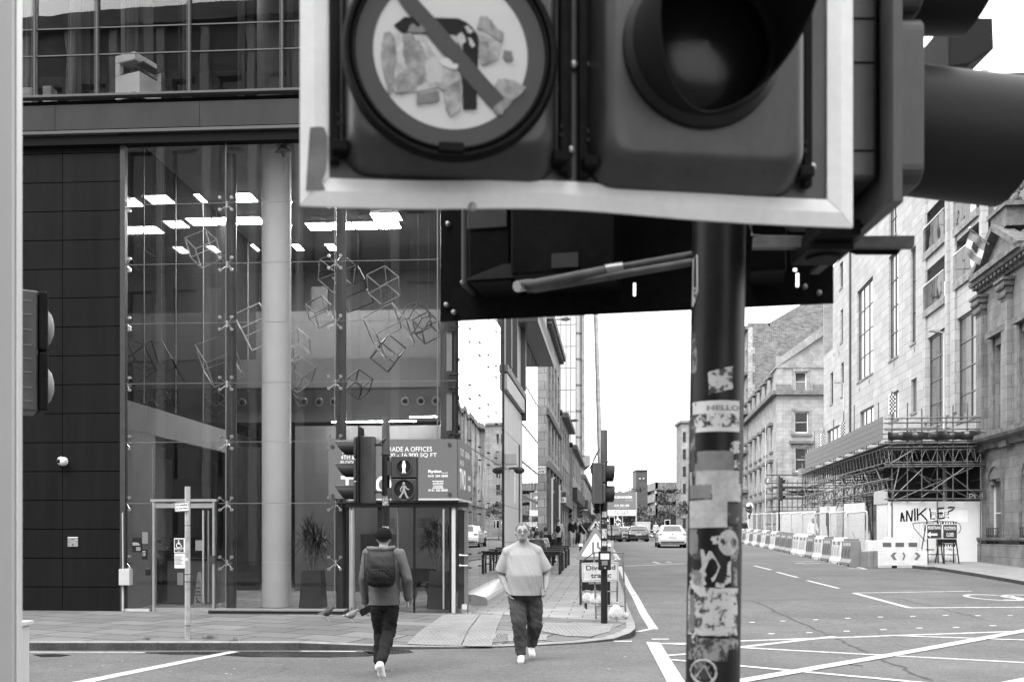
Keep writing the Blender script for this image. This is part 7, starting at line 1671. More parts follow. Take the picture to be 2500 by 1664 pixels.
MB().tube(((905-942)*k, 0, zq(1085)), (0, 0, zq(1085)), .02).tube(((905-942)*k, 0, zq(1200)), (0, 0, zq(1200)), .02).path([((905-942)*k, -.02, zq(1085)), ((925-942)*k, -.04, zq(1084)), ((938-942)*k, -.06, zq(1074)), ((943-942)*k, -.05, zq(1068))], .015, 8).build('bracket', M_sig, t, smooth=True)
# pedestrian head
pw0, pw1, pz0, pz1 = (957-942)*k, (1020-942)*k, zq(1224), zq(1114); pm = zq(1168)
box('signal_body', M_sigd, t, pw0, -.10, pz0, pw1, .10, pz1, bevel=.015)
M_green = emit('lit_figure', .75); M_fig = mat('grey_figure', .30, .5)
for za, zb_, rr_, lit in ((pm+.01, pz1-.005, .105, True), (pz0+.005, pm-.01, .150, False)):
    box('aspect_door', M_sig, t, pw0+.008, -.125, za, pw1-.008, -.101, zb_, bevel=.008); cx_, cz_ = (pw0+pw1)/2, (za+zb_)/2
    part('lens', MB().lathe([(0, -.132), (rr_*.9, -.130)], 28, (cx_, 0, cz_), 'y'), M_blackm, t); part('lens_ring', MB().lathe([(rr_*.9, -.126), (rr_*.98, -.150), (rr_*1.06, -.150), (rr_*1.08, -.126)], 32, (cx_, 0, cz_), 'y'), M_sig, t, smooth=True)
    s = .155 if lit else .2; m = MB(); y = -.136; f = lambda x, z: (cx_+x*s, y, cz_+z*s)
    m.ell(f(0, .47), (.10*s, .004, .11*s), 12, 8)
    if lit: m.prism([(cx_+a*s, cz_+b*s) for a, b in ((-.14, .33), (.14, .33), (.17, -.05), (.10, -.05), (.11, -.52), (.02, -.52), (0, -.1), (-.02, -.52), (-.11, -.52), (-.10, -.05), (-.17, -.05))], y, y-.003).bar(f(-.11, -.52), f(-.16, -.54), .01).bar(f(.11, -.52), f(.16, -.54), .01)
    else:
        m.prism([(cx_+a*s, cz_+b*s) for a, b in ((-.1, .34), (.1, .34), (.08, -.05), (-.08, -.05))], y, y-.003)
        for pts in ([(-.08, .3), (-.25, .05), (-.22, -.12)], [(.08, .3), (.22, .08), (.38, .02)], [(-.02, -.02), (-.12, -.3), (-.3, -.55), (-.2, -.58)], [(.02, -.02), (.12, -.28), (.25, -.58), (.36, -.54)]): m.path([f(*p) for p in pts], .016 if abs(pts[0][1]) < .1 else .011, 6)
    part('pedestrian_figure', m, M_green if lit else M_fig, t)
MB().bar(((978-942)*k, -.13, zq(1215)), ((1012-942)*k, -.13, zq(1226)), .02, .01).build('latch_plate', M_sig, t); box('bracket', M_sig, t, 0, -.05, zq(1160), pw0+.02, .05, zq(1125)); box('bracket', M_sig, t, 0, -.05, zq(1215), pw0+.02, .05, zq(1190))
for py0, py1, x0_, x1_ in ((1210, 1233, 936, 950), (1284, 1294, 941, 951)):
    vs = [(1.03*.057*math.sin(a), -1.03*.057*math.cos(a), z) for z in (zq(py1), zq(py0)) for a in [-.9+.3*i for i in range(7)]]; MB().add(vs, [(i, i+1, 8+i, 7+i) for i in range(6)]).build('sticker', M_st5, t)
# crossing signal on the far corner of the pavement
t, z0, h = poleT('crossing_signal', 'crossing signal post with two deep visors beside the diverted traffic signs', 1475, 1049, 16.9); k = 16.9/F
head(t, 2, zq(1230), R(90), ((1458-1475)*k, 0), False, .140, .17, .17, w=.34, p=(1230-1130)*k/2, low=.85)
MB().path([((1462-1475)*k, -.08, zq(1096)), ((1450-1475)*k, -.1, zq(1120)), ((1441-1475)*k, -.08, zq(1142)), ((1444-1475)*k, -.08, zq(1156)), ((1450-1475)*k, -.06, zq(1150))], .017, 8).build('cable', M_sig, t, smooth=True)
head(t, 2, zq(1253), 0, ((1456-1475)*k, -.02), False, .045, .06, .10, w=.13, p=.085)
MB().box((1444-1475)*k, .04, zq(1255), (1470-1475)*k, .05, zq(1226)).build('white_backing', M_ltd, t); 
y_ = -.06; box('push_button_unit', M_black, t, (1460-1475)*k, -.16, zq(1390), (1489-1475)*k, -.05, zq(1344), bevel=.01)
box('display_window', M_st3, t, (1464-1475)*k, -.165, zq(1364), (1485-1475)*k, -.161, zq(1350)); box('button_panel', M_mid, t, (1467-1475)*k, -.165, zq(1378), (1481-1475)*k, -.161, zq(1367)); MB().ell((0, -.165, zq(1385)), .015).build('push_button', M_bolt, t, smooth=True)
for i, (a, b) in enumerate(((1248, 1262), (1290, 1313), (1320, 1332), (1268, 1278))):
    vs = [(1.04*.057*math.sin(a_), -1.04*.057*math.cos(a_), z) for z in (zq(b), zq(a)) for a_ in [-.8+.3*j for j in range(6)]]; MB().add(vs, [(j, j+1, 7+j, 6+j) for j in range(5)]).build('sticker', [M_st1, M_st5, M_st4, M_st6][i], t)
# small distant signals
def small_signal(px, py0, py1, D, rot, label, n=3, post=True, wb=False):
    wp = P(px, py1, D); z0_ = zg(D)+.1; t = thing('traffic_light', label, 'traffic light', (wp.x, D, z0_), 0); p_ = (py1-py0)/F*D/n
    head(t, n, wp.z-z0_, rot, (0, 0), False, .105, .22, .2, w=.28, p=p_); MB().tube((0, .16, 0), (0, .16, wp.z-z0_+n*p_+.1), .055).build('signal_post', M_black, t)
    if wb: MB().box(-.24, -.06, wp.z-z0_-.08, .24, -.05, wp.z-z0_+n*p_+.08).build('white_border', M_white, t); MB().box(-.20, -.066, wp.z-z0_-.04, .20, -.061, wp.z-z0_+n*p_+.04).build('backing_board', M_black, t)
small_signal(1384, 1230, 1265, 62, R(90), 'traffic light on the far pavement with three visors above the oncoming walkers'); small_signal(1411, 1236, 1264, 70, R(90), 'traffic light beside the oval sign, three visors'); small_signal(1493.5, 1262, 1280, 84, 0, 'white bordered traffic light under the letting hoarding', 3, True, True); small_signal(1629, 1270, 1286, 88, 0, 'white bordered traffic light behind the white hatchback roof', 3, True, True); small_signal(1904, 1165, 1222, 60, R(90), 'dark three lamp traffic light in front of the scaffold tower', 3); small_signal(1833, 1234, 1252, 84, R(-90), 'two lamp traffic light against the pale kiosk pillar', 2)
# loading restriction post
wp = P(458, 1310, 14.5); t = thing('sign_post', 'grey post on the kerb carrying a small no loading at any time plate', 'sign', (wp.x, 14.5, .11), 0); k = 14.5/F; zq2 = lambda py: EH+(HY-py)*k-.11
MB().tube((0, 0, 0), (0, 0, zq2(1187)), .040, n=18).build('post', M_galv, t, smooth=True)
pl2 = MB().prism(rrect(-.105, .108, 0, .135, .02), -.052, -.060).build('sign_plate', M_white, t); pl2.location = (-.06, 0, zq2(1248)); pl2.rotation_euler = (0, R(-4), 0)
fr_ = MB().path([(x, -.061, z) for x, z in rrect(-.098, .101, .007, .128, .015, 3)], .0035, 5, True).build('sign_border', M_blackm, pl2)
lettering('lettering', 'No loading', -.082, -.0625, .078, .165, M_blackm, pl2, h=.030, bold=.03); lettering('lettering', 'at any time', -.082, -.0625, .028, .165, M_blackm, pl2, h=.030, bold=.03)
m = MB()
for py in (1283, 1402, 1420, 1527): m.lathe([(.0412, zq2(py)), (.0412, zq2(py)+.012)], 18)
m.build('strap', M_dark, t); 
for py, m_ in ((1275, M_st5), (1287, M_st1), (1361, M_st3)): vs = [(.0412*math.sin(a_), -.0412*math.cos(a_), z) for z in (zq2(py+7), zq2(py)) for a_ in [-.6+.3*j for j in range(5)]]; MB().add(vs, [(j, j+1, 6+j, 5+j) for j in range(4)]).build('sticker', m_, t)

# ---------------- buildings across the junction, seen in the glass ----------------
M_opp = brick_mat('opposite_stone', .16, .07, 1.0, .5, .01, .85, .1, .5, big=.2, axes='wall')
def opp(x0, x1, y, h, label, cw):
    t = thing('stone_building', label, 'building', (x0, y, 0), 0)      # its front looks along +y
    n = int((x1-x0)/cw); holes = [(i*cw+.5*cw-.7, i*cw+.5*cw+.7, 1.0+j*3.8, 3.6+j*3.8) for i in range(n) for j in range(int(h/3.8))]
    w_ = wall_mb(0, n*cw, 0, h, holes, -.5, .5); w_.build('wall', M_opp, t)
    m = MB(); m.box(0, -.40, 0, n*cw, -.30, h-.3); m.build('panes', M_win, t); m = MB()
    for i in range(n+1): m.box(i*cw-.22, .003, 0, i*cw+.22, .25, h)
    m.build('pilasters', M_ltd, t); MB().box(-.2, .26, h-.8, n*cw+.2, .7, h).build('cornice', M_opp, t); MB().box(0, -9, h-.01, n*cw, .2, h+.2).build('roof', M_dark, t)
opp(-52, 0, -14, 30, 'stone building with pilasters behind the viewer, reflected in the lobby glass', 2.6); opp(11, 0, -15, 21, 'stone building with pilasters behind the viewer, beyond the side street', 2.6) if False else opp(12, 64, -15, 26, 'second pilastered building behind the viewer across the side street', 3.0)

rr = random.Random(31)                                 # scraps of old stickers low on the close pole
for i in range(34):
    x = rr.uniform(52, 225); y = rr.uniform(470, 1540); w = rr.uniform(14, 60); h = rr.uniform(14, 70)
    patch('sticker_scrap', x, min(x+w, 262), y, y+h, rr.choice([M_st6, M_st5, M_st2, M_st6]), .0003, .28, 100+i, rr.uniform(-.3, .3))
# ---------------- people ----------------
def cap(m, p, q, r0, r1, n=12):
    p = Vector(p); q = Vector(q); m.tube(p, q, r0, r1, n); m.ell(p, r0, n, 8); m.ell(q, r1, n, 8)
def blob_mesh(name, m, mat_, parent, vox, sm=3, crease=0, cuts=(), cf=(8, 8, 13)):
    me = bpy.data.meshes.new('tmp'); me.from_pydata([tuple(v) for v in m.v], [], m.f); o = bpy.data.objects.new('tmp', me); COL.objects.link(o)
    r = o.modifiers.new('r', 'REMESH'); r.mode = 'VOXEL'; r.voxel_size = vox; s = o.modifiers.new('s', 'SMOOTH'); s.iterations = sm; s.factor = .5
    dg = bpy.context.evaluated_depsgraph_get(); out = bpy.data.meshes.new_from_object(o.evaluated_get(dg)); bpy.data.objects.remove(o)
    if crease:
        ns = [v.normal.copy() for v in out.vertices]
        for v, n in zip(out.vertices, ns):
            c = v.co; a = noise.noise((c.x*cf[0]+3+c.z*4, c.y*cf[1], c.z*cf[2]+c.x*7)); a = 1-abs(a)*3.2; b = noise.noise((c.x*5, c.y*5, c.z*4+7))
            v.co = c+n*(crease*(max(-1, a)*.8+b*.8))
    for co, no in cuts:
        bm = bmesh.new(); bm.from_mesh(out); bmesh.ops.bisect_plane(bm, geom=bm.verts[:]+bm.edges[:]+bm.faces[:], plane_co=co, plane_no=no, clear_inner=True)
        bmesh.ops.holes_fill(bm, edges=[e for e in bm.edges if e.is_boundary], sides=0); bm.to_mesh(out); bm.free()
    for p in out.polygons: p.use_smooth = True
    out.name = name; out.materials.clear(); out.materials.append(mat_); o = bpy.data.objects.new(name, out); COL.objects.link(o); o.parent = parent; return o
def ering(c, rx, ry, n=24): return [Vector((c[0]+rx*math.cos(2*math.pi*i/n), c[1]+ry*math.sin(2*math.pi*i/n), c[2])) for i in range(n)]
def hand(m, w, d, side, f, sc_=1.0, curl=.5):
    """palm from wrist w along d; five curled fingers, thumb on the inner side"""
    d = Vector(d).normalized(); acr = Vector((0, 1, 0)) if abs(d.y) < .8 else Vector((1, 0, 0)); acr = (acr-d*acr.dot(d)).normalized(); nrm = d.cross(acr).normalized()*side
    w = Vector(w); pc_ = w+d*.045*sc_; r = .0095*sc_
    for k_ in (-1.5, -.5, .5, 1.5): cap(m, w+acr*k_*.013*sc_, w+d*.085*sc_+acr*k_*.018*sc_, .015*sc_, .013*sc_, 8)
    for i, (o_, L) in enumerate(((-1.5, .062), (-.5, .075), (.5, .080), (1.5, .070))):
        a = w+d*.090*sc_+acr*o_*.020*sc_; b = a+(d*(1-curl*.3)-nrm*curl*.5)*L*.45*sc_; c = b+(d*(1-curl)-nrm*curl*1.1).normalized()*L*.5*sc_
        cap(m, a, b, r, r*.95, 8); cap(m, b, c, r*.92, r*.75, 8)
    a = w+d*.030*sc_+acr*.030*sc_*f; b = a+(d*.8+acr*.75*f-nrm*.2).normalized()*.035*sc_; c = b+(d*1.0+acr*.1*f-nrm*.35).normalized()*.03*sc_; cap(m, a, b, r*1.25, r*1.1, 8); cap(m, b, c, r*1.1, r*.8, 8)
BASE = dict(head=(0, -.02, 1.62), neck=(0, 0, 1.46), chest=(0, 0, 1.30), waist=(0, 0, 1.08), pelvis=(0, 0, .95),
            sl=(-.18, 0, 1.40), el=(-.23, .02, 1.12), wl=(-.24, -.04, .86), sr=(.18, 0, 1.40), er=(.23, .02, 1.12), wr=(.24, -.04, .86),
            hl=(-.09, 0, .92), kl=(-.10, -.03, .50), al=(-.10, .03, .09), hr=(.09, 0, .92), kr=(.10, -.03, .50), ar=(.10, .03, .09))
def human(label, loc, rz=0, J=None, f=-1, torso=None, pr=(.088, .075, .058, .042), arm=(.050, .040, .030), shirt=None, trous=None, shoes=None, hair=None, skin=None, sleeve='long', vox=.016, sc_=1.0, group=None, hem=.86, fingers=False, hairlen=0, crease=.004, headr=1.0, shoe_dir=None, tsm=2, tcf=(8, 8, 13), name='person', tcrease=.006, cat='person'):
    P_ = {k_: Vector(v) for k_, v in BASE.items()}
    if J: P_.update({k_: Vector(v) for k_, v in J.items()})
    t = thing(name, label, cat, loc, rz, group); t.scale = (sc_,)*3
    torso = torso or ((.165, .105), (.145, .10), (.16, .11))            # chest, waist, hip half widths
    skin = skin or M_skin; hd = P_['head']; h_ = headr
    b = MB(); b.ell(hd, (.076*h_, .094*h_, .108*h_), 20, 14); b.ell(hd+Vector((0, f*.020, -.055))*h_, (.058*h_, .066*h_, .062*h_), 16, 10)
    b.ell(hd+Vector((0, f*.100, -.022))*h_, (.013*h_, .020*h_, .020*h_), 8, 6); b.ell(hd+Vector((0, f*.088, -.002))*h_, (.010*h_, .016*h_, .028*h_), 8, 6)
    for s in (-1, 1): b.ell(hd+Vector((s*.080, .006*f*-1, -.012))*h_, (.012*h_, .020*h_, .032*h_), 8, 6)
    cap(b, P_['neck'], hd+Vector((0, -.01*f, -.06)), .055*(1+(torso[0][0]-.165)*1.5), .052)
    b.loft([ering(P_['pelvis'], torso[2][0]*.8, torso[2][1]*.8), ering(P_['waist'], torso[1][0]*.8, torso[1][1]*.8), ering(P_['chest'], torso[0][0]*.85, torso[0][1]*.8), ering(P_['neck']-Vector((0, 0, .05)), .08, .06)])
    for s in 'lr':
        cap(b, P_['neck']-Vector((0, 0, .05)), P_['s'+s], .045, arm[0]*.9); cap(b, P_['s'+s], P_['e'+s], arm[0], arm[1]); cap(b, P_['e'+s], P_['w'+s], arm[1], arm[2])
        cap(b, P_['h'+s], P_['k'+s], pr[0]*.7, pr[1]*.7); cap(b, P_['k'+s], P_['a'+s], pr[1]*.7, pr[3]*.8)
        d = (P_['w'+s]-P_['e'+s]).normalized()
        if fingers: hand(b, P_['w'+s], d, -1 if s == 'l' else 1, f*1.0 if f < 0 else 1, 1.0)
        else: hand(b, P_['w'+s], d, -1 if s == 'l' else 1, f, 1.0, .4)
    blob_mesh('body', b, skin, t, min(vox, .007) if fingers else min(vox, .011), 1 if fingers else 1)
    # clothing
    m = MB(); g = .018; ne = P_['neck']
    m.loft([ering((P_['pelvis'].x, P_['pelvis'].y, hem-.05), torso[2][0]+g, torso[2][1]+g), ering(P_['pelvis'], torso[2][0]+g, torso[2][1]+g), ering(P_['waist'], torso[1][0]+g, torso[1][1]+g), ering((P_['waist']+P_['chest'])/2, (torso[0][0]+torso[1][0])/2+g, (torso[0][1]+torso[1][1])/2+g), ering(P_['chest'], torso[0][0]+g, torso[0][1]+g), ering((P_['chest']*.35+ne*.65)-Vector((0, 0, .03)), torso[0][0]*.85, .085), ering(ne-Vector((0, 0, .012)), .075, .066)])
    for s in 'lr':
        S, E, W_ = P_['s'+s], P_['e'+s], P_['w'+s]; cap(m, ne-Vector((0, 0, .06)), S, .062, arm[0]+.022)
        if sleeve == 'long': cap(m, S, E, arm[0]+.020, arm[1]+.018); cap(m, E, E+(W_-E)*.93, arm[1]+.018, arm[2]+.014)
        else: cap(m, S, S+(E-S)*.5, arm[0]+.014, arm[0]+.030); m.tube(S+(E-S)*.5, S+(E-S)*.92, arm[0]+.030, arm[0]+.034, 16)
    cuts = [((0, 0, hem), (0, 0, 1))]
    if sleeve == 'short':
        pass
    blob_mesh('top_garment', m, shirt or M_mid, t, vox, tsm, crease, cuts, tcf)
    m = MB(); m.ell(P_['pelvis']+Vector((0, 0, -.02)), (torso[2][0]+.004, torso[2][1]+.004, .13), 20, 12)
    for s in 'lr':
        H_, K_, A_ = P_['h'+s], P_['k'+s], P_['a'+s]; cap(m, H_, K_, pr[0]+.012, pr[1]+.010); cap(m, K_, K_+(A_-K_)*.9, pr[1]+.010, pr[2]+.006)
    blob_mesh('trousers', m, trous or M_dark, t, vox, 2, tcrease)
    for s in 'lr':
        A_ = P_['a'+s]; dz = (shoe_dir or {}).get(s, (0, f, 0)); d = Vector(dz).normalized(); m = MB()
        heel = A_+Vector((0, 0, -.045))-d*.035; toe = A_+Vector((0, 0, -.055))+d*.165
        cap(m, heel, toe, .042, .040); cap(m, A_+Vector((0, 0, -.005)), A_+Vector((0, 0, -.05))+d*.07, .045, .044); cap(m, (heel+toe)/2, toe-d*.02, .045, .046)
        o = blob_mesh('shoe', m, shoes or M_black, t, max(.009, vox*.6), 1)
    # hair
    if hair is not None:
        m = MB(); m.ell(hd+Vector((0, -f*.016, .022))*h_, (.083*h_, .098*h_, .098*h_), 20, 12)
        if hairlen: m.ell(hd+Vector((0, -f*.05, -.06-hairlen*.4))*h_, (.085, .055, .10+hairlen*.6), 16, 10)
        no = Vector((0, -f*.80, .62)).normalized(); blob_mesh('hair', m, hair, t, .012, 1, .004, [(hd+Vector((0, f*.035, .020))*h_, no)] if not hairlen else [(hd+Vector((0, f*.035, .02))*h_, Vector((0, -f, .15)).normalized())])
    return t, P_
# walker in the pale T-shirt
M_tee = mat('pale_tshirt', .27, .85, var=.05, scale=4, var2=.04, scale2=60); M_jean = mat('washed_denim', .05, .85, var=.35, scale=5, var2=.15, scale2=70, stretch=(1, 1, .5)); M_shoe = mat('white_trainer', .62, .6); M_skinl = mat('light_skin', .27, .5, var=.06, scale=12)
D0 = 12.8; k4 = D0/F/4.239
def c4(x, y, d=0): return ((x-345)*k4, d, (1505-y)*k4)
wx = (1190+345/4.239-CX)/F*D0
J = dict(head=c4(361, 168, -.06), neck=c4(362, 246, -.02), chest=c4(365, 400, -.01), waist=c4(383, 610, -.05), pelvis=c4(385, 760, -.04), sl=c4(210, 382), el=c4(140, 600, .05), wl=c4(215, 775, -.06), sr=c4(518, 372), er=c4(612, 585, .03), wr=c4(602, 728, -.06),
         hl=c4(310, 850), kl=c4(330, 1085, -.10), al=c4(350, 1430, -.05), hr=c4(478, 850), kr=c4(490, 1120, .02), ar=c4(456, 1365, .32))
t, PJ = human('heavily built man in glasses and pale T-shirt walking towards us, hand in pocket', (wx, D0, .0), 0, J, -1, ((.190, .130), (.212, .168), (.196, .165)), (.105, .090, .066, .045), (.060, .050, .036), M_tee, M_jean, M_shoe, M_hairl, M_skinl, 'short', .010, 1, None, c4(0, 815)[2], True, 0, .0048, 1.10, {'l': (-.05, -1, -.05), 'r': (.1, -1, -.35)}, tcrease=.009, tsm=9, tcf=(13, 5, 4))
hd = PJ['head']; m = MB()
for s in (-1, 1): m.path([(hd.x+s*.034+.024*math.cos(a), hd.y-.106, hd.z+.008+.018*math.sin(a)) for a in [i*.7 for i in range(9)]], .0030, 5, True); m.tube((hd.x+s*.058, hd.y-.104, hd.z+.014), (hd.x+s*.082, hd.y-.0, hd.z+.008), .003, n=5)
m.tube((hd.x-.010, hd.y-.108, hd.z+.010), (hd.x+.010, hd.y-.108, hd.z+.010), .003, n=5); m.build('glasses', M_black, t)
m = MB()
for s in (-1, 1): m.ell((hd.x+s*.032, hd.y-.088, hd.z+.007), (.015, .012, .008), 10, 6)
m.build('eyes', M_black, t); m = MB()
for s in (-1, 1): m.path([(hd.x+s*.018, hd.y-.094, hd.z+.033), (hd.x+s*.034, hd.y-.094, hd.z+.038), (hd.x+s*.050, hd.y-.084, hd.z+.032)], .004, 5)
m.build('eyebrows', M_hairl, t); MB().path([(hd.x-.024, hd.y-.084, hd.z-.060), (hd.x, hd.y-.092, hd.z-.055), (hd.x+.024, hd.y-.084, hd.z-.060)], .0042, 6).build('mouth', mat('lips', .16, .5), t)
m = MB(); m.ell((hd.x, hd.y-.050, hd.z-.094), (.040, .038, .026), 12, 8); m.ell((hd.x, hd.y-.076, hd.z-.082), (.026, .02, .012), 12, 8); m.build('beard', mat('stubble', .17, .7, var=.2, scale=60), t, smooth=True)
# walker with the backpack
M_jkt = mat('grey_jacket', .085, .6, var=.10, scale=4); M_trd = mat('black_trousers', .010, .8, var=.3, scale=6); M_bagm = mat('backpack_fabric', .022, .5, var=.35, scale=7); M_bagd = mat('backpack_dark', .012, .6, var=.3, scale=9); M_bagl = mat('backpack_roll', .10, .55, var=.2, scale=9)
D1_ = 11.75; k5 = D1_/F/3.98
def c6(x, y, d=0): return ((x-385)*k5, d, (1480-y)*k5)
bx_ = (840+385/3.98-CX)/F*D1_
J = dict(head=c6(383, 190, .03), neck=c6(383, 285, 0), chest=c6(383, 440, 0), waist=c6(388, 620, 0), pelvis=c6(392, 800, 0), sl=c6(235, 345), el=c6(195, 570, -.02), wl=c6(195, 835, .10), sr=c6(540, 350), er=c6(618, 590, -.04), wr=c6(614, 790, .05),
         hl=c6(330, 870), kl=c6(348, 1110, .10), al=c6(330, 1410, .05), hr=c6(455, 870), kr=c6(435, 1110, .02), ar=c6(392, 1370, -.38))
t, PJ = human('man in dark cap and grey jacket with a backpack, walking away holding a phone', (bx_, D1_, .02), 0, J, 1, ((.18, .115), (.17, .115), (.165, .115)), (.085, .073, .058, .040), (.052, .046, .032), M_jkt, M_trd, M_shoe, M_hair, M_skinl, 'long', .010, 1, None, c6(0, 835)[2], True, 0, .004, .98, {'l': (0, 1, -.02), 'r': (.10, .62, -.85)}, tcrease=.008)
hd = PJ['head']; m = MB(); m.ell(hd+Vector((0, 0, .018)), (.100, .120, .112), 24, 14); blob_mesh('cap', m, mat('dark_cap', .010, .9, spec=.1), t, .010, 2, 0, [(hd+Vector((0, -.01, -.012)), (0, 0, 1))])
MB().ell(hd+Vector((0, .13, .005)), (.07, .06, .010), 14, 6).build('cap_peak', M_bagd, t, smooth=True); MB().path([hd+Vector((-.032, -.103, .008)), hd+Vector((0, -.107, .040)), hd+Vector((.032, -.103, .008))], .004, 6).build('cap_strap', M_black, t)
m = MB(); n = 20                                       # backpack
def rr2(cx_, cy_, z, w, d): return [(cx_+w*(abs(math.cos(a))**.55)*(1 if math.cos(a) > 0 else -1), cy_+d*(abs(math.sin(a))**.6)*(1 if math.sin(a) > 0 else -1), z) for a in [2*math.pi*i/n for i in range(n)]]
x_c = (382-385)*k5; Zb = lambda y: (1480-y)*k5
m.loft([rr2(x_c, -.20, Zb(652), .10, .07), rr2(x_c, -.215, Zb(630), .155, .105), rr2(x_c, -.22, Zb(560), .175, .125), rr2(x_c, -.22, Zb(450), .170, .125), rr2(x_c, -.205, Zb(360), .150, .105), rr2(x_c, -.19, Zb(305), .150, .060), rr2(x_c, -.185, Zb(290), .155, .035)])
bp_ = blob_mesh('backpack', m, M_bagm, t, .011, 2, .007, (), (5, 5, 9)); m = MB(); m.path([(x_c-.165, -.20, Zb(285)), (x_c-.1, -.235, Zb(292)), (x_c, -.245, Zb(296)), (x_c+.1, -.235, Zb(290)), (x_c+.165, -.20, Zb(278))], [.022, .030, .032, .030, .024], 12); blob_mesh('bag_roll', m, M_bagl, bp_, .009, 1, .004)
m = MB(); m.loft([rr2(x_c, -.23, Zb(655), .09, .06), rr2(x_c, -.235, Zb(625), .160, .105), rr2(x_c, -.24, Zb(560), .166, .118), rr2(x_c, -.235, Zb(480), .150, .118), rr2(x_c, -.22, Zb(470), .120, .09)]); blob_mesh('bag_pocket', m, M_bagd, bp_, .011, 2, .005)
m = MB()
for x0, y0, x1, y1 in ((238, 330, 240, 600), (515, 330, 525, 600), (455, 385, 500, 470)): m.path([((x0-385)*k5, -.30, Zb(y0)), ((x0+x1)/2*k5-385*k5, -.325, Zb((y0+y1)/2)), ((x1-385)*k5, -.30, Zb(y1))], .006, 5)
m.build('bag_strap', M_black, bp_); MB().box((470-385)*k5, -.352, Zb(545), (500-385)*k5, -.33, Zb(520)).build('buckle', M_black, bp_)
m = MB()
for i, x in enumerate((300, 325, 355, 385, 415)): m.box((x-385)*k5, -.3565, Zb(525), (x+16-385)*k5, -.340, Zb(505)).box((x-385)*k5, -.3565, Zb(500), (x+4-385)*k5, -.340, Zb(525))
m.build('bag_mark', M_dark, bp_)
W_ = PJ['wl']; MB().box(-.04, -.006, -.075, .04, .006, .075).build('phone', M_blackm, t, bevel=.004); ph = t.children[-1]
for c in t.children:
    if c.name.startswith('phone'): c.location = W_+Vector((.012, -.05, -.075)); c.rotation_euler = (.15, R(62), .1)
# oncoming group and people near the tables
def stroll(px, D, label, shirt, trous, hair, f=-1, sc_=1.0, step=.16, hairlen=0, group=None, h=None, skin=None, xoff=0, torso=None, arms=None):
    x = (px-CX)/F*D; z = zg(D)+.12; J = dict(kl=(-.09, f*.16, .50), al=(-.09, f*step, .10), kr=(.09, f*.02, .49), ar=(.09, -f*step*1.3, .13), el=(-.24, -f*.08, 1.14), wl=(-.25, -f*.02, .90), er=(.24, f*.04, 1.14), wr=(.24, f*.14, .92)); J.update(arms or {})
    return human(label, (x, D, z), 0, J, f, torso, shirt=shirt, trous=trous, shoes=M_light, hair=hair, vox=.024, sc_=sc_, group=group, hem=.84, hairlen=hairlen)
M_pale = mat('pale_cloth', .42, .85, var=.2, scale=9); M_patt = speck('patterned_cloth', .05, .5, .5, 14); M_blkc = mat('black_cloth', .022, .85, var=.3, scale=8); M_gryc = mat('grey_cloth', .09, .85, var=.2, scale=8)
t, J_ = stroll(1398, 60, 'young person in black jacket and pale trousers leading the oncoming group', M_blkc, M_pale, M_hair, sc_=1.0); MB().ell((0, -.10, 1.42), (.10, .06, .10)).build('scarf', M_pale, t, smooth=True)
stroll(1410, 61, 'person in a patterned top in the middle of the oncoming group', M_patt, M_blkc, M_hairl, sc_=.99)
t, J_ = stroll(1424, 57, 'long haired woman in black jacket with a pale strap across it, oncoming', M_blkc, M_pale, M_hair, sc_=.95, hairlen=.15); MB().path([(-.16, -.12, 1.42), (0, -.145, 1.2), (.18, -.12, .95)], .02, 6).build('bag_strap', M_white, t)
stroll(1434, 60, 'person in dark clothes half hidden at the back of the oncoming group', M_blkc, M_gryc, M_hair, sc_=.99)
t, J_ = stroll(1362, 47, 'person in a pale top with a small dark backpack walking away past the tables', M_pale, M_blkc, M_hairl, f=1, sc_=1.0); MB().ell((0, -.17, 1.22), (.12, .09, .17)).build('backpack', M_blkc, t, smooth=True)
stroll(1985, 56, 'fair haired person in white behind the barriers, the taller of two there', M_white, M_pale, M_hairl, f=-1, sc_=.98); stroll(2018, 54, 'person with dark curly hair and white top behind the barriers', M_white, M_gryc, M_hair, f=-1, sc_=.93, hairlen=.06)
stroll(1817, 80, 'distant person in dark clothes at the far end of the barrier line', M_blkc, M_blkc, M_hair, f=-1, sc_=1.0); stroll(1601, 96, 'distant person in a pale top beyond the parked cars', M_pale, M_gryc, M_hair, f=-1)
SIT = dict(head=(0, .0, 1.24), neck=(0, .02, 1.07), chest=(0, .04, .90), waist=(0, .05, .68), pelvis=(0, .06, .52), sl=(-.18, .04, 1.0), el=(-.24, -.06, .75), wl=(-.14, -.30, .76), sr=(.18, .04, 1.0), er=(.24, -.06, .75), wr=(.14, -.30, .76), hl=(-.09, .02, .50), kl=(-.12, -.42, .50), al=(-.12, -.40, .10), hr=(.09, .02, .50), kr=(.12, -.42, .50), ar=(.12, -.40, .10))
M_chair = mat('cafe_frame', .03, .5, var=.2, scale=6)
def seated(px, D, rz, label, shirt, hair, sc_=1.0, hairlen=0):
    x = (px-CX)/F*D; z = zg(D)+.12
    human(label, (x, D, z), rz, SIT, -1, ((.18, .12), (.165, .12), (.17, .14)), shirt=shirt, trous=M_blkc, shoes=M_black, hair=hair, vox=.022, sc_=sc_, hem=.46, hairlen=hairlen)
    c = thing('cafe_chair', 'dark cafe chair under the '+label.split(' at the')[0], 'chair', (x, D, z), rz, 'cafe chairs beside the shop window'); MB().box(-.2, -.16, .40, .2, .24, .44).build('seat', M_chair, c)
    for a in (-.18, .18):
        for b in (-.14, .22): MB().tube((a, b, 0), (a, b, .40), .014, n=6).build('leg', M_chair, c)
    MB().path([(-.19, .24, .40), (-.19, .28, .82), (.19, .28, .82), (.19, .24, .40)], .014, 6).build('backrest', M_chair, c)
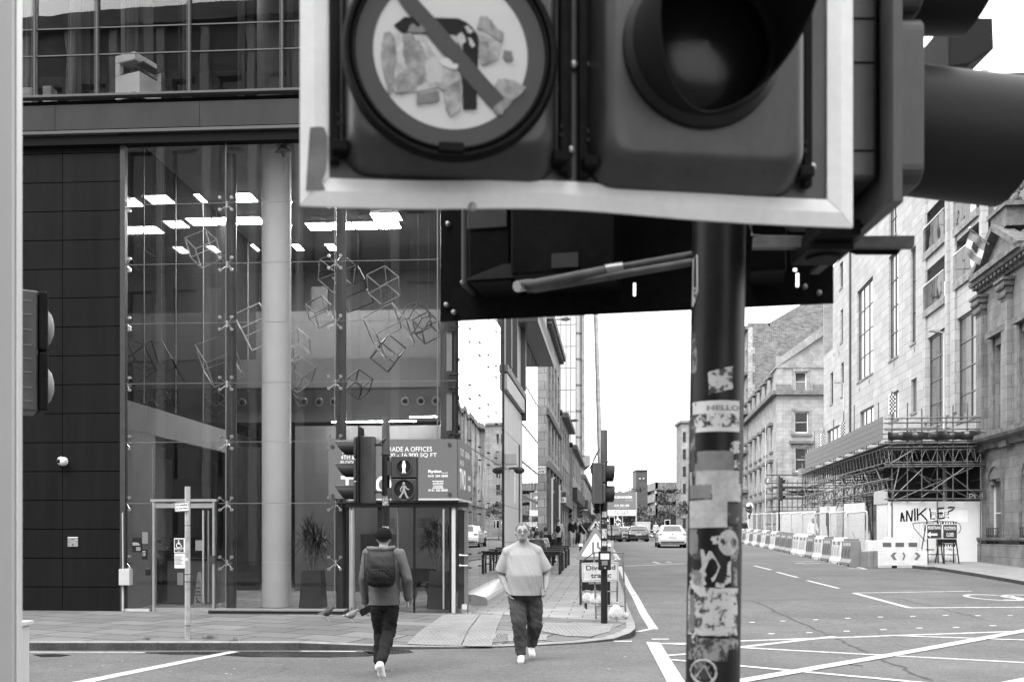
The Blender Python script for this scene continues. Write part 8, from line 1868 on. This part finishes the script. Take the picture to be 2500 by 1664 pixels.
seated(1311, 33, R(165), 'man in a dark jacket with his back turned at the nearest table end', M_gryc, M_hair, 1.0); seated(1298, 35, R(40), 'curly haired woman looking round at the shop window side', M_pale, M_hair, .98, .05)
seated(1323, 36, R(170), 'fair haired woman in a pale coat at the second table', M_pale, M_hairl, .98, .06); seated(1333, 39, R(150), 'short haired man in black leaning at the third table', M_blkc, M_hair, 1.04); seated(1352, 38, R(-75), 'fair haired child in a dark top facing the shopfront at the tables', M_blkc, M_hairl, .90, .08)
# cafe tables
def cafe_table(px, D, label):
    x = (px-CX)/F*D; t = thing('cafe_table', label, 'table', (x, D, zg(D)+.12), R(-6), 'dark cafe tables along the pavement'); MB().box(-.33, -.36, .68, .33, .36, .73).build('tabletop', M_chair, t, bevel=.006); MB().box(-.30, -.33, .60, .30, .33, .675).build('apron', M_chair, t)
    for a in (-.29, .29):
        for b in (-.32, .32): MB().bar((a, b, 0), (a, b, .6), .06).build('leg', M_chair, t)
    return t
for i, (px, D, s) in enumerate(((1345, 31.6, 'closest to the crossing'), (1352, 33.4, 'second from the crossing'), (1361, 35.2, 'third from the crossing'), (1369, 37.2, 'last before the oncoming walkers'))): cafe_table(px, D, 'dark square cafe table on the pavement, '+s)
# pigeons
def pigeon(px, py, label, m_, m2_, flip=1):
    g = G(px, py, .12); t = thing('pigeon', label, 'bird', (g.x, g.y, g.z), 0, 'pigeons on the pavement'); s = flip; m = MB()
    ring = lambda x, z, rx, rz_: [Vector((x*.9, 1.2*rx*math.cos(a), z+1.35*rz_*math.sin(a))) for a in [i*.524 for i in range(12)]]
    m.loft([ring(-.165*s, .105, .018, .006), ring(-.10*s, .115, .035, .016), ring(-.04*s, .125, .050, .042), ring(.03*s, .135, .055, .052), ring(.075*s, .155, .042, .045), ring(.10*s, .185, .024, .026), ring(.115*s, .21, .020, .022), ring(.14*s, .212, .014, .014), ring(.160*s, .205, .003, .003)])
    m.build('body', m_, t, smooth=True); w = MB()
    for sd in (-1, 1): w.loft([[Vector((.05*s, sd*.055, .15)), Vector((.05*s, sd*.052, .11))], [Vector((-.04*s, sd*.060, .155)), Vector((-.04*s, sd*.055, .10))], [Vector((-.15*s, sd*.022, .12)), Vector((-.15*s, sd*.022, .105))]], caps=False)
    w.build('wing', m2_, t); l_ = MB()
    for sd, dx in ((-1, .03), (1, -.03)): l_.path([(.0, sd*.02, .09), (dx*.5*s, sd*.02, .04), (dx*s, sd*.02, .005), ((dx+.03)*s, sd*.02, .003)], .004, 5)
    l_.build('legs', M_ltd, t); MB().ell((.128*s, 0, .215), .004).build('eyes', M_black, t)
pigeon(798, 1512, 'dark pigeon with a pale tail on the pavement, further from the backpack walker', M_dark, M_mid); pigeon(857, 1518, 'speckled grey pigeon on the pavement close to the backpack walker', M_mid, M_patt)
# ---------------- cars ----------------
def car(label, px, D, m_, W_=1.78, Ht=1.43, L=4.2, rz=0, front=False, group='cars on the street'):
    x = (px-CX)/F*D; t = thing('parked_car' if front else 'car', label, 'car', (x, D, zg(D)), rz, group); s = W_/1.76; h = Ht/1.44
    def ring(y, wl, zb, zt, zr, wr): return [Vector((a*s, y, z*h)) for a, z in ((-wl*.86, zb), (-wl, zb+.14), (-wl*1.0, zt-.16), (-wl*.965, zt), (-(wr+.03), zr-.05 if zr-zt > .1 else zr-.01), (-wr*.86, zr), (wr*.86, zr), (wr+.03, zr-.05 if zr-zt > .1 else zr-.01), (wl*.965, zt), (wl, zt-.16), (wl, zb+.14), (wl*.86, zb))]
    b = MB().loft([ring(0, .74, .34, .62, .66, .70), ring(.04, .84, .24, .72, .74, .78), ring(.16, .87, .22, .90, .94, .80), ring(.26, .88, .20, .94, 1.0, .74), ring(.62, .88, .20, .95, 1.36, .60), ring(.95, .88, .20, .95, 1.43, .59), ring(2.0, .88, .20, .94, 1.44, .59), ring(2.35, .88, .20, .93, 1.38, .60), ring(3.0, .87, .20, .92, .98, .72), ring(3.8, .84, .22, .80, .84, .70), ring(4.1, .78, .26, .66, .70, .64), ring(4.2, .66, .34, .55, .58, .55)])
    b.build('body', m_, t, smooth=True, bevel=.015)
    P4 = [(-.60, .295, 1.04), (.60, .295, 1.04), (.48, .600, 1.33), (-.48, .600, 1.33)]; off = Vector((0, -.022, .018))
    MB().add([Vector((a*s, y, z*h))+off for a, y, z in P4]+[Vector((a*s, y+.01, z*h)) for a, y, z in P4], [(0, 1, 2, 3), (0, 4, 5, 1), (1, 5, 6, 2), (2, 6, 7, 3), (3, 7, 4, 0)]).build('rear_window' if not front else 'windscreen', M_win, t)
    for sd in (-1, 1):
        MB().add([(sd*.845*s, .55, 1.0*h), (sd*.845*s, 2.75, .99*h), (sd*.655*s, 2.32, 1.33*h), (sd*.645*s, .85, 1.36*h)], [(0, 1, 2, 3)]).build('side_window', M_win, t)
        MB().ell((sd*.72*s, .10, .82*h), (.12, .05, .09), 12, 8).build('tail_light' if not front else 'headlight', M_mid if not front else M_white, t, smooth=True)
        MB().ell((sd*.95*s, 2.55, .98*h), (.09, .05, .07), 10, 6).build('mirror', m_, t, smooth=True)
        for y in (.78, 3.35):
            w = MB().tube((sd*.70*s, y, .31), (sd*.885*s, y, .31), .31, n=24).build('wheel', M_blackm, t, bevel=.02); MB().tube((sd*.86*s, y, .31), (sd*.893*s, y, .31), .19, n=16).build('rim', M_alu, w)
    MB().box(-.26, -.012, .60 if not front else .42, .26, .02, .71 if not front else .53).build('number_plate', M_light, t, bevel=.003); MB().box(-.72*s, -.02, .30, .72*s, .05, .40).build('bumper_trim', M_dark, t, bevel=.01)
    if front: MB().box(-.45, -.005, .58, .45, .03, .70).build('grille', M_black, t)
    else: MB().ell((0, .06, .86*h), (.045, .03, .045), 12, 8).build('emblem', M_dark, t); MB().bar((0, .27, 1.06*h), (.18, .44, 1.22*h), .012).build('wiper', M_black, t); MB().box(-.5*s, .60, 1.37*h, .5*s, .78, 1.40*h).build('spoiler', m_, t, bevel=.008)
    return t
M_cw = mat('white_car_paint', .60, .25, coat=.6); M_ck = mat('black_car_paint', .015, .2, coat=1); M_cg = mat('grey_car_paint', .10, .25, coat=.8)
car('white hatchback driving away up the street beside the stickered pole', 1642, 61, M_cw, 1.75, 1.42, rz=R(-5)); car('black hatchback with pale number plate driving away, in the middle of the cars', 1559, 89, M_ck, 1.84, 1.45, rz=R(-4)); car('dark car partly hidden behind the crossing signal post', 1493, 87, M_ck, 1.85, 1.50, rz=R(-4))
c = car('grey car facing us between the two dark cars under the letting hoarding', 1520, 95, M_cg, 1.7, 1.42, front=True); car('white car just showing past the black hatchback', 1538, 99, M_cw, 1.75, 1.45, front=True)
c = P(1571, 1310, 104); v = thing('van', 'tall pale grey box van beyond the black hatchback', 'van', (c.x, 104, zg(104)), 0); k = 104/F
MB().box(-18*k, 0, .45, 18*k, 5.5, 46*k).build('van_body', mat('van_grey', .30, .4, var=.08, scale=2), v, bevel=.08); MB().box(-15*k, -.03, 20*k, 15*k, -.003, 42*k).build('rear_panel', M_light, v, bevel=.01)
for sd in (-1, 1):
    for y in (.9, 4.3): MB().tube((sd*12*k, y, .4), (sd*17*k, y, .4), .4, n=20).build('wheel', M_blackm, v)
    MB().box(sd*16*k-.1, -.02, .7, sd*16*k+.1, .02, 1.2).build('tail_light', M_mid, v)
MB().box(-.3, -.02, .6, .3, -.003, .75).build('number_plate', M_light, v)
# ---------------- roadwork signs on the pavement corner ----------------
def tri_sign(name, label, px, pya, pyb, half, D, draw, legs=True):
    k = D/F; wp = P(px, pyb, D); z0 = zg(D)+.12; t = thing(name, label, 'road sign', (wp.x, D, z0), 0); zb_ = wp.z-z0; h = (pyb-pya)*k; w = half*k
    def tri(s, y0, y1, m_, nm):
        c = zb_+h*.36; pts = []
        for (ax, az) in ((-w, zb_), (w, zb_), (0, zb_+h)):
            X_, Z_ = ax*s, c+(az-c)*s
            for q in (-1, 0, 1):
                ang = math.atan2(az-c, ax)+q*.55; rr_ = .05*s; bx, bz = ax*s*(1-.07), c+(az-c)*s*(1-.07); pts.append((bx+rr_*math.cos(ang), bz+rr_*math.sin(ang)))
        return MB().prism(pts, y0, y1).build(nm, m_, t)
    tri(1.0, -.02, -.005, mat('sign_border_grey', .20, .5), 'red_border'); tri(.70, -.024, -.0205, M_white, 'sign_face'); draw(t, zb_, h, w)
    if legs: MB().tube((-w*.5, .0, 0), (-w*.5, 0, zb_+h*.3), .015).tube((w*.5, .0, 0), (w*.5, 0, zb_+h*.3), .015).tube((-w*.5, .4, 0), (-w*.4, 0, zb_+h*.3), .012).tube((w*.5, .4, 0), (w*.4, 0, zb_+h*.3), .012).build('stand', M_black, t)
    return t
def narrows(t, z, h, w):
    y = -.025; s = w
    MB().prism([(-.20*s, z+h*.14), (-.08*s, z+h*.14), (-.08*s, z+h*.56), (-.20*s, z+h*.56)], y, y-.003).build('symbol', M_mid, t)
    MB().prism([(.26*s, z+h*.14), (.38*s, z+h*.14), (.38*s, z+h*.30), (.18*s, z+h*.42), (.18*s, z+h*.56), (.06*s, z+h*.56), (.06*s, z+h*.38), (.26*s, z+h*.26)], y, y-.003).build('symbol', M_mid, t)
def digger(t, z, h, w):
    y = -.025; m = MB(); m.ell((0, y, z+h*.55), (.04, .004, .04)).path([(0, y, z+h*.5), (-.03, y, z+h*.3), (-.10, y, z+h*.14)], .02, 6).path([(-.03, y, z+h*.3), (.04, y, z+h*.14)], .02, 6).path([(0, y, z+h*.45), (.10, y, z+h*.32), (.16, y, z+h*.14)], .014, 6).ell((.17, y, z+h*.17), (.06, .004, .03)); m.build('symbol', M_black, t)
tri_sign('road_sign', 'warning triangle showing the road narrows, standing behind the diverted traffic sign', 1454, 1291, 1362, 45, 19.6, narrows); tri_sign('road_sign', 'smaller roadworks warning triangle with a digging figure further up the kerb', 1454, 1268, 1293, 17, 33, digger)
D = 17.7; k = D/F; wp = P(1465, 1510, D); z0 = zg(D)+.115; t = thing('road_sign', 'tilted rectangular sign reading diverted traffic hung in a battered steel frame', 'road sign', (wp.x, D, z0), 0)
q = lambda px, py, y=0: ((px-1465)*k, y, EH+(HY-py)*k-z0)
M_fr = mat('worn_steel_frame', .16, .5, .5, var=.5, scale=14)
fr_ = MB(); fr_.tube(q(1450, 1347), q(1455, 1512), .015).tube(q(1520, 1347), q(1528, 1510), .015).tube(q(1448, 1348), q(1523, 1348), .014).tube(q(1523, 1378), q(1507, 1378), .012).tube(q(1524, 1411), q(1506, 1411), .012)
fr_.tube(q(1422, 1372, .35), q(1425, 1480, .5), .014).tube(q(1512, 1372, .3), q(1514, 1475, .5), .014).tube(q(1425, 1446, .45), q(1512, 1446, .45), .012).tube(q(1450, 1348), q(1423, 1372, .35), .012).tube(q(1453, 1478), q(1527, 1478), .012); fr_.build('stand', M_fr, t)
pl3 = MB().prism(rrect(-.325, .325, -.17, .17, .02), -.03, -.045).build('sign_plate', mat('weathered_sign_white', .48, .6, var=.12, scale=8, var2=.1, scale2=30), t); pl3.location = q(1465, 1395); pl3.rotation_euler = (0, R(-1.6), 0)
MB().path([(x, -.046, z) for x, z in rrect(-.305, .305, -.15, .15, .02, 3)], .004, 5, True).build('sign_border', M_mid, pl3)
lettering('lettering', 'Diverted', -.25, -.0475, .035, .52, M_dark, pl3, h=.085, bold=.02); lettering('lettering', 'traffic', -.17, -.0475, -.105, .36, M_dark, pl3, h=.095, bold=.02)
def sb(px, py, D_, s, label): w_ = P(px, py, D_); sandbag((w_.x, D_, w_.z), s, label, M_bag)
sb(1454, 1474, 17.75, .105, 'pale sandbag hanging in the frame under the diverted traffic sign'); sb(1504, 1509, 17.55, .125, 'larger pale sandbag hanging beside the signal post by the kerb'); sb(1466, 1501, 17.8, .09, 'small sandbag low behind the diverted traffic frame'); sb(1434, 1471, 18.4, .10, 'slumped sandbag by the dark cabinet behind the sign frame'); sb(1527, 1507, 17.7, .055, 'tiny sandbag at the kerb side foot of the frame')
D = 20.6; k = D/F; wp = P(1452, 1467, D); z0 = zg(D)+.115; t = thing('information_totem', 'black framed information totem with pale caps behind the roadwork signs', 'street sign', (wp.x, D, z0), 0)
q = lambda py: EH+(HY-py)*k-z0
for a in (1415, 1484): MB().box((a-1452)*k, 0, 0, (a+6-1452)*k, .08, q(1333)).build('post', M_black, t, bevel=.006); MB().box((a-1.5-1452)*k, -.01, q(1333), (a+7.5-1452)*k, .09, q(1326)).build('post_cap', M_white, t)
MB().box((1421-1452)*k, .02, q(1442), (1484-1452)*k, .06, q(1365)).build('dark_panel', M_black, t); MB().box((1437-1452)*k, .012, q(1425), (1470-1452)*k, .019, q(1400)).build('pale_notice', M_mid, t)
# litter and small kerb-side clutter
wp = G(1396, 1470, .12); l_ = thing('litter', 'scrap of crumpled litter on the street pavement', 'litter', (wp.x, wp.y, wp.z), .4); MB().add([(0, 0, .01), (.09, .01, .02), (.08, .06, .005), (.02, .05, .03)], [(0, 1, 2), (0, 2, 3)]).build('paper', M_light, l_)
m = MB(); rr = random.Random(12)
for i in range(150): x = rr.uniform(-8, 1.2); ky, _ = kerb_y(x); y = ky-rr.uniform(.02, .35); s = rr.uniform(.006, .018); m.add([(x-s, y, .0045), (x+s, y-s*.4, .006), (x+s*.4, y+s, .0045)], [(0, 1, 2)])
o = m.build('gutter_debris', M_light); tag(o, kind='stuff', label='scattered grit and leaf scraps in the gutter', cat='debris')

# pieces that are separate on the real thing become objects of their own
def split_loose(o):
    me = o.data; bm = bmesh.new(); bm.from_mesh(me); bm.verts.ensure_lookup_table(); seen = set(); isl = []
    for v in bm.verts:
        if v.index in seen: continue
        st = [v]; seen.add(v.index); cur = []
        while st:
            a = st.pop(); cur.append(a.index)
            for e_ in a.link_edges:
                b_ = e_.other_vert(a)
                if b_.index not in seen: seen.add(b_.index); st.append(b_)
        isl.append(set(cur))
    if len(isl) < 2 or len(isl) > 24: bm.free(); return
    bm.free(); base = o.name.split('.')[0]
    for i, s in enumerate(isl):
        b = bmesh.new(); b.from_mesh(me); bmesh.ops.delete(b, geom=[v for v in b.verts if v.index not in s], context='VERTS')
        nm = bpy.data.meshes.new(base); b.to_mesh(nm); b.free()
        for m_ in me.materials: nm.materials.append(m_)
        n = bpy.data.objects.new(base, nm); COL.objects.link(n); n.parent = o.parent; n.location = o.location; n.rotation_euler = o.rotation_euler; n.scale = o.scale
    bpy.data.objects.remove(o)
for o in sorted(sc.objects, key=lambda q: q.name):
    if o.type == 'MESH' and o.parent and not o.children and o.data.users == 1 and o.name.split('.')[0] in {'door_clip', 'arm_coupling', 'transom', 'corner_bracket', 'fascia_joint', 'side_rail', 'eyes', 'eyebrows', 'fork_slot', 'window_hood', 'post', 'raked_strut', 'wall_lamp', 'bolt', 'door_handle', 'door_pull', 'fixing', 'screw', 'centre_joint', 'reflective_panel', 'support_arm', 'mullion', 'bag_strap', 'white_sleeve', 'upper_soffit', 'logo_rule', 'drawer_grip', 'bloom', 'surround', 'conduit', 'rails', 'strap', 'wall_joint', 'body_seam', 'outline_tag', 'door_hinge', 'bracket', 'vent', 'capital_block', 'legs', 'wing', 'cornice', 'string_course', 'strip_lamp', 'raking_cornice', 'coping', 'ledger_tube', 'pilasters', 'clip_hole', 'corner_light_strip', 'raked', 'shaft_band', 'acroterion_block'}: split_loose(o)
